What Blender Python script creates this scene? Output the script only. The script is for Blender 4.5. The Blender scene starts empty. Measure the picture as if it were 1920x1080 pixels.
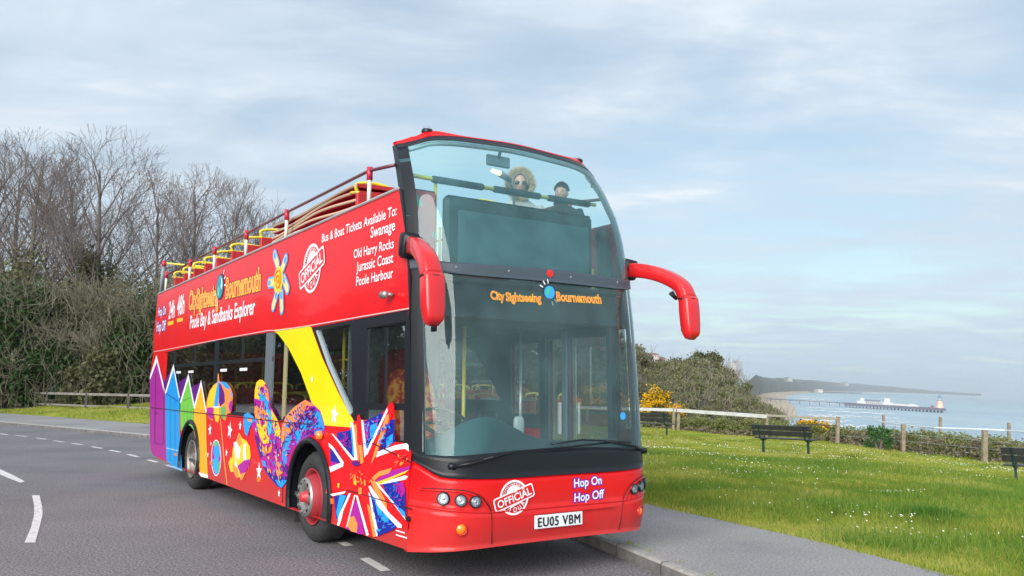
import bpy, bmesh, math, random
import numpy as np
from mathutils import Matrix, Vector
R = math.radians
random.seed(7); rng = np.random.default_rng(7)
sc = bpy.context.scene
COL = sc.collection

# ------------------------------------------------------------------ camera (fitted to the photograph)
FPX, PITCH, ROLL, CH = 1568.86, R(6.77), R(.449), 1.665
cam_d = bpy.data.cameras.new('camera'); cam = bpy.data.objects.new('camera', cam_d); COL.objects.link(cam)
cam_d.sensor_width = 36; cam_d.lens = FPX * 36 / 1920; cam_d.clip_start = .1; cam_d.clip_end = 60000
_c, _s = math.cos(ROLL), math.sin(ROLL)
_R = Vector((1, 0, 0)); _U = Vector((0, -math.sin(PITCH), math.cos(PITCH))); _F = Vector((0, math.cos(PITCH), math.sin(PITCH)))
_r = _c * _R + _s * _U; _u = -_s * _R + _c * _U
cam.matrix_world = Matrix(((_r.x, _u.x, -_F.x, 0), (_r.y, _u.y, -_F.y, 0), (_r.z, _u.z, -_F.z, CH), (0, 0, 0, 1)))
sc.camera = cam
CP = np.array([0, 0, CH])

# ------------------------------------------------------------------ world: pale overcast with thin blue gaps
SUN_EL, SUN_AZ = R(21), R(202)          # azimuth measured from +Y towards +X
world = bpy.data.worlds.new('World'); sc.world = world; world.use_nodes = True
wn, wl = world.node_tree.nodes, world.node_tree.links
wn.clear()
def N(nt, t, **k):
    n = nt.nodes.new(t)
    for a, b in k.items():
        if a == 'inp':
            for i, v in b.items(): n.inputs[i].default_value = v
        else: setattr(n, a, b)
    return n
def ramp(nt, pts, interp='LINEAR'):
    n = nt.nodes.new('ShaderNodeValToRGB'); cr = n.color_ramp; cr.interpolation = interp
    while len(cr.elements) < len(pts): cr.elements.new(.5)
    for e, (p, c) in zip(cr.elements, pts):
        e.position = p; e.color = (*c, 1) if len(c) == 3 else c
    return n
W = world.node_tree
sky = N(W, 'ShaderNodeTexSky', sky_type='NISHITA', sun_disc=False, sun_elevation=SUN_EL, sun_rotation=SUN_AZ, altitude=40)
tc = N(W, 'ShaderNodeTexCoord'); sep = N(W, 'ShaderNodeSeparateXYZ'); wl.new(tc.outputs['Generated'], sep.inputs[0])
def M(nt, op, a=None, b=None, c=None, clamp=False):
    n = nt.nodes.new('ShaderNodeMath'); n.operation = op; n.use_clamp = clamp
    for i, v in enumerate((a, b, c)):
        if v is None: continue
        if isinstance(v, (int, float)): n.inputs[i].default_value = v
        else: nt.links.new(v, n.inputs[i])
    return n.outputs[0]
zc = M(W, 'ADD', M(W, 'MAXIMUM', sep.outputs[2], 0.0), .09)
cx = M(W, 'DIVIDE', sep.outputs[0], zc); cy = M(W, 'DIVIDE', sep.outputs[1], zc)
comb = N(W, 'ShaderNodeCombineXYZ'); wl.new(cx, comb.inputs[0]); wl.new(M(W, 'MULTIPLY', cy, .8), comb.inputs[1])
mp = N(W, 'ShaderNodeMapping'); mp.inputs['Rotation'].default_value = (0, 0, R(14)); mp.inputs['Scale'].default_value = (.8, 1.7, 1)
mp.inputs['Location'].default_value = (1.3, .4, 0)
wl.new(comb.outputs[0], mp.inputs[0])
n1 = N(W, 'ShaderNodeTexNoise', inp={'Scale': 1.25, 'Detail': 12, 'Roughness': .58, 'Distortion': .25}); wl.new(mp.outputs[0], n1.inputs['Vector'])
n2 = N(W, 'ShaderNodeTexNoise', inp={'Scale': .42, 'Detail': 4, 'Roughness': .5}); wl.new(comb.outputs[0], n2.inputs['Vector'])
# cloud cover: thinner low on the right
gx = M(W, 'SUBTRACT', sep.outputs[0], .22); gz = M(W, 'SUBTRACT', sep.outputs[2], .24)
gap = M(W, 'ADD', M(W, 'MULTIPLY', M(W, 'MULTIPLY', gx, gx), 7), M(W, 'MULTIPLY', M(W, 'MULTIPLY', gz, gz), 30))
gap = M(W, 'MULTIPLY', M(W, 'POWER', 2.718, M(W, 'MULTIPLY', gap, -1)), .34)
cov = M(W, 'ADD', M(W, 'MULTIPLY', n1.outputs[0], 1.25), M(W, 'MULTIPLY', n2.outputs[0], .75))
cov = M(W, 'SUBTRACT', cov, gap)
covr = ramp(W, [(.58, (.56,) * 3), (.90, (1,) * 3)]); wl.new(cov, covr.inputs[0])
tone = ramp(W, [(.32, (.41, .495, .59)), (.45, (.455, .545, .64)), (.56, (.52, .605, .69)), (.68, (.67, .725, .78))]); wl.new(n1.outputs[0], tone.inputs[0])
skys = N(W, 'ShaderNodeMix', data_type='RGBA', blend_type='MULTIPLY'); skys.inputs['Factor'].default_value = 1
wl.new(sky.outputs[0], skys.inputs[6]); skys.inputs[7].default_value = (1.0, 1.08, 1.0, 1)
hz = ramp(W, [(0.0, (.42, .545, .64)), (.10, (.45, .56, .655)), (.30, (.45, .54, .64))]); wl.new(sep.outputs[2], hz.inputs[0])
hf = ramp(W, [(0.0, (.93,) * 3), (.07, (.60,) * 3), (.22, (0,) * 3)]); wl.new(sep.outputs[2], hf.inputs[0])
bg_s = N(W, 'ShaderNodeBackground', inp={'Strength': .13}); wl.new(skys.outputs[2], bg_s.inputs[0])
mixc = N(W, 'ShaderNodeMix', data_type='RGBA'); wl.new(hf.outputs[0], mixc.inputs['Factor']); wl.new(tone.outputs[0], mixc.inputs[6]); wl.new(hz.outputs[0], mixc.inputs[7])
bg_c = N(W, 'ShaderNodeBackground', inp={'Strength': 1.0}); wl.new(mixc.outputs[2], bg_c.inputs[0])
ms = N(W, 'ShaderNodeMixShader'); wl.new(M(W, 'MAXIMUM', covr.outputs[0], hf.outputs[0]), ms.inputs[0])
wl.new(bg_s.outputs[0], ms.inputs[1]); wl.new(bg_c.outputs[0], ms.inputs[2])
wo = N(W, 'ShaderNodeOutputWorld'); wl.new(ms.outputs[0], wo.inputs[0])

sd = bpy.data.lights.new('sun', 'SUN'); sun = bpy.data.objects.new('sun', sd); COL.objects.link(sun)
sd.energy = 4.2; sd.angle = R(52); sd.color = (1, .96, .9)
sv = Vector((math.sin(SUN_AZ) * math.cos(SUN_EL), math.cos(SUN_AZ) * math.cos(SUN_EL), math.sin(SUN_EL)))
sun.rotation_euler = sv.to_track_quat('Z', 'Y').to_euler()
sun.location = (0, 0, 30)
vs = sc.view_settings
vs.view_transform = 'Standard'; vs.look = 'None'; vs.gamma = 1; vs.exposure = .42
sc.render.resolution_x, sc.render.resolution_y = 1024, 576

# ------------------------------------------------------------------ geometry helpers
def ray(x, y):
    a, b = x - 960, 540 - y
    X = _c * a - _s * b; U = _s * a + _c * b
    return np.array([X, FPX * math.cos(PITCH) - U * math.sin(PITCH), FPX * math.sin(PITCH) + U * math.cos(PITCH)]) / FPX
def at(x, y, D):                     # point seen at (x, y), D metres ahead along Y
    d = ray(x, y); return CP + d * D / d[1]
def gnd(x, y, z=0.):
    d = ray(x, y); return CP + d * (z - CH) / d[2]
UPN = np.array([.044, -.020, .9988]); UPN /= np.linalg.norm(UPN)     # plumb line (the road tilts 3 degrees against it)
SEA = 36.
def on_sea(x, y, h=0):
    d = ray(x, y); return CP + d * (-(SEA - h)) / (d @ UPN)

def tag(o, label=None, cat=None, group=None, kind=None):
    if label: o['label'] = label
    if cat: o['category'] = cat
    if group: o['group'] = group
    if kind: o['kind'] = kind
    return o
def link(o, parent=None):
    COL.objects.link(o)
    if parent is not None: o.parent = parent
    return o
def empty(name, loc, rz=0, **k):
    o = bpy.data.objects.new(name, None); link(o); o.location = [float(v) for v in loc]; o.rotation_euler = (0, 0, rz)
    o.empty_display_size = .2
    return tag(o, **k)
def mesh(name, V, Fc, mat, parent=None, smooth=False):
    me = bpy.data.meshes.new(name)
    V = np.asarray(V, dtype=np.float32).reshape(-1, 3)
    if isinstance(Fc, np.ndarray):
        n, k = Fc.shape
        me.vertices.add(len(V)); me.vertices.foreach_set('co', V.ravel())
        me.loops.add(n * k); me.loops.foreach_set('vertex_index', Fc.astype(np.int32).ravel())
        me.polygons.add(n); me.polygons.foreach_set('loop_start', np.arange(0, n * k, k, dtype=np.int32))
        me.polygons.foreach_set('loop_total', np.full(n, k, dtype=np.int32))
        me.update(calc_edges=True)
    else:
        me.from_pydata([tuple(map(float, v)) for v in V], [], [tuple(map(int, f)) for f in Fc])
    if mat: me.materials.append(mat)
    if smooth:
        me.polygons.foreach_set('use_smooth', [True] * len(me.polygons))
    me.update()
    return link(bpy.data.objects.new(name, me), parent)
class MB:
    def __init__(s): s.v = []; s.f = []
    def add(s, V, Fc):
        n = len(s.v); s.v += [tuple(map(float, p)) for p in V]; s.f += [tuple(n + i for i in f) for f in Fc]; return s
    def box(s, lo, hi, T=None, bev=0):
        x0, y0, z0 = lo; x1, y1, z1 = hi
        if bev:
            b = bev; V = []
            for z, e in ((z0, b), (z0 + b, 0), (z1 - b, 0), (z1, b)):
                V += [(x0 + e + (b if e == 0 else b), y0 + e, z), (x1 - e - b, y0 + e, z), (x1 - e, y0 + e + b, z), (x1 - e, y1 - e - b, z),
                      (x1 - e - b, y1 - e, z), (x0 + e + b, y1 - e, z), (x0 + e, y1 - e - b, z), (x0 + e, y0 + e + b, z)]
            Fc = [tuple(range(7, -1, -1)), tuple(range(24, 32))]
            for k in range(3):
                for i in range(8):
                    a, c = k * 8 + i, k * 8 + (i + 1) % 8
                    Fc.append((a, c, c + 8, a + 8))
        else:
            V = [(x0, y0, z0), (x1, y0, z0), (x1, y1, z0), (x0, y1, z0), (x0, y0, z1), (x1, y0, z1), (x1, y1, z1), (x0, y1, z1)]
            Fc = [(3, 2, 1, 0), (4, 5, 6, 7), (0, 1, 5, 4), (1, 2, 6, 5), (2, 3, 7, 6), (3, 0, 4, 7)]
        if T is not None: V = [tuple(T @ Vector(p)) for p in V]
        return s.add(V, Fc)
    def tube(s, pts, r, n=8, closed=False, caps=True):
        P = [np.array(p, float) for p in pts]; m = len(P)
        rr = r if hasattr(r, '__len__') else [r] * m
        V = []; up = None
        for i in range(m):
            a = P[i - 1] if (i > 0 or closed) else P[i]; b = P[(i + 1) % m] if (i < m - 1 or closed) else P[i]
            t = b - a; t /= (np.linalg.norm(t) + 1e-9)
            if up is None:
                up = np.array([0, 0, 1.]) if abs(t[2]) < .9 else np.array([1., 0, 0])
            x = np.cross(up, t); x /= (np.linalg.norm(x) + 1e-9); y = np.cross(t, x); up = y
            for k in range(n):
                w = 2 * math.pi * k / n; V.append(P[i] + rr[i] * (math.cos(w) * x + math.sin(w) * y))
        Fc = []
        for i in range(m if closed else m - 1):
            j = (i + 1) % m
            for k in range(n):
                Fc.append((i * n + k, i * n + (k + 1) % n, j * n + (k + 1) % n, j * n + k))
        if caps and not closed:
            Fc.append(tuple(range(n - 1, -1, -1))); Fc.append(tuple((m - 1) * n + k for k in range(n)))
        return s.add(V, Fc)
    def lathe(s, prof, axis, cen, n=32, arc=(0, 2 * math.pi)):
        # prof: (along axis, radius); axis 'x' or 'y' or 'z'
        V = []; full = abs(arc[1] - arc[0] - 2 * math.pi) < 1e-6; m = n if full else n + 1
        for (h, r_) in prof:
            for k in range(m):
                w = arc[0] + (arc[1] - arc[0]) * k / n; c, q = r_ * math.cos(w), r_ * math.sin(w)
                p = {'x': (h, c, q), 'y': (c, h, q), 'z': (c, q, h)}[axis]
                V.append((p[0] + cen[0], p[1] + cen[1], p[2] + cen[2]))
        Fc = []
        for i in range(len(prof) - 1):
            for k in range(n):
                k2 = (k + 1) % m
                Fc.append((i * m + k, i * m + k2, (i + 1) * m + k2, (i + 1) * m + k))
        return s.add(V, Fc)
    def build(s, name, mat, parent=None, smooth=False):
        return mesh(name, s.v, s.f, mat, parent, smooth)
def crom(P, n=6):
    P = [np.array(p, float) for p in P]; out = []
    for i in range(len(P) - 1):
        p0 = P[i - 1] if i > 0 else 2 * P[0] - P[1]; p1, p2 = P[i], P[i + 1]
        p3 = P[i + 2] if i + 2 < len(P) else 2 * P[-1] - P[-2]
        for k in range(n):
            t = k / n
            out.append(.5 * ((2 * p1) + (-p0 + p2) * t + (2 * p0 - 5 * p1 + 4 * p2 - p3) * t * t + (-p0 + 3 * p1 - 3 * p2 + p3) * t ** 3))
    out.append(P[-1]); return np.array(out)

# ------------------------------------------------------------------ materials
MATS = {}
def mat(name, col, rough=.5, metal=0, coat=0, spec=.5, noise=None, bump=None, alpha=None, emit=None, sheen=0):
    if name in MATS: return MATS[name]
    m = bpy.data.materials.new(name); m.use_nodes = True; nt = m.node_tree; b = nt.nodes['Principled BSDF']
    b.inputs['Base Color'].default_value = (*col, 1); b.inputs['Roughness'].default_value = rough
    b.inputs['Metallic'].default_value = metal; b.inputs['Coat Weight'].default_value = coat; b.inputs['Coat Roughness'].default_value = .04
    b.inputs['Specular IOR Level'].default_value = spec
    if emit: b.inputs['Emission Color'].default_value = (*emit[0], 1); b.inputs['Emission Strength'].default_value = emit[1]
    if noise:   # (scale, colour2, lo, hi, detail)
        t = N(nt, 'ShaderNodeTexCoord'); n = N(nt, 'ShaderNodeTexNoise', inp={'Scale': noise[0], 'Detail': noise[4] if len(noise) > 4 else 6, 'Roughness': .6})
        nt.links.new(t.outputs['Object'], n.inputs['Vector'])
        r = ramp(nt, [(noise[2], col), (noise[3], noise[1])]); nt.links.new(n.outputs[0], r.inputs[0]); nt.links.new(r.outputs[0], b.inputs['Base Color'])
    if bump:    # (scale, strength, distance)
        t = N(nt, 'ShaderNodeTexCoord'); n = N(nt, 'ShaderNodeTexNoise', inp={'Scale': bump[0], 'Detail': 5})
        nt.links.new(t.outputs['Object'], n.inputs['Vector'])
        bp = N(nt, 'ShaderNodeBump', inp={'Strength': bump[1], 'Distance': bump[2]}); nt.links.new(n.outputs[0], bp.inputs['Height']); nt.links.new(bp.outputs[0], b.inputs['Normal'])
    MATS[name] = m; return m
def leafmat(name, cols, rough=.6, nscale=.6, trans=.25, wi=.55, wn_=.6):
    if name in MATS: return MATS[name]
    m = bpy.data.materials.new(name); m.use_nodes = True; nt = m.node_tree; b = nt.nodes['Principled BSDF']
    g = N(nt, 'ShaderNodeNewGeometry'); t = N(nt, 'ShaderNodeTexCoord')
    n = N(nt, 'ShaderNodeTexNoise', inp={'Scale': nscale, 'Detail': 4}); nt.links.new(t.outputs['Object'], n.inputs['Vector'])
    f = M(nt, 'ADD', M(nt, 'MULTIPLY', g.outputs['Random Per Island'], wi), M(nt, 'SUBTRACT', M(nt, 'MULTIPLY', n.outputs[0], wn_), (wn_ - .6) * .5))
    k = len(cols); r = ramp(nt, [(.12 + .8 * i / (k - 1), c) for i, c in enumerate(cols)]); nt.links.new(f, r.inputs[0])
    nt.links.new(r.outputs[0], b.inputs['Base Color']); b.inputs['Roughness'].default_value = rough; b.inputs['Specular IOR Level'].default_value = .25
    tr = N(nt, 'ShaderNodeBsdfTranslucent'); nt.links.new(r.outputs[0], tr.inputs[0]); mx = N(nt, 'ShaderNodeMixShader', inp={0: trans})
    nt.links.new(b.outputs[0], mx.inputs[1]); nt.links.new(tr.outputs[0], mx.inputs[2]); nt.links.new(mx.outputs[0], nt.nodes['Material Output'].inputs[0])
    MATS[name] = m; return m
def glassmat(name, tint, refl=1.0, veil=0.0, veilcol=(.5, .6, .6), ior=1.5):
    m = bpy.data.materials.new(name); m.use_nodes = True; nt = m.node_tree; nt.nodes.clear()
    tr = N(nt, 'ShaderNodeBsdfTransparent'); tr.inputs[0].default_value = (*tint, 1)
    gl = N(nt, 'ShaderNodeBsdfGlossy', inp={'Roughness': .015}); gl.inputs[0].default_value = (.9, 1, 1, 1)
    fr = N(nt, 'ShaderNodeFresnel', inp={'IOR': ior}); mx = N(nt, 'ShaderNodeMixShader')
    nt.links.new(M(nt, 'MULTIPLY', fr.outputs[0], refl, clamp=True), mx.inputs[0]); nt.links.new(tr.outputs[0], mx.inputs[1]); nt.links.new(gl.outputs[0], mx.inputs[2])
    df = N(nt, 'ShaderNodeBsdfDiffuse'); df.inputs[0].default_value = (*veilcol, 1); m2 = N(nt, 'ShaderNodeMixShader')  # pale diffuse veil mixed in to imitate sky reflected in the glass
    t = N(nt, 'ShaderNodeTexCoord'); n = N(nt, 'ShaderNodeTexNoise', inp={'Scale': 3, 'Detail': 5}); nt.links.new(t.outputs['Object'], n.inputs['Vector'])
    nt.links.new(M(nt, 'MULTIPLY', n.outputs[0], veil * 2, clamp=True), m2.inputs[0])
    nt.links.new(mx.outputs[0], m2.inputs[1]); nt.links.new(df.outputs[0], m2.inputs[2])
    o = N(nt, 'ShaderNodeOutputMaterial'); nt.links.new(m2.outputs[0], o.inputs[0]); return m

RED = mat('red_paint', (.70, .004, .006), .38, coat=.28, spec=.18, noise=(1.3, (.60, .004, .008), .35, .7))
def road_dirt(m, top=.9, amt=.5):
    nt = m.node_tree; b = nt.nodes['Principled BSDF']; src = b.inputs['Base Color'].links[0].from_socket; t = N(nt, 'ShaderNodeTexCoord'); sp_ = N(nt, 'ShaderNodeSeparateXYZ'); nt.links.new(t.outputs['Object'], sp_.inputs[0])
    n = N(nt, 'ShaderNodeTexNoise', inp={'Scale': 5, 'Detail': 8, 'Roughness': .7}); nt.links.new(t.outputs['Object'], n.inputs[0]); f = M(nt, 'MULTIPLY', M(nt, 'SUBTRACT', top, sp_.outputs[2], clamp=True), M(nt, 'MULTIPLY', n.outputs[0], amt * 2, clamp=True), clamp=True)
    mx = N(nt, 'ShaderNodeMix', data_type='RGBA'); nt.links.new(f, mx.inputs['Factor']); nt.links.new(src, mx.inputs[6]); mx.inputs[7].default_value = (.16, .10, .085, 1); nt.links.new(mx.outputs[2], b.inputs['Base Color'])
road_dirt(RED)
REDP = mat('red_plastic', (.6, .008, .012), .38, coat=.6, bump=(60, .04, .01))
BLACK = mat('black_trim', (.008, .010, .014), .42, coat=.12, spec=.3, bump=(20, .05, .01))
DARK = mat('dark_void', (.006, .006, .007), .8)
RUB = mat('tyre_rubber', (.02, .021, .023), .78, noise=(14, (.035, .034, .033), .4, .7), bump=(40, .2, .01))
GREY = mat('grey_trim', (.22, .26, .29), .45)
SILV = mat('silver_metal', (.34, .34, .33), .45, metal=.7, bump=(30, .08, .01))
CHROME = mat('chrome', (.8, .82, .85), .08, metal=1)
YEL = mat('yellow_rail', (.78, .62, .03), .35, coat=.4)
YPAINT = mat('yellow_paint', (.90, .78, .0), .32, coat=1, noise=(2, (.86, .74, .0), .4, .7))
WHITE = mat('white_vinyl', (.8, .8, .82), .4, coat=.5)
SEATR = mat('red_seat', (.5, .02, .025), .6, noise=(9, (.42, .012, .02), .4, .7))
GL_FRONT = glassmat('windscreen_glass', (.92, 1., 1.), 1.0, .075, (.36, .66, .69))  # teal veil colour stands in for reflected sky
GL_UP = glassmat('upper_glass', (.70, .89, .90), .95, .12, (.24, .56, .62))  # stronger teal veil, again painting in the sky's reflection
GL_SIDE = glassmat('tinted_glass', (.50, .54, .56), .62, .004)
GL_CAB = glassmat('cab_glass', (.72, .78, .78), .5, .01)
GL_LAMP = glassmat('lamp_glass', (.9, .92, .95), 1.2, .0)

# ------------------------------------------------------------------ bus frame: local x across, y rearwards, z up
BO = np.array([-.795, 7.14, 0]); BT = R(33.72)
eu = np.array([math.cos(BT), math.sin(BT), 0]); ev = np.array([-math.sin(BT), math.cos(BT), 0]); BW = 2.56
def tob(P): d = np.asarray(P) - BO; return np.array([d @ eu, d @ ev, d[2]])
def fromb(q): return BO + q[0] * eu + q[1] * ev + np.array([0, 0, q[2]])
CB = tob(CP)
def onax(ax, val, x, y):
    d = ray(x, y); db = np.array([d @ eu, d @ ev, d[2]]); return CB + (val - CB[ax]) / db[ax] * db
def S(x, y):                 # a point of the offside wall -> (v, z)
    q = onax(0, 0., x, y); return (q[1], q[2])
ZZ = [.2, .3, .5, .75, 1.1, 1.8, 2.35, 2.7, 2.87, 3.2, 3.45, 3.75, 3.93, 4.15]
SVp = [.16, .13, .12, .11, .10, .12, .18, .225, .26, .31, .39, .555, .68, .87]
CV = [-.20, -.28, -.32, -.33, -.32, -.28, -.225, -.16, -.12, -.02, .07, .21, .32, .50]
PW = [6, 7, 8, 8, 7, 6, 6, 6, 6.5, 7, 7, 6.5, 6, 5]
HC = BW / 2
def KT(z): return np.interp(z, [2.9, 3.4, 3.75, 4.1], [1, .985, .96, .915])
def Ff(u, z):
    s = np.minimum(np.abs(u - HC) / (HC * KT(z)), 1.)
    return np.interp(z, ZZ, CV) + (np.interp(z, ZZ, SVp) - np.interp(z, ZZ, CV)) * s ** np.interp(z, ZZ, PW)
def FR(x, y):                # point of the curved front seen at (x, y) -> (u, z)
    d = ray(x, y); db = np.array([d @ eu, d @ ev, d[2]])
    k = np.arange(4, 12, .004); Q = CB + k[:, None] * db; g = Q[:, 1] - Ff(Q[:, 0], Q[:, 2])
    ok = (g[1:] >= 0) & (g[:-1] < 0) & (Q[1:, 0] >= -.02) & (Q[1:, 0] <= BW)
    i = np.argmax(ok) + 1; return (Q[i, 0], Q[i, 2])

bus = empty('sightseeing_bus', BO, BT, label='red open top double decker tour bus covered in colourful artwork, parked at the kerb', cat='bus')

def fill2d(outs):
    cu = bpy.data.curves.new('tmp', 'CURVE'); cu.dimensions = '2D'; cu.fill_mode = 'BOTH'
    for o in outs:
        sp = cu.splines.new('POLY'); sp.points.add(len(o) - 1); sp.use_cyclic_u = True
        for p, q in zip(sp.points, o): p.co = (q[0], q[1], 0, 1)
    ob = bpy.data.objects.new('tmp', cu); COL.objects.link(ob)
    dg = bpy.context.evaluated_depsgraph_get(); me = bpy.data.meshes.new_from_object(ob.evaluated_get(dg))
    V = [tuple(v.co) for v in me.vertices]; Fc = [tuple(p.vertices) for p in me.polygons]
    bpy.data.objects.remove(ob); bpy.data.curves.remove(cu); bpy.data.meshes.remove(me)
    return V, Fc
def panel(name, outs, m, parent, u0, u1=None):      # outlines in (v, z); slab between u0 (outer) and u1
    V, Fc = fill2d(outs); mb = MB()
    nrm = 1
    if Fc:
        a, b, c = [np.array(V[i]) for i in Fc[0][:3]]
        nrm = np.cross(b - a, c - a)[2]
    F0 = [tuple(reversed(f)) if (nrm > 0) == (u0 < 1) and False else f for f in Fc]
    mb.add([(u0, p[0], p[1]) for p in V], F0)
    if u1 is not None:
        mb.add([(u1, p[0], p[1]) for p in V], Fc)
        for o in outs:
            n = len(o)
            mb.add([(u0, p[0], p[1]) for p in o] + [(u1, p[0], p[1]) for p in o], [(i, (i + 1) % n, n + (i + 1) % n, n + i) for i in range(n)])
    ob = mb.build(name, m, parent)
    bm = bmesh.new(); bm.from_mesh(ob.data); bmesh.ops.remove_doubles(bm, verts=bm.verts, dist=1e-4)
    bmesh.ops.recalc_face_normals(bm, faces=bm.faces); bm.to_mesh(ob.data); bm.free(); return ob
def arc(cx, cz, r, a0, a1, n=14, ry=None):
    ry = ry or r
    return [(cx + r * math.cos(R(a0 + (a1 - a0) * i / n)), cz + ry * math.sin(R(a0 + (a1 - a0) * i / n))) for i in range(n + 1)]

# ---- offside wall
front_edge_low = [(float(Ff(0, z)), z) for z in (.30, .5, .75, .95, 1.09)]
wf, wr = (2.46, .45), (7.86, .45)
outer = [S(296.3, 551), S(748.7, 353.5), S(764, 460), S(769.5, 519), S(769.5, 577), (.25, 2.2), (.22, 1.13)]
outer += [(front_edge_low[-1][0], 1.12)] + front_edge_low[::-1]
outer += [(1.2, .29), (1.84, .29)] + arc(wf[0], wf[1], .63, -14, 194)[:] + [(3.08, .285), (7.2, .285)] + arc(wr[0], wr[1], .63, -14, 194) + [(8.5, .285)]
outer += [(10.2, .31), S(294, 859), S(286, 848), S(281.5, 821), S(281, 705), S(288, 659), S(288, 629)]
win = [(10.15, 2.26), S(403.5, 638), S(506.8, 622.5), S(516, 623.5), S(523, 628), S(541, 652), S(564, 698), S(581, 744), (2.28, 1.25), (10.15, 1.25)]
cab = [S(584, 614), S(767, 580.5), (.26, 2.2), (.23, 1.16), S(700, 830), S(668, 797), S(650, 765), S(633, 732.8), S(604, 669.6)]
panel('body_side', [outer, win, cab], RED, bus, 0., .05)
def smooth_poly(pts): return pts
# black pillar strip between side panel and front surface
pil = [S(748.7, 353.5), S(764, 460), S(769.5, 519), S(769.5, 577), (.25, 2.2), (.22, 1.13)]
zs = [1.13, 1.8, 2.35, 2.7, 2.87, 3.2, 3.45, 3.75, 3.9]
pil2 = [(pil[0][0], pil[0][1])] + pil[1:] + [(float(Ff(0, z)) - .0, z) for z in zs if z < 3.5]
panel('corner_pillar', [pil2], BLACK, bus, -.006, .05)
def pillar_top(name, side):
    V = []; zz = np.linspace(3.42, 3.96, 9); sgn = 1 if side == 0 else -1
    for z in zz:
        u0 = HC - sgn * HC * float(KT(z)); v0 = float(Ff(u0, z)); w = .10 - .03 * (z - 3.42)
        V += [(u0 - sgn * .003, v0, z), (u0 - sgn * .003, v0 + w, z), (u0 + sgn * .04, v0 + w, z), (u0 + sgn * .04, v0, z)]
    mesh(name, V, [(4 * i + a, 4 * i + (a + 1) % 4, 4 * i + 4 + (a + 1) % 4, 4 * i + 4 + a) for i in range(8) for a in range(4)] + [(32, 33, 34, 35)], BLACK, bus)
pillar_top('corner_pillar', 0)

# window band: frame bars, glass, cab frame
winfr = [S(404.5, 637), S(410, 636)]
def vbar(x0, x1, yt=600, z0=1.25, z1=2.3, m=BLACK, name='window_pillar', u=(-.002, .04)):
    v0, v1 = S(x0, 700)[0], S(x1, 700)[0]
    MB().box((u[0], min(v0, v1), z0), (u[1], max(v0, v1), z1)).build(name, m, bus)
glz = panel('side_window', [[(q[0], q[1]) for q in win]], GL_SIDE, bus, .02)
tag(glz, label='long dark lower saloon window')
b_ = MB()
b_.box((.005, 3.93, 1.97), (.035, 9.5, 2.02)); b_.box((.005, 9.36, 1.25), (.035, 9.50, 2.28)); b_.box((.004, 6.52, 1.25), (.035, 6.66, 2.33))
b_.box((.006, 7.9, 1.99), (.034, 7.95, 2.3)); b_.box((.006, 5.2, 1.99), (.034, 5.25, 2.3)); b_.box((.007, 2.3, 1.25), (.034, 9.9, 1.30))
b_.build('window_frame', BLACK, glz)
MB().box((-.001, 3.93, 1.26), (.036, 4.17, 2.32)).build('window_pillar', mat('pillar_grey', (.10, .125, .14), .5), glz)  # grey darkened in its colour for the shade on this pillar
MB().box((.003, 3.42, 1.27), (.034, 3.47, 2.2)).build('window_bar', mat('brass_edge', (.3, .25, .12), .5), glz)
for v in (8.9, 8.0, 6.0, 5.0):
    MB().box((.017, v, 1.86), (.019, v + .34, 1.90)).build('window_sticker', WHITE, glz)
cabp = [S(593, 619), S(657, 606), S(661, 772), S(657, 778), S(640, 738), S(616, 683)]
cab2 = [S(687, 615), S(767, 601), (.27, 2.1), (.25, 1.52), S(684, 757)]
cab3 = [S(684, 768), (.25, 1.46), (.23, 1.2), S(703, 826), S(684, 800)]
cf = panel('cab_window', [cab, cabp, cab2, cab3], BLACK, bus, .004, .045); cf['label'] = 'black framed driver side window'
for p_, nm in ((cabp, 'quarter_pane'), (cab2, 'sliding_pane'), (cab3, 'lower_pane')):
    panel(nm, [p_], GL_CAB, cf, .022)
MB().tube([(.012, *S(594, 621)), (.012, *S(616, 685)), (.012, *S(640, 740)), (.012, *S(658, 778))], .022, 6).build('window_seal', mat('pale_seal', (.26, .30, .33), .5), cf)
vm = S(719, 700)[0]; MB().box((.012, vm - .012, 1.50), (.032, vm + .012, 2.22)).build('window_bar', BLACK, cf)
MB().box((.018, S(694, 790)[0] - .09, S(694, 790)[1] - .1), (.021, S(694, 790)[0], S(694, 790)[1] + .0)).build('window_sticker', WHITE, cf)

# trims
MB().tube([(-.004, *S(297, 551)), (-.004, *S(748, 353.5))], .016, 8).build('top_rail_trim', mat('alloy_trim', (.6, .6, .6), .35, metal=.6), bus)
MB().tube([(-.003, *S(289, 659.5)), (-.003, *S(310.5, 656)), (-.003, *S(422.5, 634.5)), (-.003, *S(506, 619.5)), (-.003, *S(519, 620))], .007, 6).build('belt_trim', mat('pink_trim', (.7, .45, .45), .4), bus)
MB().tube([(-.003, *S(519, 620)), (-.003, *S(579, 611)), (-.003, *S(768, 578.5))], .007, 6).build('belt_trim', MATS['pink_trim'], bus)
SEAMM = mat('seam_dark', (.03, .004, .006), .7)  # plain dark colour for panel gaps and the body crease
sm_ = MB()
sm_.tube([(-.012, *S(*p)) for p in ((283, 764), (336, 770), (440, 781), (524, 790.4), (587, 796))], .006, 5)
sm_.tube([(-.012, *S(*p)) for p in ((700, 831), (740, 850), (774, 868))], .006, 5)
sm_.tube([(-.012, *S(*p)) for p in ((652, 919), (700, 932), (774, 954.5))], .006, 5)
sm_.tube([(-.012, *S(*p)) for p in ((293, 700), (291, 831), (307, 833), (309, 700))], .004, 5)
sm_.tube([(-.006, v, .32) for v in (3.3,)] + [(-.006, 3.3, 1.2)], .004, 5)
sm_.build('panel_gap', SEAMM, bus)
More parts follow.
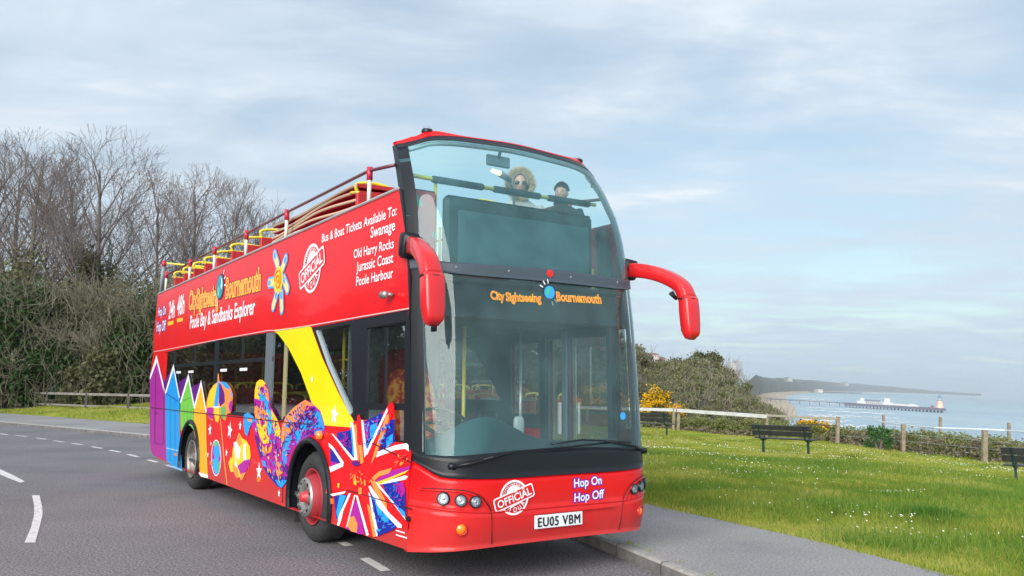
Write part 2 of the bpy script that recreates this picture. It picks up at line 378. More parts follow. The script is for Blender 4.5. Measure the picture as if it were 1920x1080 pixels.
for w, nm in ((wf, 'wheel_arch'), (wr, 'wheel_arch')):
    a = arc(w[0], w[1], .63, -14, 194, 22); mbA = MB().tube([(-.012, p[0], p[1]) for p in a], .032, 8); a3 = arc(w[0], w[1], .622, -14, 194, 22); mbA.add([(-.02, *p) for p in a3] + [(.10, *p) for p in a3], [(i, i + 1, 24 + i, 23 + i) for i in range(22)]); mbA.build(nm, BLACK, bus)
    mb = MB(); a2 = arc(w[0], w[1], .64, -14, 194, 22)
    mb.add([(.05, *p) for p in a2] + [(.62, *p) for p in a2], [(i, i + 1, 24 + i, 23 + i) for i in range(22)])
    mb.box((.62, w[0] - .65, .2), (.64, w[0] + .65, 1.12)); mb.build('wheel_well', DARK, bus)

# ---- decals on the offside wall
TIER = .0011
def dec(name, px, col, tier, crop=(0, 0, 1), parent=None):
    ox, oy, s = crop; pts = [S(ox + x / s, oy + y / s) for x, y in px]
    m = VM(col); return panel(name, [pts], m, parent or bus, -.003 - TIER * tier)
def VM(c):
    if not isinstance(c, tuple): return c
    k = 'vinyl_%d_%d_%d' % tuple(int(99 * x) for x in c); return mat(k, c, .42, coat=.2, spec=.2)
PUR, DPU, BLU, GRN, ORG, YLW = (.33, .015, .27), (.11, .008, .19), (.01, .28, .68), (.16, .50, .06), (.85, .42, .02), (.9, .55, .02)
NVY, SKY, MAG, TAN, WHT, FRED, LOR = (.012, .02, .30), (.02, .33, .85), (.40, .012, .30), (.83, .30, .07), (.78, .78, .82), (.78, .006, .01), (.88, .27, .06)
A = (280, 640, 3.856)
def group_decals(name, lst, crop, t0=0, label=None):
    root = None
    for i, (px, col) in enumerate(lst):
        o = dec(name if root is None else 'colour_patch', px, col, t0 * .5 + i * .28, crop, root if root else bus)
        if root is None:
            root = o
            if label: o['label'] = label
    return root
dec('yellow_band', [(512, 619), (548, 614.5), (579, 610.5), (584, 614), (604, 669.6), (633, 732.8), (650, 765), (668, 797), (668, 802), (607, 797.5), (598, 797), (581, 744), (564, 698), (541, 652), (523, 628)], YPAINT, -.5)
group_decals('beach_hut_graphic', [([(6, 230), (55, 110), (115, 330), (118, 360), (125, 862), (30, 822), (10, 785), (4, 700), (5, 250)], PUR),
    ([(4, 258), (53, 98), (113, 350), (108, 372), (55, 148), (8, 275)], WHT), ([(40, 510), (66, 515), (66, 522), (40, 520)], DPU), ([(8, 740), (120, 768), (125, 865), (30, 822), (12, 790)], (.36, .02, .25))], A, 0, 'purple beach hut graphic')
group_decals('beach_hut_graphic', [([(102, 300), (174, 185), (120, 370), (113, 352)], DPU), ([(116, 365), (176, 180), (220, 390), (220, 640), (238, 935), (125, 868), (120, 700)], BLU),
    ([(114, 372), (176, 163), (222, 405), (216, 412), (176, 205), (120, 385)], WHT), ([(120, 372), (212, 430), (212, 438), (120, 380)], NVY), ([(125, 768), (228, 790), (229, 798), (126, 776)], (.3, .55, .85)),
    ([(140, 890), (236, 925), (240, 938), (140, 900)], (.25, .5, .8))], A, 0, 'blue beach hut graphic')
group_decals('beach_hut_graphic', [([(212, 300), (282, 250), (228, 430), (220, 400)], DPU), ([(225, 430), (284, 255), (322, 465), (322, 640), (300, 612), (275, 600), (250, 612), (232, 650), (228, 640)], GRN),
    ([(222, 440), (284, 232), (328, 462), (320, 470), (284, 275), (230, 448)], WHT), ([(245, 425), (304, 400), (304, 410), (245, 436)], (.1, .35, .05))], A, 0, 'green beach hut graphic')
group_decals('beach_hut_graphic', [([(302, 330), (374, 298), (324, 470), (318, 440)], DPU), ([(326, 480), (376, 300), (412, 510), (414, 700), (424, 980), (370, 960), (345, 760), (322, 640)], ORG),
    ([(321, 480), (376, 278), (416, 505), (410, 520), (376, 320), (328, 490)], WHT), ([(340, 485), (402, 500), (402, 510), (340, 495)], (.75, .3, .01)), ([(355, 945), (425, 965), (427, 990), (375, 978)], WHT)], A, 0, 'orange beach hut graphic')
for xs, c_ in (((150, 185), (.006, .2, .52)), ((345, 372, 395), (.7, .33, .01)), ((250, 275, 300), (.12, .42, .05))):
    for x_ in xs:
        y0, y1 = {150: (410, 870), 185: (410, 890), 345: (520, 900), 372: (500, 930), 395: (510, 940), 250: (470, 600), 275: (455, 592), 300: (480, 605)}[x_]
        dec('plank_line', [(x_, y0), (x_ + 4, y0), (x_ + 4, y1), (x_, y1)], c_, 2.4, A)
group_decals('parasol_graphic', [([(496, 240), (503, 228), (508, 290), (560, 300), (590, 335), (607, 385), (605, 450), (592, 520), (566, 522), (552, 572), (534, 562), (516, 530), (500, 588), (480, 575), (466, 520), (460, 575), (436, 560), (414, 500), (414, 440), (436, 360), (465, 315), (494, 295)], LOR),
    ([(470, 318), (494, 300), (480, 380), (462, 475), (418, 478), (424, 420), (440, 360)], YLW), ([(494, 300), (510, 292), (505, 400), (498, 470), (470, 478), (478, 390)], SKY), ([(508, 300), (520, 310), (545, 370), (548, 440), (515, 470), (505, 440)], DPU),
    ([(510, 288), (560, 300), (590, 340), (560, 345), (530, 310)], SKY), ([(520, 310), (555, 345), (600, 400), (590, 440), (552, 440), (548, 380)], LOR), ([(470, 480), (505, 478), (510, 520), (500, 588), (480, 575)], YLW),
    ([(418, 480), (466, 478), (462, 560), (440, 560), (420, 520)], MAG), ([(516, 480), (548, 465), (556, 500), (545, 572), (525, 550)], (.1, .4, .12)), ([(585, 440), (606, 420), (600, 500), (588, 520), (575, 470)], MAG),
    ([(462, 470), (512, 470), (514, 478), (462, 482)], WHT), ([(580, 340), (606, 385), (602, 410), (590, 370)], SKY)], A, 1, 'beach parasol graphic')
dec('parasol_pole_graphic', [(513, 560), (519, 560), (545, 840), (568, 1035), (560, 1037), (537, 840)], LOR, .5, A)
group_decals('beach_ball_graphic', [([(485 + 36 * math.cos(a), 842 + 132 * math.sin(a)) for a in np.linspace(0, 6.28, 25)[:-1]], WHT),
    ([(485 + 32 * math.cos(a), 842 + 124 * math.sin(a)) for a in np.linspace(0, 6.28, 25)[:-1]], MAG), ([(472, 760), (500, 740), (514, 800), (500, 860), (475, 850), (465, 800)], SKY), ([(460, 850), (500, 850), (505, 950), (480, 960), (462, 910)], (.02, .4, .75)),
    ([(462, 740), (490, 718), (508, 740), (480, 765)], (.1, .45, .2)), ([(500, 880), (514, 860), (510, 930), (496, 955)], (.12, .4, .1))], A, 1, 'beach ball graphic')
group_decals('fish_graphic', [([(650, 660), (672, 700), (705, 720), (728, 760), (734, 830), (722, 900), (690, 950), (665, 1005), (655, 980), (630, 985), (612, 940), (590, 945), (574, 880), (590, 835), (600, 850), (606, 770), (628, 725)], YLW),
    ([(612, 730), (632, 725), (662, 780), (650, 860), (628, 830), (640, 960), (618, 900), (626, 850)], WHT), ([(684, 745), (702, 735), (698, 800), (705, 880), (722, 910), (704, 918), (684, 870), (680, 800)], WHT),
    ([(640, 900), (690, 860), (734, 850), (722, 905), (690, 950), (660, 960)], MAG), ([(606, 880), (640, 920), (650, 985), (630, 985), (610, 940)], LOR), ([(660, 960), (700, 945), (675, 1000), (662, 1003)], LOR), ([(640, 680), (655, 672), (672, 740), (650, 760), (634, 720)], LOR)], A, 1, 'orange and white striped fish graphic')
G = (440, 700, 4.911)
sq = group_decals('squirrel_graphic', [
    ([(206, 80), (235, 57), (262, 62), (290, 92), (312, 140), (326, 210), (328, 305), (352, 330), (400, 430), (432, 520), (436, 480), (470, 400), (530, 330), (600, 275), (652, 243), (700, 262), (742, 300), (790, 345), (815, 420), (836, 500), (828, 560), (775, 605), (738, 570), (700, 585), (640, 620), (590, 645), (550, 690), (512, 780), (498, 880), (494, 980), (440, 1060), (400, 1040), (330, 960), (262, 860), (225, 740), (190, 560), (172, 500), (150, 470), (122, 588), (100, 560), (84, 470), (92, 380), (128, 360), (180, 400), (200, 440), (188, 340), (180, 250), (190, 160)], MAG),
    ([(652, 243), (742, 300), (660, 300), (640, 360), (590, 430), (540, 500), (505, 560), (470, 590), (440, 650), (430, 620), (440, 480), (480, 390), (540, 320)], LOR),
    ([(670, 320), (742, 310), (760, 400), (700, 480), (650, 430), (620, 480), (560, 520), (520, 580), (470, 640), (450, 700), (440, 640), (500, 560), (560, 460), (630, 380)], DPU),
    ([(742, 340), (790, 360), (812, 430), (832, 500), (800, 540), (740, 570), (730, 480), (770, 430)], (.03, .25, .75)),
    ([(745, 345), (785, 380), (800, 450), (770, 440), (745, 400)], SKY), ([(660, 430), (735, 440), (720, 485), (680, 480), (640, 520), (610, 590), (580, 650), (560, 600), (545, 560), (600, 500)], SKY),
    ([(470, 600), (530, 570), (520, 630), (490, 680), (480, 830), (455, 830), (440, 770), (450, 680)], SKY), ([(206, 80), (235, 57), (262, 62), (290, 92), (260, 130), (235, 130), (230, 240), (186, 230), (190, 150)], YLW),
    ([(236, 150), (290, 220), (320, 260), (300, 330), (265, 260), (232, 250)], SKY), ([(270, 100), (310, 150), (322, 250), (300, 250), (278, 170)], LOR), ([(192, 300), (230, 290), (280, 330), (300, 380), (260, 400), (196, 420), (186, 350)], LOR),
    ([(200, 230), (235, 270), (242, 320), (215, 310), (196, 260)], MAG), ([(290, 330), (330, 330), (350, 420), (345, 540), (320, 580), (300, 470), (305, 400)], (.05, .45, .75)),
    ([(200, 420), (240, 400), (300, 440), (300, 560), (340, 620), (330, 640), (270, 650), (238, 590), (212, 500)], YLW), ([(340, 330), (400, 430), (428, 530), (420, 580), (380, 580), (355, 470)], YLW), ([(238, 400), (280, 410), (285, 470), (255, 480), (240, 450)], MAG),
    ([(185, 560), (215, 580), (260, 680), (262, 760), (240, 780), (222, 720)], DPU), ([(92, 380), (128, 360), (178, 400), (192, 440), (160, 460), (145, 500), (122, 580), (102, 560), (86, 470)], (.02, .3, .85)), ([(120, 410), (170, 410), (160, 450), (130, 440)], LOR),
    ([(262, 860), (300, 870), (350, 940), (494, 950), (494, 985), (440, 1060), (400, 1040), (330, 960)], NVY), ([(380, 980), (490, 985), (440, 1055), (405, 1030)], (.01, .3, .75)), ([(255, 800), (290, 810), (300, 860), (270, 850)], (.03, .3, .8)),
    ([(390, 810), (435, 820), (430, 900), (460, 910), (400, 950), (388, 900)], LOR), ([(440, 840), (495, 850), (494, 940), (450, 880)], DPU), ([(260, 660), (290, 690), (330, 680), (350, 640), (345, 720), (310, 740), (280, 760), (265, 720)], LOR), ([(290, 690), (325, 690), (320, 710), (295, 712)], YLW),
    ([(640, 550), (700, 500), (735, 540), (700, 580), (620, 620)], MAG)], G, 1, 'many coloured squirrel graphic with a raised bushy tail')
def pip(x, y, P):
    c = False; j = len(P) - 1
    for i in range(len(P)):
        if (P[i][1] > y) != (P[j][1] > y) and x < (P[j][0] - P[i][0]) * (y - P[i][1]) / (P[j][1] - P[i][1] + 1e-9) + P[i][0]: c = not c
        j = i
    return c
def brush(root, region, crop, n, size, cols, tier, seed, ang=None):
    g = random.Random(seed); xs_ = [p[0] for p in region]; ys_ = [p[1] for p in region]; per = {}
    for _ in range(n):
        x, y = g.uniform(min(xs_), max(xs_)), g.uniform(min(ys_), max(ys_))
        if not pip(x, y, region): continue
        a = (ang(x, y) if ang else g.uniform(0, 3.14)) + g.gauss(0, .25); L, w = size * g.uniform(.6, 1.7), size * g.uniform(.18, .42); P = []; k = 9
        for q in range(k):
            t = 2 * math.pi * q / k; r_ = g.uniform(.75, 1.2); P.append((x + math.cos(a) * L * math.cos(t) * r_ - math.sin(a) * w * math.sin(t), y + math.sin(a) * L * math.cos(t) * r_ + math.cos(a) * w * math.sin(t)))
        if not all(pip(px_, py_, region) for px_, py_ in P): continue
        per.setdefault(g.choice(cols), []).append(P)
    for i_, (c_, L_) in enumerate(per.items()):
        for j_, P in enumerate(L_): MBR.add([(-.003 - TIER * tier - .00012 * i_ - .000002 * j_, *S(crop[0] + x / crop[2], crop[1] + y / crop[2])) for x, y in P], [tuple(range(len(P)))]); MIX.append(c_)
def brush_build(root):
    global MBR, MIX
    o = MBR.build('brush_strokes', None, root); cs = sorted(set(MIX))
    for c_ in cs: o.data.materials.append(VM(c_))
    for p_, c_ in zip(o.data.polygons, MIX): p_.material_index = cs.index(c_)
    o['kind'] = 'stuff'; MBR, MIX = MB(), []
MBR, MIX = MB(), []
tail = [(652, 250), (742, 305), (790, 350), (812, 420), (828, 500), (800, 560), (700, 575), (600, 635), (540, 690), (505, 790), (455, 800), (445, 640), (480, 410), (540, 335)]
bodyr = [(206, 90), (235, 64), (285, 95), (318, 210), (325, 305), (350, 335), (398, 430), (430, 520), (440, 600), (490, 860), (488, 970), (440, 1045), (340, 955), (262, 840), (200, 560), (195, 440), (190, 340), (185, 250)]
ta = lambda x, y: math.atan2(y - 620, x - 640) + .2
brush(sq, tail, G, 420, 17, [LOR, DPU, SKY, MAG, NVY, (.02, .2, .7)], 12.2, 5, ta)
brush(sq, bodyr, G, 300, 15, [YLW, MAG, SKY, LOR, DPU, (.02, .2, .7)], 12.2, 6, lambda x, y: 1.3)
brush_build(sq)
Bc = (560, 700, 3.27)
group_decals('union_flag_graphic', [
    ([(190, 365), (320, 340), (322, 300), (395, 285), (440, 285), (540, 225), (560, 180), (590, 205), (590, 420), (675, 430), (696, 490), (690, 560), (680, 640), (665, 870), (640, 948), (590, 960), (492, 1000), (430, 998), (380, 985), (310, 955), (245, 935), (222, 760), (168, 728), (180, 660), (190, 600)], FRED),
    ([(236, 365), (330, 345), (340, 520), (300, 480), (238, 395)], NVY), ([(405, 295), (500, 250), (520, 240), (520, 290), (430, 500), (405, 430)], NVY), ([(480, 300), (590, 280), (592, 420), (510, 475), (480, 480)], NVY),
    ([(540, 400), (580, 370), (580, 420), (540, 460)], SKY), ([(440, 320), (485, 300), (490, 350), (455, 400), (440, 400)], SKY), ([(405, 310), (440, 300), (430, 400), (410, 390)], MAG),
    ([(195, 450), (240, 470), (270, 540), (262, 580), (200, 600)], NVY), ([(200, 540), (250, 550), (240, 590), (205, 596)], MAG), ([(186, 425), (215, 450), (280, 545), (276, 570), (200, 606), (190, 575), (262, 548), (215, 475), (190, 450)], WHT),
    ([(203, 366), (214, 370), (300, 480), (342, 522), (362, 520), (380, 560), (340, 570), (300, 555), (196, 380)], FRED), ([(204, 368), (216, 372), (340, 518), (364, 516), (364, 532), (330, 532)], WHT), ([(320, 302), (338, 300), (366, 512), (345, 518), (330, 420)], WHT), ([(322, 330), (332, 330), (345, 510), (335, 500)], SKY),
    ([(342, 320), (358, 308), (378, 540), (366, 540)], LOR), ([(364, 262), (378, 252), (388, 290), (402, 540), (378, 560), (362, 400)], FRED), ([(370, 440), (392, 440), (404, 545), (384, 558)], LOR), ([(388, 286), (400, 286), (425, 490), (408, 516)], WHT),
    ([(555, 190), (575, 178), (592, 195), (585, 240), (465, 560), (400, 560), (430, 480)], FRED), ([(548, 210), (552, 232), (425, 500), (412, 490)], WHT), ([(540, 260), (558, 250), (560, 280), (480, 500), (448, 560), (470, 480)], LOR),
    ([(490, 480), (600, 440), (668, 428), (680, 440), (682, 490), (660, 462), (600, 470), (480, 515)], WHT), ([(480, 515), (600, 470), (660, 462), (696, 492), (694, 560), (600, 580), (470, 600)], FRED),
    ([(470, 665), (560, 600), (690, 566), (684, 590), (600, 640), (500, 680)], MAG), ([(455, 640), (500, 600), (580, 580), (560, 612), (500, 632), (470, 660)], LOR), ([(480, 668), (560, 640), (684, 590), (660, 612), (560, 655), (500, 682)], YLW), ([(500, 682), (560, 655), (660, 625), (678, 632), (664, 650), (560, 672)], WHT),
    ([(520, 680), (620, 660), (660, 700), (665, 870), (620, 840), (560, 780)], NVY), ([(585, 680), (650, 665), (660, 720), (640, 760), (600, 710)], MAG), ([(445, 655), (478, 660), (545, 760), (550, 840), (500, 780)], LOR), ([(478, 665), (500, 680), (600, 800), (660, 880), (664, 900), (600, 850)], WHT),
    ([(500, 700), (600, 815), (680, 920), (676, 958), (640, 930), (550, 840), (545, 790)], FRED), ([(600, 800), (660, 850), (664, 880), (640, 870)], SKY),
    ([(450, 730), (560, 850), (620, 930), (590, 958), (492, 998), (450, 800)], NVY), ([(470, 760), (500, 790), (520, 850), (560, 880), (560, 918), (520, 900), (490, 850)], SKY), ([(436, 690), (450, 690), (560, 850), (642, 930), (640, 948), (615, 945), (500, 820), (445, 720)], WHT),
    ([(436, 720), (450, 750), (495, 960), (492, 1000), (475, 990)], WHT), ([(375, 700), (436, 690), (440, 760), (470, 1000), (430, 998), (410, 900)], FRED), ([(428, 800), (445, 810), (485, 1000), (465, 1000)], LOR), ([(358, 745), (372, 750), (440, 990), (425, 996)], WHT),
    ([(320, 840), (350, 780), (370, 790), (415, 985), (380, 985), (340, 970), (300, 950)], MAG), ([(322, 880), (350, 875), (370, 920), (366, 975), (330, 968), (305, 930)], LOR), ([(225, 755), (300, 740), (290, 800), (250, 900), (238, 880)], NVY), ([(262, 742), (302, 750), (280, 800), (250, 900), (240, 850)], SKY),
    ([(345, 745), (360, 745), (305, 945), (296, 940)], WHT), ([(318, 735), (330, 735), (258, 935), (246, 930), (260, 860)], WHT), ([(168, 728), (200, 740), (300, 722), (290, 736), (220, 752)], WHT), ([(330, 738), (352, 742), (300, 945), (262, 938), (285, 840)], FRED),
    ([(345, 645), (362, 645), (366, 685), (350, 680)], YLW), ([(378, 700), (398, 700), (396, 740), (378, 740)], LOR), ([(250, 672), (262, 675), (258, 700), (248, 698)], YLW), ([(330, 545), (370, 530), (392, 560), (350, 570)], DPU)], Bc, 1, 'splashy union flag burst graphic')
uf = [o for o in bpy.data.objects if o.name.startswith('union_flag_graphic')][0]
for reg, cols, sd_ in (([(520, 680), (620, 660), (660, 700), (662, 860), (620, 835), (560, 775)], [(.02, .06, .5), MAG, (.03, .2, .7)], 1), ([(450, 735), (555, 850), (612, 930), (590, 955), (494, 990), (452, 800)], [SKY, (.02, .06, .5), (.03, .2, .7)], 2), ([(405, 300), (500, 255), (518, 290), (430, 490), (407, 430)], [MAG, (.03, .2, .7), SKY], 3),
    ([(480, 310), (588, 290), (590, 415), (510, 470)], [(.02, .06, .5), (.03, .2, .7), SKY], 4), ([(236, 368), (328, 350), (338, 510), (300, 475)], [(.02, .06, .5), MAG], 5), ([(320, 600), (430, 590), (470, 650), (420, 700), (330, 690)], [LOR, (.9, .05, .02), (.6, .01, .03)], 7), ([(560, 500), (680, 475), (690, 555), (600, 575)], [LOR, (.9, .05, .02), (.6, .01, .03)], 8)):
    brush(uf, reg, Bc, 60, 12, cols, 17, sd_)
brush_build(uf)
def star_pts(cx, cz, r, rot=90):
    return [(cx + (r if i % 2 == 0 else r * .42) * math.cos(R(rot + 36 * i)), cz + (r if i % 2 == 0 else r * .42) * math.sin(R(rot + 36 * i))) for i in range(10)]
def side_star(x, y, r, rot=90):
    v, z = S(x, y); panel('star_graphic', [star_pts(v, z, r, rot)], VM(WHT), bus, -.006)
for x, y, r, ro in ((394.5, 806, .10, 80), (431.7, 807, .13, 100), (451, 798, .07, 90), (396, 831.5, .04, 90), (425.5, 849, .06, 95), (390.5, 853, .05, 90), (486.5, 884, .12, 85), (585.8, 711, .045, 90), (628, 778, .11, 100), (524, 925, .05, 90)):
    side_star(x, y, r, ro)

def text_mesh(body, size=1, offset=0., shear=0, spacing=1, align='LEFT', res=3):
    cu = bpy.data.curves.new('t', 'FONT'); cu.body = body; cu.size = size; cu.offset = offset; cu.shear = shear; cu.space_character = spacing
    cu.align_x = align; cu.resolution_u = res
    ob = bpy.data.objects.new('t', cu); COL.objects.link(ob); dg = bpy.context.evaluated_depsgraph_get()
    me = bpy.data.meshes.new_from_object(ob.evaluated_get(dg)); V = np.array([tuple(v.co) for v in me.vertices]); Fc = [tuple(p.vertices) for p in me.polygons]
    bpy.data.objects.remove(ob); bpy.data.curves.remove(cu); bpy.data.meshes.remove(me); return V, Fc
def text_side(name, body, pl, pr, m, tier=1, offset=.012, hs=1., label=None, spacing=1., parent=None, ref=None):
    a, b = np.array(S(*pl)), np.array(S(*pr)); V, Fc = text_mesh(body, offset=offset, spacing=spacing)
    V0 = V if ref is None else text_mesh(ref, spacing=spacing)[0]
    w0, w1 = V0[:, 0].min(), V0[:, 0].max(); d = (b - a) / (w1 - w0); sc_ = np.linalg.norm(d) * hs
    P = [(-.003 - TIER * tier, a[0] + (x - w0) * d[0], a[1] + (x - w0) * d[1] + y * sc_) for x, y, _ in V]
    return mesh(name, P, Fc, m, parent or bus)
WV = VM(WHT); D_ = lambda x, y: (540 + x / 3.857, 340 + y / 3.857); C_ = lambda x, y: (280 + x / 4.911, 440 + y / 4.911)
for body, l, r_ in (('Bus & Boat Tickets Available To:', (247, 443), (788, 243)), ('Swanage', (600, 410), (776, 352)), ('Old Harry Rocks', (477, 558), (768, 480)), ('Jurassic Coast', (497, 655), (763, 586)), ('Poole Harbour', (495, 757), (762, 695))):
    text_side('lettering', body, D_(*l), D_(*r_), WV, 1, .012, .96)
text_side('lettering', 'Poole Bay & Sandbanks Explorer', C_(375, 865), C_(973, 728), WV, 1, .022, 1.12)
VIO = VM((.09, .02, .32)); ORY = VM((.93, .50, .03)); PNK = VM((.75, .06, .10)); TEAL = VM((.01, .25, .36)); LBL = VM((.05, .36, .75))
for body, l, r_ in (('Hop On', (83, 750), (152, 733)), ('Hop Off', (68, 893), (150, 880))):
    o = text_side('lettering', body, C_(*l), C_(*r_), VIO, 1, .085, 1.15, ref=body); text_side('lettering_fill', body, C_(*l), C_(*r_), WV, 1.6, .012, 1.15, parent=o, ref=body)
for body, l, r_, t0, t1 in (('24h', (178, 775), (234, 757), (172, 838), (225, 824)), ('48h', (256, 745), (322, 722), (256, 808), (312, 796))):
    text_side('lettering', body, C_(*l), C_(*r_), WV, 1, .02, 1.3)
    a = [t0, t1, (t1[0], t1[1] - 34), (t0[0], t0[1] - 34)]
    dec('ticket_tag_graphic', a, (.9, .45, .03), 1, (280, 440, 4.911))
for body, l, r_ in (('CitySightseeing', (366, 690), (636, 640)), ('Bournemouth', (704, 585), (1024, 505))):
    o = text_side('lettering', body, C_(*l), C_(*r_), VM((.25, .02, .03)), 1, .07, 1.45 if body[0] == 'C' else 1.4, ref=body)
    text_side('lettering_fill', body, C_(*l), C_(*r_), ORY, 1.6, .042, 1.45 if body[0] == 'C' else 1.4, parent=o, ref=body)
    text_side('lettering_fill', body, C_(*l), C_(*r_), PNK, 2.2, -.02, 1.45 if body[0] == 'C' else 1.4, parent=o, ref=body)
def disk(v, z, r, n=28, rz=None): return [(v + r * math.cos(a), z + (rz or r) * math.sin(a)) for a in np.linspace(0, 2 * math.pi, n + 1)[:-1]]
gv, gz_ = S(*C_(657, 480)); o = panel('globe_graphic', [disk(gv, gz_, .20)], VM((.02, .04, .06)), bus, -.010)
panel('colour_patch', [disk(gv, gz_, .175)], TEAL, o, -.012); panel('colour_patch', [[(gv + a, gz_ + b) for a, b in ((-.02, .15), (-.12, .1), (-.15, 0), (-.1, -.06), (-.05, 0), (-.07, .06))]], VM((.5, .7, .75)), o, -.014)
panel('colour_patch', [[(gv + a, gz_ + b) for a, b in ((.02, -.15), (.1, -.12), (.12, -.02), (.04, .02), (.0, -.06))]], VM((.1, .55, .35)), o, -.014)
for a0 in (200, 225, 250, 60, 85, 110):
    a = R(180 - a0) if a0 > 150 else R(180 - a0 + 60)
    p0 = (gv + .23 * math.cos(a), gz_ + .23 * math.sin(a)); p1 = (gv + .31 * math.cos(a), gz_ + .31 * math.sin(a)); nx, nz = -math.sin(a) * .012, math.cos(a) * .012
    panel('ray_graphic', [[(p0[0] - nx, p0[1] - nz), (p0[0] + nx, p0[1] + nz), (p1[0] + nx, p1[1] + nz), (p1[0] - nx, p1[1] - nz)]], WV, o, -.010)
# smiling sun emblem
def capsule(p, q, r, n=8):
    p, q = np.array(p), np.array(q); t = math.atan2(q[1] - p[1], q[0] - p[0]); o = []
    for i in range(n + 1): a = t + math.pi / 2 + math.pi * i / n; o.append((p[0] + r * math.cos(a), p[1] + r * math.sin(a)))
    for i in range(n + 1): a = t - math.pi / 2 + math.pi * i / n; o.append((q[0] + r * math.cos(a), q[1] + r * math.sin(a)))
    return o
sv0, sz0 = S(*C_(1195, 420)); so = panel('sun_graphic', [disk(sv0, sz0, .19)], VM((.02, .2, .6)), bus, -.0095); panel('colour_patch', [disk(sv0, sz0, .175)], VM((.93, .52, .02)), so, -.012)
sp = []
for i in range(40):
    a = i * .32; rr = .14 - .0032 * i; sp.append((sv0 + rr * math.cos(a), sz0 + rr * math.sin(a)))
for i in range(len(sp) - 1): pass
MB().tube([(-.014, *p) for p in sp], .011, 5).build('spiral_graphic', VM((.8, .2, .02)), so)
for p, q in (((1160, 185), (1188, 275)), ((1262, 225), (1228, 320)), ((1110, 445), (1150, 437)), ((1245, 410), (1278, 500)), ((1178, 550), (1147, 660)), ((1222, 545), (1226, 685))):
    a, b = S(*C_(*p)), S(*C_(*q)); panel('ray_graphic', [capsule(a, b, .075)], LBL, so, -.008); panel('colour_patch', [capsule(a, b, .048)], VM((.93, .62, .22)), so, -.0105)
    panel('colour_patch', [capsule(a, (a[0] * .8 + b[0] * .2, a[1] * .8 + b[1] * .2), .035)], LBL, so, -.0125)
# round stamp
def stamp_shapes():
    L = []   # (kind, outlines) in unit stamp coordinates, x right, y up
    L.append([arc(0, 0, 1, 0, 360, 40)[:-1], arc(0, 0, .9, 0, 360, 40)[:-1]])
    L.append([arc(0, 0, .62, 25, 175, 16) + [(-.5, .12), (.5, .38)]])
    return L
def rr_rect(w, h, r, n=5):
    o = []
    for cx_, cy_, a0 in ((w - r, h - r, 0), (-w + r, h - r, 90), (-w + r, -h + r, 180), (w - r, -h + r, 270)): o += arc(cx_, cy_, r, a0, a0 + 90, n)
    return o
def rot(P, a): c, s_ = math.cos(a), math.sin(a); return [(x * c - y * s_, x * s_ + y * c) for x, y in P]
def stamp(place, redm):
    # place(list of (x, y), layer) -> vertices
    def put(name, outs, m, layer, parent):
        V, Fc = fill2d(outs); return mesh(name, place([(p[0], p[1]) for p in V], layer), Fc, m, parent)
    a = R(17); root = put('stamp_graphic', [arc(0, 0, 1, 0, 360, 40)[:-1], arc(0, 0, .88, 0, 360, 40)[:-1]], WV, 0, bus); root['label'] = 'white round official tour stamp'
    put('colour_patch', [[(-.55, .22)] + arc(0, .12, .58, 150, 25, 12) + [(.5, .36), (0, .3)]], WV, .5, root)
    put('banner_graphic', [rot(rr_rect(1.42, .40, .16), a)], WV, 1, root); put('colour_patch', [rot(rr_rect(1.34, .32, .12), a)], redm, 2, root)
    put('colour_patch', [rot([(-.7, -.50), (-.3, -.40), (.5, -.40), (.2, -.44)], a)], WV, 2, root)
    V, Fc = text_mesh('OFFICIAL', offset=.02); w0, w1 = V[:, 0].min(), V[:, 0].max(); s_ = 2.4 / (w1 - w0)
    mesh('lettering', place(rot([((x - (w0 + w1) / 2) * s_, (y - .35) * s_ * 1.05) for x, y, _ in V], a), 3), Fc, WV, root)
    for body, r0, a0, a1, hs in (('CITYSIGHTSEEING', .70, 160, 35, .19), ('TOUR', -.82, -112, -30, .40)):
        n = len(body)
        for i, ch in enumerate(body):
            V, Fc = text_mesh(ch, offset=.015); t = R(a0 + (a1 - a0) * i / (n - 1)); cxm = (V[:, 0].min() + V[:, 0].max()) / 2; P = []
            for x, y, _ in V:
                x, y = (x - cxm) * hs, y * hs
                if r0 > 0: rad = r0 + y; ang = t - x / r0
                else: rad = -r0 - y; ang = t + x / -r0
                P.append((rad * math.cos(ang), rad * math.sin(ang)))
            mesh('lettering', place(P, 3), Fc, WV, root)
svs, szs = 2.62, 2.977; rs = .28
stamp(lambda P, l: [(-.006 - .0016 * l, svs - x * rs, szs + y * rs) for x, y in P], RED)
# small maker's mark, camera and side marker lamps
dec('maker_mark_graphic', [(600, 958), (655, 975), (655, 983), (600, 966)], WHT, 3, Bc); dec('maker_mark_graphic', [(600, 985), (668, 1005), (668, 1014), (600, 993)], WHT, 3, Bc)
cv, cz2 = S(738, 553); cmo = MB().lathe([(-.10, 0.), (-.10, .022), (-.085, .034), (0, .036)], 'x', (0, 0, 0)); 
cm2 = MB()
cm2.lathe([(-.05, .0), (-.05, .03), (.05, .036), (.055, .0)], 'y', (-.075, cv + .03, cz2), 20); cm2.tube([(-.0, cv - .01, cz2 - .0), (-.06, cv - .01, cz2)], .018, 8); cm2.build('side_camera', SILV, bus, True)
AMB = mat('amber_lens', (.85, .22, .01), .25, coat=1)
lv, lz = S(603, 816); m_ = MB(); m_.lathe([(-.055, 0), (-.05, .035), (-.02, .048), (0, .05)], 'x', (-.01, lv, lz), 16); m_.build('side_marker', AMB, bus, True)
for x, y in ((622.7, 939), (486.5, 899), (397, 868), (330, 852)):
    v, z = S(x, y); MB().box((-.02, v - .045, z - .025), (-.002, v + .045, z + .025)).build('side_marker', AMB, bus)
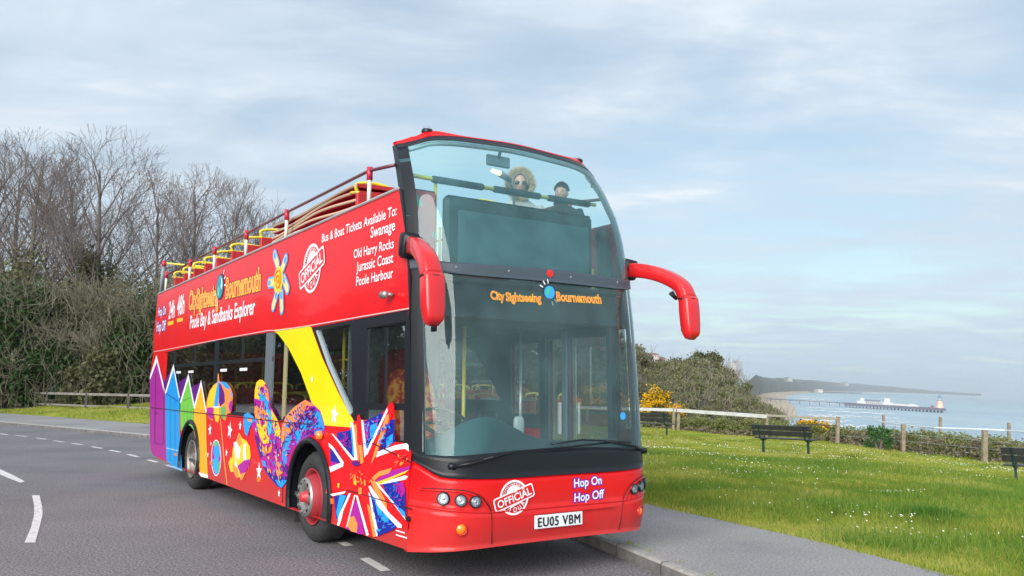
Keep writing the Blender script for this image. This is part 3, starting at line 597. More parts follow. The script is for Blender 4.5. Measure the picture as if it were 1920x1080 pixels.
v, z = S(767, 973); MB().lathe([(-.02, 0), (-.018, .02), (0, .024)], 'x', (0, v, z), 10).build('jacking_plug', BLACK, bus)

# ---- wheels
def wheel(v, kind, side=0):
    u0 = .03 if side == 0 else BW - .03; sg = 1 if side == 0 else -1
    w = MB().lathe([(sg * a, r_) for a, r_ in ((.04, .29), (.02, .315), (.0, .35), (.0, .42), (.03, .455), (.06, .478), (.26, .478), (.29, .44), (.30, .32))], 'x', (u0, v, .478), 56).build('wheel', RUB, bus, True)
    g = MB()
    for k in range(4): g.lathe([(sg * (.085 + .05 * k), .4785), (sg * (.095 + .05 * k), .4785)], 'x', (u0, v, .478), 56)
    if kind == 'front':
        MB().lathe([(sg * a, r_) for a, r_ in ((.03, .292), (.01, .30), (.015, .285), (.06, .27), (.11, .25))], 'x', (u0, v, .478), 40).build('rim', mat('rim_red_edge', (.35, .03, .04), .5), w, True)
        dr = MB().lathe([(sg * a, r_) for a, r_ in ((.12, .25), (.02, .235), (-.04, .215), (-.055, .205))], 'x', (u0, v, .478), 40).build('rim_drum', mat('rim_red', (.36, .025, .04), .65), w, True)
        d = MB().lathe([(sg * a, r_) for a, r_ in ((-.055, .207), (-.075, .20), (-.078, .14), (-.06, .10), (-.03, .09))], 'x', (u0, v, .478), 40).build('hub_ring', SILV, w, True)
        MB().lathe([(sg * a, r_) for a, r_ in ((-.03, .095), (-.05, .06), (-.11, .05), (-.12, .03), (-.12, 0))], 'x', (u0, v, .478), 24).build('hub_cap', mat('hub_red', (.5, .03, .04), .4), w, True)
        bl = MB(); hl = MB()
        for k in range(10):
            a = k * math.pi / 5; c_, s_ = math.cos(a), math.sin(a)
            bl.lathe([(-sg * .01, .0), (-sg * .01, .017), (sg * .02, .017)], 'x', (u0 - sg * .085, v + .165 * c_, .478 + .165 * s_), 8)
            a += math.pi / 10; c_, s_ = math.cos(a), math.sin(a)
            hl.lathe([(0, 0), (0, .021)], 'x', (u0 - sg * .0795, v + .165 * c_, .478 + .165 * s_), 12)
        bl.build('wheel_nut', SILV, w); hl.build('hub_hole', DARK, w)
    else:
        dr = MB().lathe([(sg * a, r_) for a, r_ in ((.03, .292), (.0, .30), (.005, .28), (.05, .27), (.12, .25), (.14, .19), (.13, .12), (.10, .1))], 'x', (u0, v, .478), 40).build('rim', mat('rim_silver', (.30, .28, .26), .5, metal=.6, noise=(8, (.16, .14, .13), .4, .7)), w, True)
        MB().lathe([(sg * a, r_) for a, r_ in ((.12, .105), (.06, .10), (.04, .08), (.04, 0))], 'x', (u0, v, .478), 24).build('hub_cap', mat('hub_dark', (.14, .13, .12), .5), w, True)
        bl = MB()
        for k in range(10):
            a = k * math.pi / 5; bl.lathe([(-sg * .02, 0), (-sg * .02, .016), (sg * .02, .016)], 'x', (u0 + sg * .13, v + .155 * math.cos(a), .478 + .155 * math.sin(a)), 8)
        bl.build('wheel_nut', SILV, w)
for sd_ in (0, 1):
    wheel(2.49, 'front', sd_); wheel(7.9, 'rear', sd_)
MB().box((.08, 3.12, .12), (.5, 3.15, .48)).build('mud_flap', RUB, bus)
un = MB(); un.box((.64, .25, .33), (1.92, 10.9, .42)); un.box((.07, 3.2, .33), (2.49, 7.1, .40)); un.box((.07, 8.6, .36), (2.49, 10.9, .44)); un.box((.07, .3, .35), (2.49, 1.75, .41)); un.build('underframe', DARK, bus)

# ---- front surface patches
def ucols(n=64): 
    t = np.linspace(-1, 1, n); s = np.sign(t) * (1 - (1 - np.abs(t)) ** 1.8); return HC + HC * s
def bline(px, sym=True, ends=None):          # traced boundary -> z as a function of u
    P = [FR(*p) for p in px]; 
    if sym: P = P + [(BW - u, z) for u, z in P]
    P = sorted(P); u = np.array([p[0] for p in P]); z = np.array([p[1] for p in P])
    k = np.arange(0, BW + .01, .04); zi = np.interp(k, u, z); zi = np.convolve(np.pad(zi, 2, mode='edge'), np.ones(5) / 5, 'valid')
    return lambda q: np.interp(q, k, zi)
def fpatch(name, lo, hi, m, rows=8, off=0., u0=0., u1=BW, n=64, thick=0, parent=None, smooth=True):
    U = ucols(n); U = U[(U > u0 + .004) & (U < u1 - .004)]; U = np.concatenate([[u0], U, [u1]])
    V = []; L = lo(U) if callable(lo) else np.full(len(U), lo); H = hi(U) if callable(hi) else np.full(len(U), hi)
    for i in range(rows + 1):
        z = L + (H - L) * i / rows; v = Ff(HC + (U - HC) * KT(z), z) - off
        V += list(zip(HC + (U - HC) * KT(z), v, z))
    nU = len(U); Fc = [(i * nU + k, i * nU + k + 1, (i + 1) * nU + k + 1, (i + 1) * nU + k) for i in range(rows) for k in range(nU - 1)]
    if thick:
        n0 = len(V); V += [(u, v + thick, z) for u, v, z in V]; Fc += [tuple(n0 + j for j in reversed(f)) for f in Fc[:]]
        for i in (0, rows): Fc += [(i * nU + k, i * nU + k + 1, n0 + i * nU + k + 1, n0 + i * nU + k) for k in range(nU - 1)]
    return mesh(name, V, Fc, m, parent or bus, smooth)
bl_black = bline([(774, 850), (782, 870), (796, 889), (830, 897), (875, 898), (948, 897), (1021, 892)])
bl_glass = bline([(796, 852), (850, 856), (904, 851), (992, 843)])
bl_bandl = bline([(780, 503), (840, 513), (900, 518), (1000, 526)])
bl_bandh = bline([(775, 484), (830, 492), (900, 496), (1000, 502)])
bl_rim = bline([(757, 276), (770, 266), (800, 261.5), (850, 262), (900, 268), (950, 275)])
bl_riml = lambda u: bl_rim(u) - .0; bl_top = lambda u: bl_rim(u) + .05
def capf(u): s = np.abs(u - HC) / HC; return bl_top(u) + .012 + .055 * np.exp(-((s - .78) / .16) ** 2) + .015 * (s > .9)
bot = lambda u: .285 + .05 * (1 - (np.abs(u - HC) / HC) ** 4)
crease = lambda u: .625 + .055 * np.clip((np.abs(u - HC) / HC - .55) / .45, 0, 1) ** 1.5
fpatch('front_bumper', bot, crease, RED, 6, .0, thick=.04)
fpatch('front_panel', lambda u: crease(u) + .002, bl_black, RED, 6, -.008, thick=.03)
MB().tube([(u, float(Ff(u, crease(u))) + .004, float(crease(u)) + .0) for u in ucols(50)], .011, 6).build('bumper_crease', RED, bus, True)
fpatch('windscreen_surround', bl_black, bl_glass, BLACK, 4, .004, thick=.05)
ws = fpatch('lower_windscreen', bl_glass, bl_bandl, GL_FRONT, 14, 0); ws['label'] = 'tall lower windscreen with tour lettering'
bd = fpatch('windscreen_band', bl_bandl, bl_bandh, mat('band_rubber', (.05, .07, .09), .5), 4, .02, thick=.06)
uw = fpatch('upper_windscreen', bl_bandh, bl_rim, GL_UP, 14, 0); uw['label'] = 'curved upper deck windscreen'
fpatch('screen_rim', bl_rim, bl_top, mat('rim_black', (.012, .008, .015), .35), 3, .006, thick=.05)
fpatch('roof_cap', bl_top, capf, RED, 3, .008, thick=.07)
fpatch('corner_pillar', bl_black, bl_rim, BLACK, 30, .003, u0=0, u1=.066, thick=.03)
fpatch('corner_pillar', bl_black, bl_bandh, BLACK, 30, -.03, u0=BW - .03, u1=BW, thick=.05)
# inner grey edging of the upper screen
MB().tube([(HC + (u - HC) * .93, float(Ff(HC + (u - HC) * .93, bl_rim(u))) + .035, float(bl_rim(u)) - .03) for u in ucols(40)[1:-1]], .022, 6).build('screen_edging', mat('edging', (.45, .55, .58), .5), bus, True)
MB().tube([(BW - .06 - HC * (1 - float(KT(z))), float(Ff(BW - .06 - HC * (1 - float(KT(z))), z)) + .05, z) for z in np.linspace(2.8, 4.0, 12)], .03, 8).build('screen_edging', MATS['edging'], bus, True)
MB().tube([(.07, float(Ff(.07, z)) + .03, z) for z in np.linspace(1.12, 2.6, 8)], .018, 8).build('screen_edging', MATS['edging'], bus, True)
# nearside corner of the upper screen carries on along the side
def near_strip(name, z0, z1, v1, m):
    zs_ = np.linspace(z0, z1, 10); V = []
    for z in zs_: V += [(BW, float(Ff(BW, z)), z), (BW, v1 + float(Ff(BW, z)), z)]
    mesh(name, V, [(2 * i, 2 * i + 1, 2 * i + 3, 2 * i + 2) for i in range(9)], m, bus)
pass
# roof lamps and side caps
for u in (.36, BW - .36):
    z = float(capf(np.array([u]))[0]); v = float(Ff(u, z))
    l_ = MB().lathe([(-.02, .055), (.0, .058), (.022, .045), (.03, .02), (.032, 0)], 'z', (u, v + .03, z + .005), 20).build('roof_lamp', BLACK, bus, True)
    MB().lathe([(.0, .05), (.03, .042), (.045, .0)], 'z', (u, v + .028, z + .012), 20).build('lens', GL_LAMP if False else CHROME, l_, True)
# dome return of the cap
# dots and rivets
def on_front(u, z, off): return (u, float(Ff(u, z)) - off, z)
u, z = FR(1028, 513.5); MB().lathe([(-.012, 0), (-.01, .034), (0, .036)], 'y', on_front(u, z, .022), 20).build('red_button', mat('button_red', (.7, .02, .02), .4), bus)
rv = MB()
for u in (.3, .8, 1.5, 2.1): rv.lathe([(-.006, 0), (0, .012)], 'y', on_front(u, 2.70, .024), 8)
rv.build('rivet', GREY, bus)
# headlamps, fog lamps
def lamp(name, x, y, r, lens_m, amber=False, uz=None):
    u, z = uz or FR(x, y); e = .02
    nu = (float(Ff(u + e, z)) - float(Ff(u - e, z))) / (2 * e); nrm = Vector((nu, -1, 0)).normalized()
    c = Vector(on_front(u, z, -.012))
    T = Matrix.Translation(c) @ nrm.to_track_quat('Z', 'Y').to_matrix().to_4x4()
    def tr(prof, nm, m, par):
        b = MB().lathe(prof, 'z', (0, 0, 0), 24); b.v = [tuple(T @ Vector(p)) for p in b.v]; return b.build(nm, m, par, True)
    o = tr([(-.02, r * 1.22), (.022, r * 1.18), (.026, r * 1.05), (.01, r * .98)], name, RED if amber else BLACK, bus)
    if amber: tr([(.005, r), (.018, r * .8), (.026, r * .4), (.028, 0)], 'lens', lens_m, o)
    else:
        tr([(.022, r), (.014, r * .8), (.008, r * .45), (.006, 0)], 'reflector', mat('reflector', (.6, .62, .64), .3, metal=.6), o); tr([(.008, r * .3), (.016, r * .28), (.018, 0)], 'bulb', mat('bulb_glass', (.6, .62, .65), .15, metal=.5), o)
        tr([(.023, r), (.030, r * .75), (.036, r * .3), (.037, 0)], 'lens', GL_LAMP, o)
    return o
for x, y, r in ((833, 935, .047), (865, 938.5, .043), (892, 941, .043)):
    u, z = FR(x, y); lamp('headlight', 0, 0, r, None, uz=(u, z)); lamp('headlight', 0, 0, r, None, uz=(BW - u - .0, z))
u, z = FR(865, 992); lamp('fog_lamp', 0, 0, .045, AMB, True, (u, z)); lamp('fog_lamp', 0, 0, .045, AMB, True, (BW - u, z))
# recessed outline round the lamps, bumper joints
for mir in (0, 1):
    se = MB()
    pts = [FR(*p) for p in ((789, 915), (830, 917), (870, 920), (900, 930), (916, 948), (921.5, 962), (922, 1000), (922, 1020))]
    pts = [(BW - u if mir else u, z) for u, z in pts]; P = crom([on_front(u, z, .001) for u, z in pts], 4); se.tube(P, .005, 5); se.build('panel_gap', SEAMM, bus)
for mir in (0, 1):
    ln = MB()
    pts = [FR(*p) for p in ((789, 918), (830, 920), (870, 923), (898, 933), (913, 950), (918, 962))]
    pts = [(BW - u if mir else u, z) for u, z in pts]; ln.tube(crom([on_front(u, z, -.006) for u, z in pts], 4), .012, 6); ln.build('lamp_recess', RED, bus, True)
# number plate
pz = .508; pv = float(Ff(1.28, .5)) - .018
pl_ = MB().box((1.25 - .262, pv, pz - .058), (1.25 + .262, pv + .012, pz + .058), bev=.004).build('number_plate', mat('plate_white', (.75, .77, .8), .3, coat=.5), bus)
V, Fc = text_mesh('EU05 VBM', offset=0, spacing=1.12); w0, w1 = V[:, 0].min(), V[:, 0].max(); s_ = .46 / (w1 - w0)
PV, PF = [], []
for dx, dz in ((0, 0), (.0035, .0015), (-.0035, -.0015), (.002, -.002)):
    n0 = len(PV); PV += [(1.25 - .23 + (x - w0) * s_ + dx, pv - .003 - .0003 * len(PF) / 500 - dx * .02, pz - .04 + y * .079 / .7 + dz) for x, y, _ in V]; PF += [tuple(n0 + j for j in f) for f in Fc]
mesh('lettering', PV, PF, mat('plate_black', (.01, .01, .012), .5), pl_)
MB().box((.98, pv - .004, .572), (1.9, pv + .02, .586), bev=.003).build('plate_ledge', RED, bus)
def text_front(body, pl, pr, m, off=.006, offset=.012, hs=1., parent=None, ref=None, name='lettering'):
    a, b = np.array(FR(*pl)), np.array(FR(*pr)); V, Fc = text_mesh(body, offset=offset); V0 = text_mesh(ref or body)[0]
    w0, w1 = V0[:, 0].min(), V0[:, 0].max(); d = (b - a) / (w1 - w0); sc_ = np.linalg.norm(d) * hs
    P = []
    for x, y, _ in V:
        u = a[0] + (x - w0) * d[0]; z = a[1] + (x - w0) * d[1] + y * sc_; P.append((u, float(Ff(u, z)) - off, z))
    return mesh(name, P, Fc, m, parent or bus)
for body, l, r_, h_ in (('City', (920, 561), (945, 563), 1.3), ('Sightseeing', (949, 564), (1014, 566.5), 1.25), ('Bournemouth', (1044, 564), (1127, 569), 1.25)):
    o = text_front(body, l, r_, VM((.93, .62, .04)), .006, .04, h_, ref=body); text_front(body, l, r_, VM((.75, .10, .10)), .0085, -.006, h_, o, body, 'lettering_fill')
u, z = FR(1029, 548.5)
def fdisk(u, z, r, off, n=24): return [(u + r * math.cos(a), float(Ff(u, z)) - off, z + r * math.sin(a)) for a in np.linspace(0, 2 * math.pi, n + 1)[:-1]]
o = mesh('globe_graphic', fdisk(u, z, .072, .008), [tuple(range(24))], VM((.02, .06, .1)), bus); mesh('colour_patch', fdisk(u, z, .060, .010), [tuple(range(24))], LBL, o)
mesh('colour_patch', [(u + a, float(Ff(u, z)) - .012, z + b) for a, b in ((-.05, 0), (-.02, .05), (.01, .04), (0, 0), (-.02, -.04))], [(0, 1, 2, 3, 4)], VM((.05, .5, .35)), o)
for a in (100, 125, 150, -20, -45, -70):
    a = R(a); p0, p1, nx, nz = .085, .125, -math.sin(a) * .006, math.cos(a) * .006
    mesh('ray_graphic', [(u + p0 * math.cos(a) - nx, float(Ff(u, z)) - .008, z + p0 * math.sin(a) - nz), (u + p0 * math.cos(a) + nx, float(Ff(u, z)) - .008, z + p0 * math.sin(a) + nz),
        (u + p1 * math.cos(a) + nx, float(Ff(u, z)) - .008, z + p1 * math.sin(a) + nz), (u + p1 * math.cos(a) - nx, float(Ff(u, z)) - .008, z + p1 * math.sin(a) - nz)], [(0, 1, 2, 3)], WV, o)
for body, l, r_ in (('Hop On', (1077, 914), (1128, 907)), ('Hop Off', (1077, 941), (1132, 933))):
    o = text_front(body, l, r_, VM((.16, .02, .40)), -.005, .11, 1.05, ref=body); text_front(body, l, r_, WV, -.002, .018, 1.05, o, body, 'lettering_fill')
fu, fz = FR(964, 933); rs2 = .147
stamp(lambda P, l: [(fu + x * rs2, float(Ff(fu + x * rs2, fz + y * rs2)) + -.003 - .0012 * l, fz + y * rs2) for x, y in P], RED)
# wipers
wp = MB(); wp.tube([on_front(*FR(848, 874), .03), on_front(*FR(880, 868), .05), on_front(*FR(940, 852), .04)], [.018, .014, .012], 8)
wp.tube([on_front(*FR(900, 861), .045), on_front(*FR(960, 846), .04), on_front(*FR(1060, 838), .035), on_front(*FR(1140, 829), .03)], .008, 6)
wp.lathe([(-.03, 0), (-.025, .028), (.02, .032)], 'y', on_front(*FR(845, 874), .02), 14); wp.build('wiper', BLACK, bus, True)
wp = MB(); a_, b_2 = FR(1130, 826), (2.4, 1.06); wp.tube([on_front(*b_2, .03), on_front(2.15, 1.12, .05), on_front(*a_, .045)], [.018, .014, .012], 8)
wp.tube([on_front(1.15, 1.17, .04), on_front(1.5, 1.20, .04), on_front(*a_, .045), on_front(2.1, 1.16, .04)], .008, 6); wp.lathe([(-.03, 0), (-.025, .028), (.02, .032)], 'y', on_front(2.4, 1.06, .02), 14)
wp.build('wiper', BLACK, bus, True)

# ---- mirrors
def mirror(side):
    sg = -1 if side == 0 else 1; ux = 0 if side == 0 else BW
    def P(o_, v, z): return (ux + sg * o_, v, z)
    arm_pts = crom([P(-.01, .20, 2.90), P(.055, -.02, 2.865), P(.115, -.24, 2.79), P(.148, -.42, 2.68), P(.152, -.50, 2.545)], 5)
    def oval(pts, rx, rz, n=16):
        mb = MB(); V = []; m = len(pts)
        for i, p in enumerate(pts):
            a = pts[max(i - 1, 0)]; b = pts[min(i + 1, m - 1)]; t = Vector(b - a).normalized(); side_v = Vector((1, 0, 0)); side_v = (side_v - t * side_v.dot(t)).normalized(); up = t.cross(side_v)
            for k in range(n):
                w = 2 * math.pi * k / n; cc, ss = math.cos(w), math.sin(w); e = .42; cc = math.copysign(abs(cc) ** e, cc); ss = math.copysign(abs(ss) ** e, ss)
                V.append(Vector(p) + side_v * cc * rx[i] + up * ss * rz[i])
        Fc = [(i * n + k, i * n + (k + 1) % n, (i + 1) * n + (k + 1) % n, (i + 1) * n + k) for i in range(m - 1) for k in range(n)] + [tuple(range(n - 1, -1, -1)), tuple((m - 1) * n + k for k in range(n))]
        return mb.add(V, Fc)
    m = len(arm_pts); t = np.linspace(0, 1, m)
    arm = oval(arm_pts, .050 + .034 * t, .078 - .012 * t).build('mirror_arm', REDP, bus, True)
    arm['label'] = 'offside red mirror arm' if side == 0 else 'nearside red mirror arm'
    c0 = arm_pts[0]; c1 = arm_pts[3]
    oval([np.array(P(-.02, .30, 2.91)), np.array(P(.0, .24, 2.91)), c0 * .6 + c1 * .4], [.06, .085, .075], [.10, .12, .105]).build('mirror_mount', BLACK, arm, True)
    zs_ = [2.545, 2.53, 2.42, 2.29, 2.21, 2.17, 2.155]; rx = [.088, .092, .094, .09, .082, .068, .045]; ry = [.066, .070, .072, .070, .062, .05, .028]
    hp = [np.array(P(.152, -.50 - .01 * i, zz)) for i, zz in enumerate(zs_)]
    hd = oval(hp, rx, ry).build('mirror_head', REDP, arm, True)
    MB().box((ux + sg * .152 - .07, -.49, 2.22), (ux + sg * .152 + .07, -.463, 2.49), bev=.006).build('mirror_glass', CHROME, hd)
    mb = MB().tube([hp[0] + np.array([.1 * math.cos(a), .075 * math.sin(a), 0]) for a in np.linspace(0, 2 * math.pi, 25)[:-1]], .006, 5, closed=True); mb.build('mirror_gap', BLACK, hd)
    if side == 1: MB().tube([P(.03, -.40, 2.62), P(.06, -.42, 2.56), P(.0, -.40, 2.60)], [.02, .03, .01], 8).build('kerb_mirror', BLACK, arm, True)
    else: MB().tube([P(.13, -.52, 2.17), P(.13, -.51, 2.10)], .025, 8).build('sensor_stub', BLACK, arm, True)
mirror(0); mirror(1)

# ---- nearside wall, rear, decks
near_out = [(11.16, 3.44), (.40, 3.44), (.26, 2.87), (.20, 2.4), (.12, 1.8), (.11, 1.1), (.11, .75), (.12, .45), (.15, .30), (1.84, .29)] + arc(wf[0], wf[1], .63, -14, 194) + [(3.1, .285), (7.2, .285)] + arc(wr[0], wr[1], .63, -14, 194) + [(10.4, .31), (11.1, .55), (11.45, 1.8), (11.3, 2.6)]
nw = [(.25, 2.28), (.18, 1.25), (.32, 1.25), (.36, 2.28)], [(.50, 2.22), (.46, .75), (1.13, .75), (1.16, 2.22)], [(1.25, 2.22), (1.22, .75), (1.52, .75), (1.54, 2.22)], [(1.75, 2.2), (1.72, 1.35), (2.32, 1.35), (2.34, 2.2)], \
     [(2.55, 1.5), (2.9, 1.87), (3.2, 2.12), (3.55, 2.28), (3.86, 2.29), (3.86, 1.5)], [(4.0, 2.29), (4.0, 1.35), (6.4, 1.35), (6.4, 2.29)], [(6.6, 2.29), (6.6, 1.35), (9.8, 1.35), (9.8, 2.29)]
DGL = glassmat('door_glass', (.98, 1, 1), .8, .05, (.5, .6, .6))
nwall = panel('nearside_body', [near_out] + [list(w) for w in nw], RED, bus, BW)
INT = mat('grey_lining', (.04, .075, .085), .6)
for w in nw: panel('nearside_pane', [list(w)], GL_SIDE if w[0][0] > 3.9 else DGL, nwall, BW - .012)
panel('nearside_lining', [[(11.1, 3.42), (.55, 3.42), (.42, 2.87), (.40, 2.4), (.40, .5), (1.65, .5), (1.65, 1.2), (3.2, 1.2), (3.2, .5), (11, .5)]] + [list(w) for w in nw[1:]], INT, nwall, BW - .03, BW - .06)
panel('offside_lining', [[(10.9, 2.36), (.35, 2.36), (.27, 2.2), (.22, 1.15), (1.3, 1.15), (1.3, 2.27)][:2] + [(.35, 2.3), (10.9, 2.3)]], INT, bus, .055)
rear = MB(); rear.add([(.02, 11.15, 3.44), (BW - .02, 11.15, 3.44), (BW - .02, 11.3, 2.6), (.02, 11.3, 2.6), (.02, 11.45, 1.8), (BW - .02, 11.45, 1.8), (.02, 11.1, .5), (BW - .02, 11.1, .5), (.02, 10.4, .31), (BW - .02, 10.4, .31)],
    [(0, 1, 2, 3), (3, 2, 5, 4), (4, 5, 7, 6), (6, 7, 9, 8)]); rear.build('rear_panel', RED, bus)
dk = MB(); dk.box((.06, .42, 2.36), (BW - .06, 11.1, 2.44)); dk.build('upper_deck_floor', mat('deck_floor', (.12, .12, .13), .8), bus)
MB().box((.06, .25, .43), (BW - .06, 11.05, .47)).build('lower_deck_floor', mat('lino', (.06, .065, .07), .6), bus)
MB().box((.07, .45, 2.33), (BW - .07, 11.0, 2.355)).build('lower_ceiling', mat('ceiling_grey', (.12, .16, .17), .6), bus)
# inner skin of the open deck
panel('deck_side_lining', [[(.5, 2.45), (.5, 3.42), (11.1, 3.42), (11.2, 2.45)]], SEATR, bus, .055); panel('deck_side_lining', [[(.5, 2.45), (.5, 3.42), (11.1, 3.42), (11.2, 2.45)]], SEATR, bus, BW - .055)

# ---- cab interior
TEALD = mat('dash_teal', (.025, .10, .11), .6, bump=(30, .05, .01)); CREAM = mat('cab_cream', (.32, .36, .34), .6)
ds = MB(); U = np.linspace(.12, 2.44, 30)
def dtop(u): return 1.10 + .24 * math.exp(-((u - .75) / .42) ** 2) * 1.0 + .06
V = []; rows = []
for u in U:
    f0 = float(Ff(u, 1.1)) + .05; zt = dtop(u); rows.append([(u, f0, .85), (u, f0 + .01, 1.06), (u, f0 + .16, 1.12), (u, f0 + .38, zt), (u, f0 + .50, zt - .02), (u, f0 + .56, .85)])
for r_ in rows: V += r_
k = 6; ds.add(V, [(i * k + j, (i + 1) * k + j, (i + 1) * k + j + 1, i * k + j + 1) for i in range(len(U) - 1) for j in range(k - 1)]); dash = ds.build('dashboard', TEALD, bus, True)
vt = MB()
for u in (.5, .95, 1.4, 1.85, 2.2): 
    f0 = float(Ff(u, 1.1)) + .05; vt.box((u - .12, f0 + .03, 1.075), (u + .12, f0 + .06, 1.09))
vt.build('air_vent', DARK, dash)
st = MB(); c_, ax = np.array([.62, .62, 1.33]), R(32)
st.tube([c_ + np.array([.24 * math.cos(a), .24 * math.sin(a) * math.cos(ax), .24 * math.sin(a) * math.sin(ax)]) for a in np.linspace(0, 2 * math.pi, 33)[:-1]], .017, 8, closed=True)
for a in (0, math.pi, -math.pi / 2): st.tube([c_, c_ + np.array([.24 * math.cos(a), .24 * math.sin(a) * math.cos(ax), .24 * math.sin(a) * math.sin(ax)])], .014, 6)
st.tube([c_ + np.array([0, 0, .02]), c_ - np.array([0, .25, .4])], .04, 8); st.build('steering_wheel', BLACK, bus, True)
# driver's seat
def orange_fabric():
    m = mat('seat_flame_fabric', (.5, .06, .02), .8); nt = m.node_tree; b = nt.nodes['Principled BSDF']; t = N(nt, 'ShaderNodeTexCoord'); n = N(nt, 'ShaderNodeTexNoise', inp={'Scale': 9, 'Detail': 3, 'Distortion': 1.5})
    nt.links.new(t.outputs['Object'], n.inputs[0]); r_ = ramp(nt, [(.40, (.35, .02, .02)), (.52, (.75, .12, .03)), (.62, (.8, .4, .06))]); nt.links.new(n.outputs[0], r_.inputs[0]); nt.links.new(r_.outputs[0], b.inputs[0]); return m
OF = orange_fabric()
def blob(cen, rad, T=None, n=16, m=10, e=.6):
    V = []; 
    for i in range(m + 1):
        ph = -math.pi / 2 + math.pi * i / m
        for k in range(n):
            th = 2 * math.pi * k / n; c = [math.cos(ph) * math.cos(th), math.cos(ph) * math.sin(th), math.sin(ph)]
            p = Vector([math.copysign(abs(q) ** e, q) * r_ for q, r_ in zip(c, rad)]); 
            if T is not None: p = T @ p
            V.append((p.x + cen[0], p.y + cen[1], p.z + cen[2]))
    return V, [(i * n + k, i * n + (k + 1) % n, (i + 1) * n + (k + 1) % n, (i + 1) * n + k) for i in range(m) for k in range(n)]
ts = Matrix.Rotation(R(-12), 3, 'X')
dst = MB().add(*blob((.62, 1.32, 1.42), (.27, .09, .44), ts)).build('driver_seat', OF, bus, True)
MB().add(*blob((.62, 1.06, .98), (.27, .28, .09))).build('cushion', OF, dst, True); MB().add(*blob((.62, 1.43, 1.93), (.15, .06, .12), ts)).build('headrest', mat('dark_red_cloth', (.25, .01, .02), .8), dst, True)
MB().add(*blob((.62, 1.45, 1.55), (.30, .07, .52), ts)).build('seat_shell', MATS['dark_red_cloth'], dst, True); MB().box((.42, .9, .47), (.82, 1.2, .9)).build('seat_base', BLACK, dst)
# cab partition, pole, fare machine, stairs
pt = MB(); pt.box((.10, 1.72, .47), (1.15, 1.76, 2.32)); pt.build('cab_partition', mat('partition', (.16, .19, .2), .5), bus)
MB().box((1.13, .75, .47), (1.17, 1.72, 1.25), bev=.01).build('cab_door', CREAM, bus)
MB().tube([(1.25, 1.35, .47), (1.25, 1.35, 2.32)], .02, 10).build('grab_pole', YEL, bus, True)
MB().tube([(2.15, 1.6, .47), (2.15, 1.6, 2.32)], .02, 10).build('grab_pole', mat('pole_grey', (.5, .55, .55), .3, metal=.5), bus, True)
MB().box((1.0, .62, 1.15), (1.22, .84, 1.42), bev=.02).build('ticket_machine', BLACK, bus)
MB().add(*blob((1.28, .35, 1.30), (.055, .03, .09))).build('cab_phone', mat('pale_plastic', (.6, .68, .66), .4), bus, True)
sb_ = MB(); 
for k in range(7): sb_.box((1.35, 2.5 + .26 * k, .47 + .25 * k), (2.1, 2.8 + .26 * k, .52 + .25 * k))
sb_.build('staircase', mat('stair_grey', (.4, .45, .45), .5), bus)
MB().add(*blob((1.34, 2.0, 1.55), (.01, .02, .02))).build('stair_knob', BLACK, bus)
db = MB()   # black box over the cab with the lettered film, door posts
db.box((.1, .20, 2.30), (2.46, .42, 2.60)); db.build('destination_blind', mat('blind_teal', (.02, .035, .04), .4), bus)
MB().box((BW - .10, .30, .47), (BW - .06, .36, 2.3)).build('door_post', BLACK, bus); MB().box((BW - .10, 1.55, .47), (BW - .06, 1.64, 2.3)).build('door_post', BLACK, bus); MB().box((BW - .09, 1.165, .47), (BW - .062, 1.235, 2.3)).build('door_post', GREY, bus)
MB().box((BW - .16, 1.19, 1.15), (BW - .13, 1.22, 1.50)).build('door_handle', WHITE, bus); 
MB().lathe([(-.002, 0), (-.002, .035)], 'y', on_front(*FR(1167, 780), .003), 20).build('round_sticker', VM((.05, .35, .8)), bus)
# saloon seats with yellow rails
def saloon_seat(u0, v, z0, mcol, name='passenger_seat', w=.86, parent=None):
    s_ = MB().box((u0, v, z0 + .42), (u0 + w, v + .42, z0 + .52), bev=.02).build(name, mcol, bus)
    MB().box((u0, v + .40, z0 + .45), (u0 + w, v + .47, z0 + 1.02), bev=.02).build('backrest', mcol, s_)
    MB().box((u0 + .05, v + .1, z0 + .0), (u0 + w - .05, v + .3, z0 + .42)).build('seat_base', GREY, s_)
    h = MB()
    for q in (0, 1):
        a = u0 + .04 + q * (w / 2); b = a + w / 2 - .08
        h.tube(crom([(a, v + .48, z0 + .95), (a, v + .52, z0 + 1.07), ((a + b) / 2, v + .54, z0 + 1.10), (b, v + .52, z0 + 1.07), (b, v + .48, z0 + .95)], 4), .016, 6)
    h.build('seat_rail', YEL, s_, True); return s_
LS = mat('dark_red_seat', (.30, .02, .02), .8, noise=(14, (.45, .08, .03), .5, .65))
for v in (3.6, 4.5, 5.35, 6.2, 7.0): saloon_seat(.12, v, .47 if v < 5 else .6, LS); saloon_seat(1.6, v + .1, .47 if v < 5 else .6, LS)
sp_ = MB()
for v in (3.35, 5.3, 7.4): sp_.tube([(.98, v, .47), (.98, v, 2.32)], .018, 8)
sp_.tube([(.3, 3.0, 1.35), (.3, 9.5, 1.35)], .014, 6); sp_.tube([(.3, 1.95, 1.65), (.3, 2.6, 1.65)], .014, 6); sp_.tube([(.3, 2.35, .6), (.3, 2.35, 2.3)], .018, 6); sp_.tube([(.3, 1.95, 1.95), (.3, 2.6, 1.95)], .014, 6)
sp_.build('saloon_rail', YEL, bus, True)

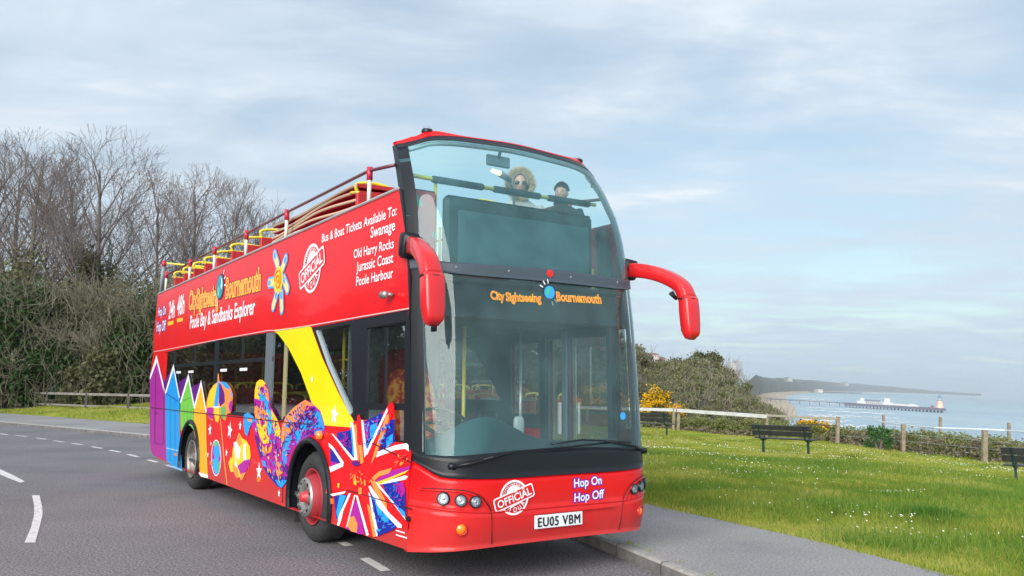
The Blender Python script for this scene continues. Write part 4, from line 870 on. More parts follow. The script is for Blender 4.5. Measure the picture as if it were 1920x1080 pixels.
# ---- open upper deck
RP = mat('post_red', (.5, .02, .05), .4); RAILM = mat('maroon_rail', (.16, .04, .06), .35, metal=.3, coat=.4); POSTW = mat('post_white', (.7, .68, .62), .4)
for side in (0, 1):
    uu = .03 if side == 0 else BW - .03
    r_ = MB().tube([(uu, .62, 3.73), (uu, 1.2, 3.80), (uu, 3.65, 3.80), (uu, 10.6, 3.76)], .018, 8).build('deck_rail', RAILM, bus, True)
    for v in (1.18, 3.65, 5.35, 7.05, 8.68, 10.6):
        MB().tube([(uu, v, 3.44), (uu, v, 3.72)], .022, 8).build('rail_post', POSTW, r_, True); MB().tube([(uu, v, 3.70), (uu, v, 3.83)], .032, 8).build('rail_joint', RP, r_, True)
rq = MB(); rq.tube([(.03, 10.9, 4.03), (1.28, 11.0, 4.03), (BW - .03, 10.9, 4.03)], .018, 8); rq.build('rear_rail', YEL, bus, True)
for uu in (.03, BW - .03):
    p = MB().tube([(uu, 11.05, 3.44), (uu, 10.9, 4.0)], .035, 8).build('rear_post', GREY, bus, True); MB().tube([(uu, 10.9, 3.96), (uu, 10.9, 4.07)], .04, 8).build('rail_joint', RP, p, True)
    MB().tube([(uu, 11.1, 3.44), (uu, 11.0, 4.0)], .014, 6).build('brace', RAILM, p, True)
def deck_seat(u0, v, w=.9):
    s_ = MB().box((u0, v - .45, 2.86), (u0 + w, v, 2.94), bev=.02).build('deck_seat', SEATR, bus)
    for q in (0, 1):
        a = u0 + q * w / 2 + .015; b = a + w / 2 - .03
        MB().box((a, v - .03, 2.9), (b, v + .03, 3.70), bev=.012).build('backrest', SEATR, s_)
        zz = 3.68; P = crom([(a + .03, v + .02, zz), (a + .01, v + .02, zz + .11), ((a + b) / 2, v + .03, zz + .15), (b - .01, v + .02, zz + .11), (b - .03, v + .02, zz)], 5)
        MB().tube(P, .02, 7).build('seat_hoop', YEL, s_, True)
        P = [(a + .02, v - .02, zz + .02), (a + .0, v + .14, zz + .04), ((a + b) / 2, v + .2, zz + .05), (b, v + .14, zz + .04), (b - .02, v - .02, zz + .02)]
        MB().tube(crom(P, 4), .017, 6).build('grab_loop', YEL, s_, True)
    MB().box((u0 + .1, v - .35, 2.44), (u0 + w - .1, v - .1, 2.86)).build('seat_base', GREY, s_)
for v in (1.75, 5.04, 5.79, 6.5, 7.37, 8.11, 8.87, 9.64, 10.39): deck_seat(.12, v); deck_seat(1.55, v)
# folded canopy
cb = mat('canopy_cloth', (.45, .02, .03), .75, bump=(6, .3, .03)); ce = mat('canopy_edge', (.6, .5, .35), .7)
can = None
for i in range(5):
    z0 = 3.50 + .055 * i; V = []; vs_ = np.linspace(1.75, 4.5, 12)
    for v in vs_:
        dz = .03 * math.sin(v * 2.1 + i) + .04 * (1 - abs((v - 3) / 1.6)) * (i / 4)
        V += [(.14, v, z0 + dz), (BW * .4, v, z0 + .03 + dz), (BW * .4, v, z0 + .07 + dz), (.14, v, z0 + .042 + dz)]
    Fc = [(4 * i_ + a, 4 * i_ + (a + 1) % 4, 4 * i_ + 4 + (a + 1) % 4, 4 * i_ + 4 + a) for i_ in range(11) for a in range(4)] + [(0, 1, 2, 3), (47, 46, 45, 44)]
    o = mesh('folded_canopy' if can is None else 'canopy_fold', V, Fc, cb, bus if can is None else can); can = can or o
    MB().tube([(.135, v, z0 + .02 + .03 * math.sin(v * 2.1 + i) + .04 * (1 - abs((v - 3) / 1.6)) * (i / 4)) for v in vs_], .013, 5).build('canopy_edge', ce, can)
# front of the upper deck: rail with pads, screen box, side cards, mirror, lamp
fr_ = MB().tube([(.10, .62, 3.66), (.5, .60, 3.65), (2.1, .60, 3.65), (2.46, .62, 3.66)], .02, 10).build('front_rail', YEL, bus, True)
PAD = mat('pad_black', (.02, .028, .035), .7)
for a, b in ((.42, 1.0), (1.12, 1.70), (1.80, 2.36)): MB().tube([(a, .60, 3.65), (a + .02, .60, 3.65), (b - .02, .60, 3.65), (b, .60, 3.65)], [.028, .036, .036, .028], 12).build('rail_pad', PAD, fr_, True)
MB().tube([(.48, .62, 2.55), (.47, .62, 3.65)], .017, 8).build('rail_upright', YEL, fr_, True); MB().tube([(.54, .64, 2.7), (.54, .64, 3.2)], .013, 8).build('rail_upright', YEL, fr_, True)
MB().tube([(2.42, .62, 2.55), (2.42, .62, 2.95)], .017, 8).build('rail_upright', YEL, fr_, True)
bx = MB().box((.52, .50, 2.72), (2.34, .60, 3.50), bev=.04).build('screen_box', mat('box_dark', (.012, .02, .024), .5), bus)
MB().box((.66, .488, 2.80), (2.26, .502, 3.36)).build('screen_face', mat('screen_face', (.06, .12, .13), .35), bx)
def starry():
    m = mat('side_card_fabric', (.5, .05, .06), .8); nt = m.node_tree; b = nt.nodes['Principled BSDF']; t = N(nt, 'ShaderNodeTexCoord'); v_ = N(nt, 'ShaderNodeTexVoronoi', inp={'Scale': 7}); nt.links.new(t.outputs['Object'], v_.inputs[0])
    r_ = ramp(nt, [(.20, (.05, .42, .30)), (.30, (.62, .04, .06))]); nt.links.new(v_.outputs[0], r_.inputs[0]); nt.links.new(r_.outputs[0], b.inputs[0]); return m
SC = starry(); MB().box((.10, .55, 2.55), (.46, .62, 3.52), bev=.03).build('front_card', SC, bus); MB().box((2.34, .62, 2.62), (2.50, .68, 3.40), bev=.02).build('front_card', SC, bus)
MB().box((.10, .14, 2.62), (2.46, .50, 2.655)).build('front_shelf', mat('shelf_dark', (.03, .035, .04), .6), bus)
MB().add(*blob((.85, .30, 2.73), (.26, .14, .07), e=.8)).build('red_cushion', SEATR, bus, True); MB().add(*blob((1.25, .32, 2.70), (.18, .12, .05), e=.9)).build('grey_cloth', GREY, bus, True)
mr = MB().box((.98, .50, 3.86), (1.26, .53, 3.97), Matrix.Rotation(0, 4, 'X'), bev=.012).build('deck_mirror', mat('mirror_back', (.22, .30, .33), .5), bus); MB().tube([(1.12, .51, 3.95), (1.12, .46, 4.03)], .018, 6).build('mirror_stalk', BLACK, mr)

# ------------------------------------------------------------------ people on the top deck
def loft(rings, n=20):
    V = []
    for (cx_, cy_, cz_, rx, ry) in rings:
        for k in range(n): w = 2 * math.pi * k / n; V.append((cx_ + rx * math.cos(w), cy_ + ry * math.sin(w), cz_))
    m = len(rings); return V, [(i * n + k, i * n + (k + 1) % n, (i + 1) * n + (k + 1) % n, (i + 1) * n + k) for i in range(m - 1) for k in range(n)] + [tuple(range(n - 1, -1, -1)), tuple((m - 1) * n + k for k in range(n))]
def person(pos, rz, s, skin, label, coat, hood=False, glasses=False, hairc=(.02, .014, .01)):
    # seated figure, origin at the seat; faces local -Y
    p = empty('person', pos, rz, label=label, cat='person')
    # body: one skinned surface, seated
    J = {'pel': (0, .05, .10, .15), 'wa': (0, .05, .30, .13), 'ch': (0, .03, .52, .155), 'nk': (0, .0, .66, .06), 'hd0': (0, -.01, .74, .06),
         'ls': (-.17, .03, .58, .065), 'le': (-.24, -.06, .33, .045), 'lw': (-.17, -.28, .26, .03), 'rs': (.17, .03, .58, .065), 're': (.24, -.06, .33, .045), 'rw': (.17, -.28, .26, .03),
         'lh': (-.10, .0, .08, .09), 'lk': (-.12, -.42, .08, .065), 'lf': (-.12, -.42, -.32, .04), 'rh': (.10, .0, .08, .09), 'rk': (.12, -.42, .08, .065), 'rf': (.12, -.42, -.32, .04)}
    Ed = [('pel', 'wa'), ('wa', 'ch'), ('ch', 'nk'), ('nk', 'hd0'), ('ch', 'ls'), ('ls', 'le'), ('le', 'lw'), ('ch', 'rs'), ('rs', 're'), ('re', 'rw'), ('pel', 'lh'), ('lh', 'lk'), ('lk', 'lf'), ('pel', 'rh'), ('rh', 'rk'), ('rk', 'rf')]
    for sx in (-1, 1):
        for f in range(5):
            nm = 'f%d%d' % (sx, f); base = 'lw' if sx < 0 else 'rw'
            dx = (f - 1.5) * .018 if f < 4 else -sx * .035; L = (.075, .085, .08, .065, .045)[f]
            J[nm + 'a'] = (sx * .17 + dx, -.33 if f < 4 else -.31, .25, .010); J[nm + 'b'] = (sx * .17 + dx * 1.1, -.33 - L * .6, .235, .009); J[nm + 'c'] = (sx * .17 + dx * 1.1, -.33 - L, .20, .007)
            Ed += [(base, nm + 'a'), (nm + 'a', nm + 'b'), (nm + 'b', nm + 'c')]
    keys = list(J); me = bpy.data.meshes.new('body'); me.from_pydata([J[k][:3] for k in keys], [], []) if False else None
    me = bpy.data.meshes.new('body'); me.from_pydata([tuple(c * s for c in J[k][:3]) for k in keys], [(keys.index(a), keys.index(b)) for a, b in Ed], [])
    ob = bpy.data.objects.new('tmp', me); COL.objects.link(ob); md = ob.modifiers.new('s', 'SKIN'); sb2 = ob.modifiers.new('b', 'SUBSURF'); sb2.levels = sb2.render_levels = 1
    for i, k in enumerate(keys): me.skin_vertices[0].data[i].radius = (J[k][3] * s,) * 2
    me.skin_vertices[0].data[0].use_root = True
    dg = bpy.context.evaluated_depsgraph_get(); nm_ = bpy.data.meshes.new_from_object(ob.evaluated_get(dg)); V = [tuple(v.co) for v in nm_.vertices]; Fc = [tuple(f.vertices) for f in nm_.polygons]
    bpy.data.objects.remove(ob)
    # head joined in: lofted skull with brow, nose, lips, chin
    n = 28; m = 22; hv = []
    for i in range(m + 1):
        ph = -math.pi / 2 + math.pi * i / m; zz = math.sin(ph)
        for k in range(n):
            th = 2 * math.pi * k / n; x = math.cos(ph) * math.cos(th) * .074; y = math.cos(ph) * math.sin(th) * .095; z = zz * .115
            if zz < 0: x *= 1 - .28 * (-zz); 
            front = max(0, -math.sin(th)) * math.cos(ph)
            g = lambda x0, z0, sx, sz: math.exp(-((x - x0) / sx) ** 2 - ((z - z0) / sz) ** 2)
            if front > .2:
                y -= .020 * g(0, -.018, .012, .022) + .007 * g(0, .004, .009, .02) + .006 * g(0, -.058, .022, .009) + .006 * g(0, -.095, .02, .015) + .005 * g(0, .026, .05, .010)
                y += .008 * g(-.03, .006, .014, .010) + .008 * g(.03, .006, .014, .010)
            hv.append((x * s * 1.02, (y - .03) * s * 1.02, (z + .83) * s))
    n0 = len(V); V += hv; Fc += [(n0 + i * n + k, n0 + i * n + (k + 1) % n, n0 + (i + 1) * n + (k + 1) % n, n0 + (i + 1) * n + k) for i in range(m) for k in range(n)]
    for sx in (-1, 1):
        ev_, ef = blob((sx * .075 * s, -.02 * s, .825 * s), (.010 * s, .018 * s, .030 * s), None, 10, 6, .9); n0 = len(V); V += ev_; Fc += [tuple(n0 + j for j in f) for f in ef]
    mesh('body', V, Fc, skin, p, True)
    # clothing follows the body
    c = MB(); c.add(*loft([(0, .05 * s, .02 * s, .19 * s, .15 * s), (0, .05 * s, .2 * s, .19 * s, .15 * s), (0, .04 * s, .42 * s, .21 * s, .145 * s), (0, .03 * s, .56 * s, .225 * s, .13 * s), (0, .025 * s, .63 * s, .18 * s, .11 * s), (0, .01 * s, .68 * s, .10 * s, .09 * s), (0, .0, .71 * s, .075 * s, .078 * s)]))
    for sx in (-1, 1): c.tube(crom([(sx * .17 * s, .03 * s, .60 * s), (sx * .235 * s, .0, .45 * s), (sx * .245 * s, -.07 * s, .33 * s), (sx * .17 * s, -.27 * s, .26 * s)], 4), np.linspace(.085, .045, 13) * s, 12)
    c.build('coat', coat, p, True)
    t = MB()
    for sx in (-1, 1): t.tube(crom([(sx * .09 * s, .04 * s, .10 * s), (sx * .12 * s, -.2 * s, .10 * s), (sx * .12 * s, -.43 * s, .08 * s), (sx * .12 * s, -.44 * s, -.1 * s), (sx * .12 * s, -.43 * s, -.30 * s)], 4), np.linspace(.115, .06, 17) * s, 12)
    t.build('trousers', mat('dark_trousers', (.03, .035, .05), .8), p, True)
    f = MB()
    for sx in (-1, 1): f.add(*blob((sx * .12 * s, -.49 * s, -.36 * s), (.05 * s, .12 * s, .045 * s)))
    f.build('shoes', BLACK, p, True)
    ey = MB(); 
    for sx in (-1, 1): ey.add(*blob((sx * .029 * s, -.113 * s, .836 * s), (.011 * s, .008 * s, .006 * s), None, 10, 6, 1))
    ey.build('eyes', mat('eye_dark', (.02, .015, .012), .3), p, True)
    mo = MB().add(*blob((0, -.118 * s, .772 * s), (.022 * s, .007 * s, .005 * s), None, 10, 6, 1)).build('lips', mat('lips', (.45, .16, .14), .5), p, True)
    br = MB()
    for sx in (-1, 1): br.add(*blob((sx * .029 * s, -.112 * s, .856 * s), (.017 * s, .007 * s, .004 * s), None, 8, 6, 1))
    br.build('eyebrows', mat('brow', hairc, .8), p, True)
    if hood:
        # fur ruff: a ring of fine hairs around the face
        R_ = np.random.default_rng(3); V = []; Fc = []
        for i in range(5200):
            a = R_.uniform(0, 2 * math.pi); rr = R_.uniform(.092, .125); c0 = np.array([rr * math.cos(a) * 1.0, -.075 + R_.uniform(-.03, .03), .835 + rr * math.sin(a) * 1.18])
            d = np.array([math.cos(a), R_.uniform(-.6, .25), math.sin(a)]) + R_.normal(0, .28, 3); d /= np.linalg.norm(d); L = R_.uniform(.03, .065); sd = np.cross(d, R_.normal(0, 1, 3)); sd /= np.linalg.norm(sd)
            k0 = len(V); V += [c0 - sd * .0022, c0 + sd * .0022, c0 + d * L]; Fc.append((k0, k0 + 1, k0 + 2))
        mesh('fur_trim', [tuple(q * s) for q in V], Fc, leafmat('fur', [(.40, .28, .15), (.62, .46, .28), (.8, .66, .45)], .9, 8, .3), p)
        h = MB(); rings = []
        for i in range(9):
            t_ = i / 8; y = -.06 + .16 * t_; r_ = .122 * math.sqrt(max(0, 1 - (t_ * .97) ** 2.6)); 
            rings.append([(r_ * math.cos(w) * s, y * s, (.835 + r_ * 1.12 * math.sin(w)) * s) for w in np.linspace(0, 2 * math.pi, 21)[:-1]])
        V = [q for r_ in rings for q in r_]; h.add(V, [(i * 20 + k, i * 20 + (k + 1) % 20, (i + 1) * 20 + (k + 1) % 20, (i + 1) * 20 + k) for i in range(8) for k in range(20)]); h.build('hood', coat, p, True)
        MB().tube([((.078 * math.cos(w)) * s, -.085 * s, (.845 + .098 * math.sin(w)) * s) for w in np.linspace(-.3, math.pi + .3, 18)], .016 * s, 8).build('hair', mat('hair_fair', (.20, .14, .09), .7), p, True)
    else:
        R_ = np.random.default_rng(5); V = []; Fc = []
        hv2, hf2 = blob((0, -.018 * s, .862 * s), (.079 * s, .098 * s, .094 * s), None, 24, 14, 1)
        keep = [f for f in hf2 if not (sum(hv2[j][1] for j in f) / 4 < -.070 * s and sum(hv2[j][2] for j in f) / 4 < .882 * s) and sum(hv2[j][2] for j in f) / 4 > .80 * s]
        V += hv2; Fc += keep
        for i in range(2600):
            th, ph = R_.uniform(0, 2 * math.pi), R_.uniform(.05, 1.5); d = np.array([math.cos(ph) * math.cos(th), math.cos(ph) * math.sin(th), math.sin(ph)])
            c0 = d * np.array([.080, .098, .095]) + np.array([0, -.018, .862])
            if c0[1] < -.075 and c0[2] < .885: continue
            d = d + np.array([0, -.5, .3]) + R_.normal(0, .3, 3); d /= np.linalg.norm(d); sd = np.cross(d, R_.normal(0, 1, 3)); sd /= np.linalg.norm(sd); k0 = len(V)
            V += [tuple((c0 - sd * .002) * s), tuple((c0 + sd * .002) * s), tuple((c0 + d * .028) * s)]; Fc.append((k0, k0 + 1, k0 + 2))
        mesh('hair', V, Fc, mat('hair_dark', hairc, .6), p)
        MB().tube([(.085 * math.cos(w) * s, (.01 + .07 * math.sin(w)) * s, .715 * s) for w in np.linspace(0, 2 * math.pi, 20)[:-1]], .028 * s, 8, closed=True).build('collar', coat, p, True)
    if glasses:
        gmb = MB()
        for sx in (-1, 1): gmb.add(*blob((sx * .030 * s, -.121 * s, .836 * s), (.027 * s, .008 * s, .018 * s), None, 14, 8, .6)); gmb.tube([(sx * .062 * s, -.115 * s, .842 * s), (sx * .077 * s, -.02 * s, .84 * s)], .003 * s, 5)
        gmb.tube([(-.012 * s, -.126 * s, .842 * s), (.012 * s, -.126 * s, .842 * s)], .0045 * s, 5); gmb.build('sunglasses', mat('dark_lens', (.01, .01, .012), .15), p, True)
    return p
SKIN1 = mat('skin_pale', (.52, .30, .22), .5); SKIN2 = mat('skin_warm', (.50, .28, .19), .5)
wpos = onax(1, 1.35, 974, 349); bpos = onax(1, 1.25, 1054, 366)
person(fromb((wpos[0], wpos[1], wpos[2] - .93)), R(5), 1.12, SKIN1, 'person in a pale coat with a furry hood and dark sunglasses on the top deck', mat('coat_pale', (.55, .52, .5), .8), True, True)
person(fromb((bpos[0], bpos[1], bpos[2] - .775)), R(-18), .95, SKIN2, 'dark haired child in a black jacket on the top deck beside the hooded person', mat('coat_black', (.015, .017, .02), .8), False, False)
# lit lamp behind the screen
lq = onax(1, 1.2, 935, 325); lamp_o = MB().tube([(lq[0] + .16, 1.22, lq[2] - .05), (lq[0] + .02, 1.2, lq[2]), ], [.03, .04], 10).build('deck_lamp', mat('lamp_body', (.12, .16, .18), .5), bus, True)
MB().tube([(lq[0] + .02, 1.2, lq[2] + .003), (lq[0] - .10, 1.18, lq[2] + .012)], [.028, .018], 10).build('bulb', mat('lamp_glow', (.9, .75, .3), .4, emit=((1, .78, .3), 2.2)), lamp_o, True)
MB().tube([(lq[0] + .16, 1.22, lq[2] - .05), (lq[0] + .22, 1.22, lq[2] - .12), (lq[0] + .22, 1.22, 2.46)], .014, 6).build('lamp_stalk', MATS['lamp_body'], lamp_o, True)
HAZE = 1.1e-4
# ------------------------------------------------------------------ ground: road, kerb, footpath, lawn
KP = crom([(12, -30), (6, -9), (3.4, 1), (2.25, 5), (1.356, 7.733), (.704, 9.563), (-.75, 13), (-3.05, 17.5), (-6.5, 21.9), (-11.2, 26.3), (-20.9, 34.67), (-45, 55), (-90, 92)], 8)
LP = crom([(15.5, -29), (8.7, -7), (5.7, 2.5), (4.65, 5), (3.713, 7.3), (3.353, 8.41), (2.703, 9.81), (1.86, 11.52), (.6, 14.5), (-1.6, 19.5), (-6.5, 26.3), (-14.24, 33.4), (-27, 44.65), (-50, 64), (-95, 101)], 7)
def asphalt(name, c1, c2, c3):
    m = bpy.data.materials.new(name); m.use_nodes = True; nt = m.node_tree; b = nt.nodes['Principled BSDF']; t = N(nt, 'ShaderNodeTexCoord')
    a = N(nt, 'ShaderNodeTexNoise', inp={'Scale': 42, 'Detail': 4, 'Roughness': .85}); g = N(nt, 'ShaderNodeTexNoise', inp={'Scale': .35, 'Detail': 6, 'Roughness': .6}); v = N(nt, 'ShaderNodeTexVoronoi', inp={'Scale': 95})
    for n in (a, g, v): nt.links.new(t.outputs['Object'], n.inputs['Vector'])
    r1 = ramp(nt, [(.37, c1), (.5, c2), (.63, c3)]); nt.links.new(a.outputs[0], r1.inputs[0])
    r2 = ramp(nt, [(.3, (.74, .75, .78)), (.5, (1, .99, .98)), (.7, (1.16, 1.14, 1.12))]); nt.links.new(g.outputs[0], r2.inputs[0])
    mx = N(nt, 'ShaderNodeMix', data_type='RGBA', blend_type='MULTIPLY'); mx.inputs['Factor'].default_value = 1; nt.links.new(r1.outputs[0], mx.inputs[6]); nt.links.new(r2.outputs[0], mx.inputs[7])
    nt.links.new(mx.outputs[2], b.inputs['Base Color']); b.inputs['Roughness'].default_value = .85; b.inputs['Specular IOR Level'].default_value = .3
    bp = N(nt, 'ShaderNodeBump', inp={'Strength': .5, 'Distance': .006}); nt.links.new(v.outputs[0], bp.inputs['Height']); nt.links.new(bp.outputs[0], b.inputs['Normal']); return m
ROADM = asphalt('road_asphalt', (.07, .067, .073), (.165, .158, .17), (.36, .35, .36))
PATHM = asphalt('path_asphalt', (.19, .188, .19), (.28, .275, .278), (.40, .39, .39))
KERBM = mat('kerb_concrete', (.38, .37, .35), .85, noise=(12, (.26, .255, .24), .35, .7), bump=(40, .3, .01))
V = [(x, y, 0) for x, y in KP] + [(x - 230, y - 170, 0) for x, y in KP]; n = len(KP)
tag(mesh('road', V, [(i, i + 1, n + i + 1, n + i) for i in range(n - 1)], ROADM), kind='structure')
def offset(P, w):
    T = np.gradient(P, axis=0); T /= np.linalg.norm(T, axis=1)[:, None]; return P + w * np.stack([T[:, 1], -T[:, 0]], 1)
def strip(name, A_, B_, z0, z1, m, kind='structure'):
    n = len(A_); V = [(*a, z0) for a in A_] + [(*b, z1) for b in B_]; return mesh(name, V, [(i, n + i, n + i + 1, i + 1) for i in range(n - 1)], m)
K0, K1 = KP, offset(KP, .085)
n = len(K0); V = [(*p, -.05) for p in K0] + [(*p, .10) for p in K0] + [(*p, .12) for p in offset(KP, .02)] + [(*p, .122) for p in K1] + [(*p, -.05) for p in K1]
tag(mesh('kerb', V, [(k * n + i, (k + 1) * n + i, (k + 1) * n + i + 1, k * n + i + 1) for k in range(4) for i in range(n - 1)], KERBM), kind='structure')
kb = bpy.data.objects['kerb']; kb.data.materials.append(mat('kerb_face', (.13, .125, .12), .9, noise=(6, (.22, .21, .20), .4, .7)))  # dark face colour holds painted shade as well as staining
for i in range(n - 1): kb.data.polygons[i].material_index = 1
mbj = MB(); dK = np.r_[0, np.cumsum(np.linalg.norm(np.diff(KP, axis=0), axis=1))]
for q_ in np.arange(20, 80, .915):
    a = np.array([np.interp(q_, dK, KP[:, 0]), np.interp(q_, dK, KP[:, 1])]); c = np.array([np.interp(q_ + .05, dK, KP[:, 0]), np.interp(q_ + .05, dK, KP[:, 1])]); t_ = (c - a) / np.linalg.norm(c - a); n_ = np.array([t_[1], -t_[0]]); w_ = t_ * .006
    A4 = [a - n_ * .003, a + n_ * .018, a + n_ * .086]; zz = [(.0, .101), (.121, .121), (.1235, .1235)]
    mbj.add([(*(A4[0] - w_), 0), (*(A4[0] + w_), 0), (*(A4[0] + w_), .102), (*(A4[0] - w_), .102), (*(A4[1] - w_), .1225), (*(A4[1] + w_), .1225), (*(A4[2] + w_), .1245), (*(A4[2] - w_), .1245)], [(0, 1, 2, 3), (3, 2, 5, 4), (4, 5, 6, 7)])
tag(mbj.build('kerb_joints', mat('joint_dark', (.05, .048, .045), .95)), kind='structure')
# resample lawn edge to pair with the kerb
def resample(P, m):
    d = np.r_[0, np.cumsum(np.linalg.norm(np.diff(P, axis=0), axis=1))]; t = np.linspace(0, d[-1], m); return np.stack([np.interp(t, d, P[:, 0]), np.interp(t, d, P[:, 1])], 1)
Kr, Lr = resample(K1, 160), resample(LP, 160)
tag(strip('footpath', Kr, Lr, .118, .118, PATHM), kind='structure')

# lawn height field: thin plate through surveyed points
ctrl = [(x, y, .115) for x, y in resample(LP, 26)] + [(x, y, .1) for x, y in resample(offset(LP, -1.5), 14)]
for px, py, D in ((1439, 846, 26.5), (1508, 853, 25.5), (1257, 822, 31), (1905, 905, 21), (1220, 806, 38), (1270, 808, 37), (1437, 822, 34), (1570, 832, 31), (1693, 847, 30), (1845, 865, 28)):
    p = at(px, py, D); ctrl.append(tuple(p))
ctrl += [(0, 44, .0), (-8, 48, .2), (-18, 52, .2), (-30, 60, .2), (-45, 74, .2), (22, 22, -.9), (24, 8, -.9), (22, -5, -.8), (-9, 33, .42), (-14, 37, .5), (-19.5, 42, .5), (-25, 47, .42), (10, 20, -.22), (13, 14, -.42), (6, 18, -.0), (5.5, 11, .05), (8.5, 6, -.05)]
ctrl = np.array(ctrl); Cn = len(ctrl)
def tps(r2): return np.where(r2 > 0, .5 * r2 * np.log(r2 + 1e-12), 0)
Kmat = tps(((ctrl[:, None, :2] - ctrl[None, :, :2]) ** 2).sum(-1)) + .5 * np.eye(Cn); Pm = np.c_[np.ones(Cn), ctrl[:, :2]]
Am = np.block([[Kmat, Pm], [Pm.T, np.zeros((3, 3))]]); wts = np.linalg.solve(Am, np.r_[ctrl[:, 2], 0, 0, 0])
FL = resample(np.array([(34, -20), (24, 5), (18.6, 22), (15.6, 28), (14.0, 30), (11.9, 31), (10.2, 34), (7.3, 37), (6.0, 38), (1, 42), (-6, 46.5), (-13, 49), (-30, 64), (-60, 92)], float), 200)
def lawn_z(x, y):
    x, y = np.asarray(x, float), np.asarray(y, float); sh = x.shape; x, y = x.ravel(), y.ravel(); out = np.zeros(len(x))
    for i in range(0, len(x), 20000):
        X, Y = x[i:i + 20000], y[i:i + 20000]; r2 = (X[:, None] - ctrl[:, 0]) ** 2 + (Y[:, None] - ctrl[:, 1]) ** 2
        z = tps(r2) @ wts[:Cn] + wts[Cn] + wts[Cn + 1] * X + wts[Cn + 2] * Y
        d = np.sqrt((X[:, None] - LP[:, 0]) ** 2 + (Y[:, None] - LP[:, 1]) ** 2).min(1)
        z += np.clip((d - .3) / 3, 0, 1) * (.05 * np.sin(X * .9 + .5 * Y) * np.sin(Y * .7 - X * .2) + .03 * np.sin(X * 2.3 + 1) * np.sin(Y * 2.1))
        fd = np.sqrt((X[:, None] - FL[:, 0]) ** 2 + (Y[:, None] - FL[:, 1]) ** 2); j = fd.argmin(1); t = FL[np.clip(j + 1, 0, 199)] - FL[np.clip(j - 1, 0, 199)]
        sgn = np.sign(t[:, 1] * (X - FL[j, 0]) - t[:, 0] * (Y - FL[j, 1])); dist = fd.min(1) * sgn           # + beyond the fence
        sea = np.clip((X / np.maximum(Y, 1) - .27) / .05, 0, 1)
        z = np.where(dist > 0, -.3 + (z + .3) * np.exp(-dist / 4), z)
        z -= sea * np.clip(dist - 1.5, 0, 60) ** 1.25 * .45 + (1 - sea) * np.clip(dist - 2, 0, 20) * .04
        out[i:i + 20000] = z
    return out.reshape(sh)
GRASSG = bpy.data.materials.new('grass_ground'); GRASSG.use_nodes = True; nt = GRASSG.node_tree; b = nt.nodes['Principled BSDF']; t = N(nt, 'ShaderNodeTexCoord')
ga = N(nt, 'ShaderNodeTexNoise', inp={'Scale': .55, 'Detail': 8, 'Roughness': .65}); gb = N(nt, 'ShaderNodeTexNoise', inp={'Scale': 18, 'Detail': 5, 'Roughness': .7})
for q in (ga, gb): nt.links.new(t.outputs['Object'], q.inputs['Vector'])
gr = ramp(nt, [(.36, (.12, .21, .02)), (.45, (.22, .30, .03)), (.54, (.32, .33, .06)), (.62, (.36, .30, .12)), (.70, (.24, .18, .10))])
nt.links.new(M(nt, 'ADD', M(nt, 'MULTIPLY', ga.outputs[0], .7), M(nt, 'MULTIPLY', gb.outputs[0], .3)), gr.inputs[0]); nt.links.new(gr.outputs[0], b.inputs['Base Color']); b.inputs['Roughness'].default_value = .9; b.inputs['Specular IOR Level'].default_value = .1
bp = N(nt, 'ShaderNodeBump', inp={'Strength': .8, 'Distance': .05}); nt.links.new(gb.outputs[0], bp.inputs['Height']); nt.links.new(bp.outputs[0], b.inputs['Normal'])
Ls = resample(LP, 260); Wd = np.concatenate([np.linspace(0, 22, 56), np.linspace(22.8, 60, 34)]); grid = [offset(Ls, w) for w in Wd]
Gx = np.stack(grid); Z = lawn_z(Gx[..., 0], Gx[..., 1]); Z[0] = .10; nW, nL = len(Wd), len(Ls)
V = np.concatenate([Gx.reshape(-1, 2), Z.reshape(-1, 1)], 1); ii, jj = np.meshgrid(np.arange(nW - 1), np.arange(nL - 1), indexing='ij'); a = (ii * nL + jj).ravel()
lawn = tag(mesh('lawn', V, np.stack([a, a + nL, a + nL + 1, a + 1], 1), GRASSG, smooth=True), kind='structure')

# painted markings
PAINT = bpy.data.materials.new('road_paint'); PAINT.use_nodes = True; nt = PAINT.node_tree; b = nt.nodes['Principled BSDF']; t = N(nt, 'ShaderNodeTexCoord'); q = N(nt, 'ShaderNodeTexNoise', inp={'Scale': 14, 'Detail': 8, 'Roughness': .75}); nt.links.new(t.outputs['Object'], q.inputs['Vector'])
r_ = ramp(nt, [(.36, (.30, .29, .30)), (.46, (.66, .65, .64)), (.7, (.78, .77, .75))]); nt.links.new(q.outputs[0], r_.inputs[0]); nt.links.new(r_.outputs[0], b.inputs['Base Color']); b.inputs['Roughness'].default_value = .7
mk = MB()
def mark(px):
    P = [gnd(*p) for p in px]; mk.add([(p[0], p[1], .004) for p in P], [tuple(range(len(P)))])
mark([(-14, 877), (0, 880), (20, 889), (47, 903), (38, 905.5), (14, 896), (-2, 889), (-14, 885)])
mark([(60, 929), (74, 929), (79, 950), (80, 965), (75, 985), (66, 1018), (46, 1018), (58, 990), (64, 965), (64, 948)])
for i in range(11):
    pass
dsh = [((0, 813), (14, 815.3)), ((30, 816.5), (50, 818.5)), ((68, 821.2), (87, 823.8)), ((101, 826.5), (119, 829)), ((135, 831.5), (155, 834)), ((172, 837.5), (191, 841)), ((206, 844), (225, 848)), ((240, 852), (259, 857)), ((278, 862.5), (295, 867)), ((312, 872), (332, 878)), ((640, 1017), (655, 1024)), ((683, 1047), (724, 1071))]
for (x0, y0), (x1, y1) in dsh:
    a, c = gnd(x0, y0), gnd(x1, y1); d = (c - a) / np.linalg.norm(c - a); nn = np.array([-d[1], d[0], 0]) * .05; P = [a - nn, c - nn, c + nn, a + nn]; mk.add([(p[0], p[1], .004) for p in P], [(0, 1, 2, 3)])
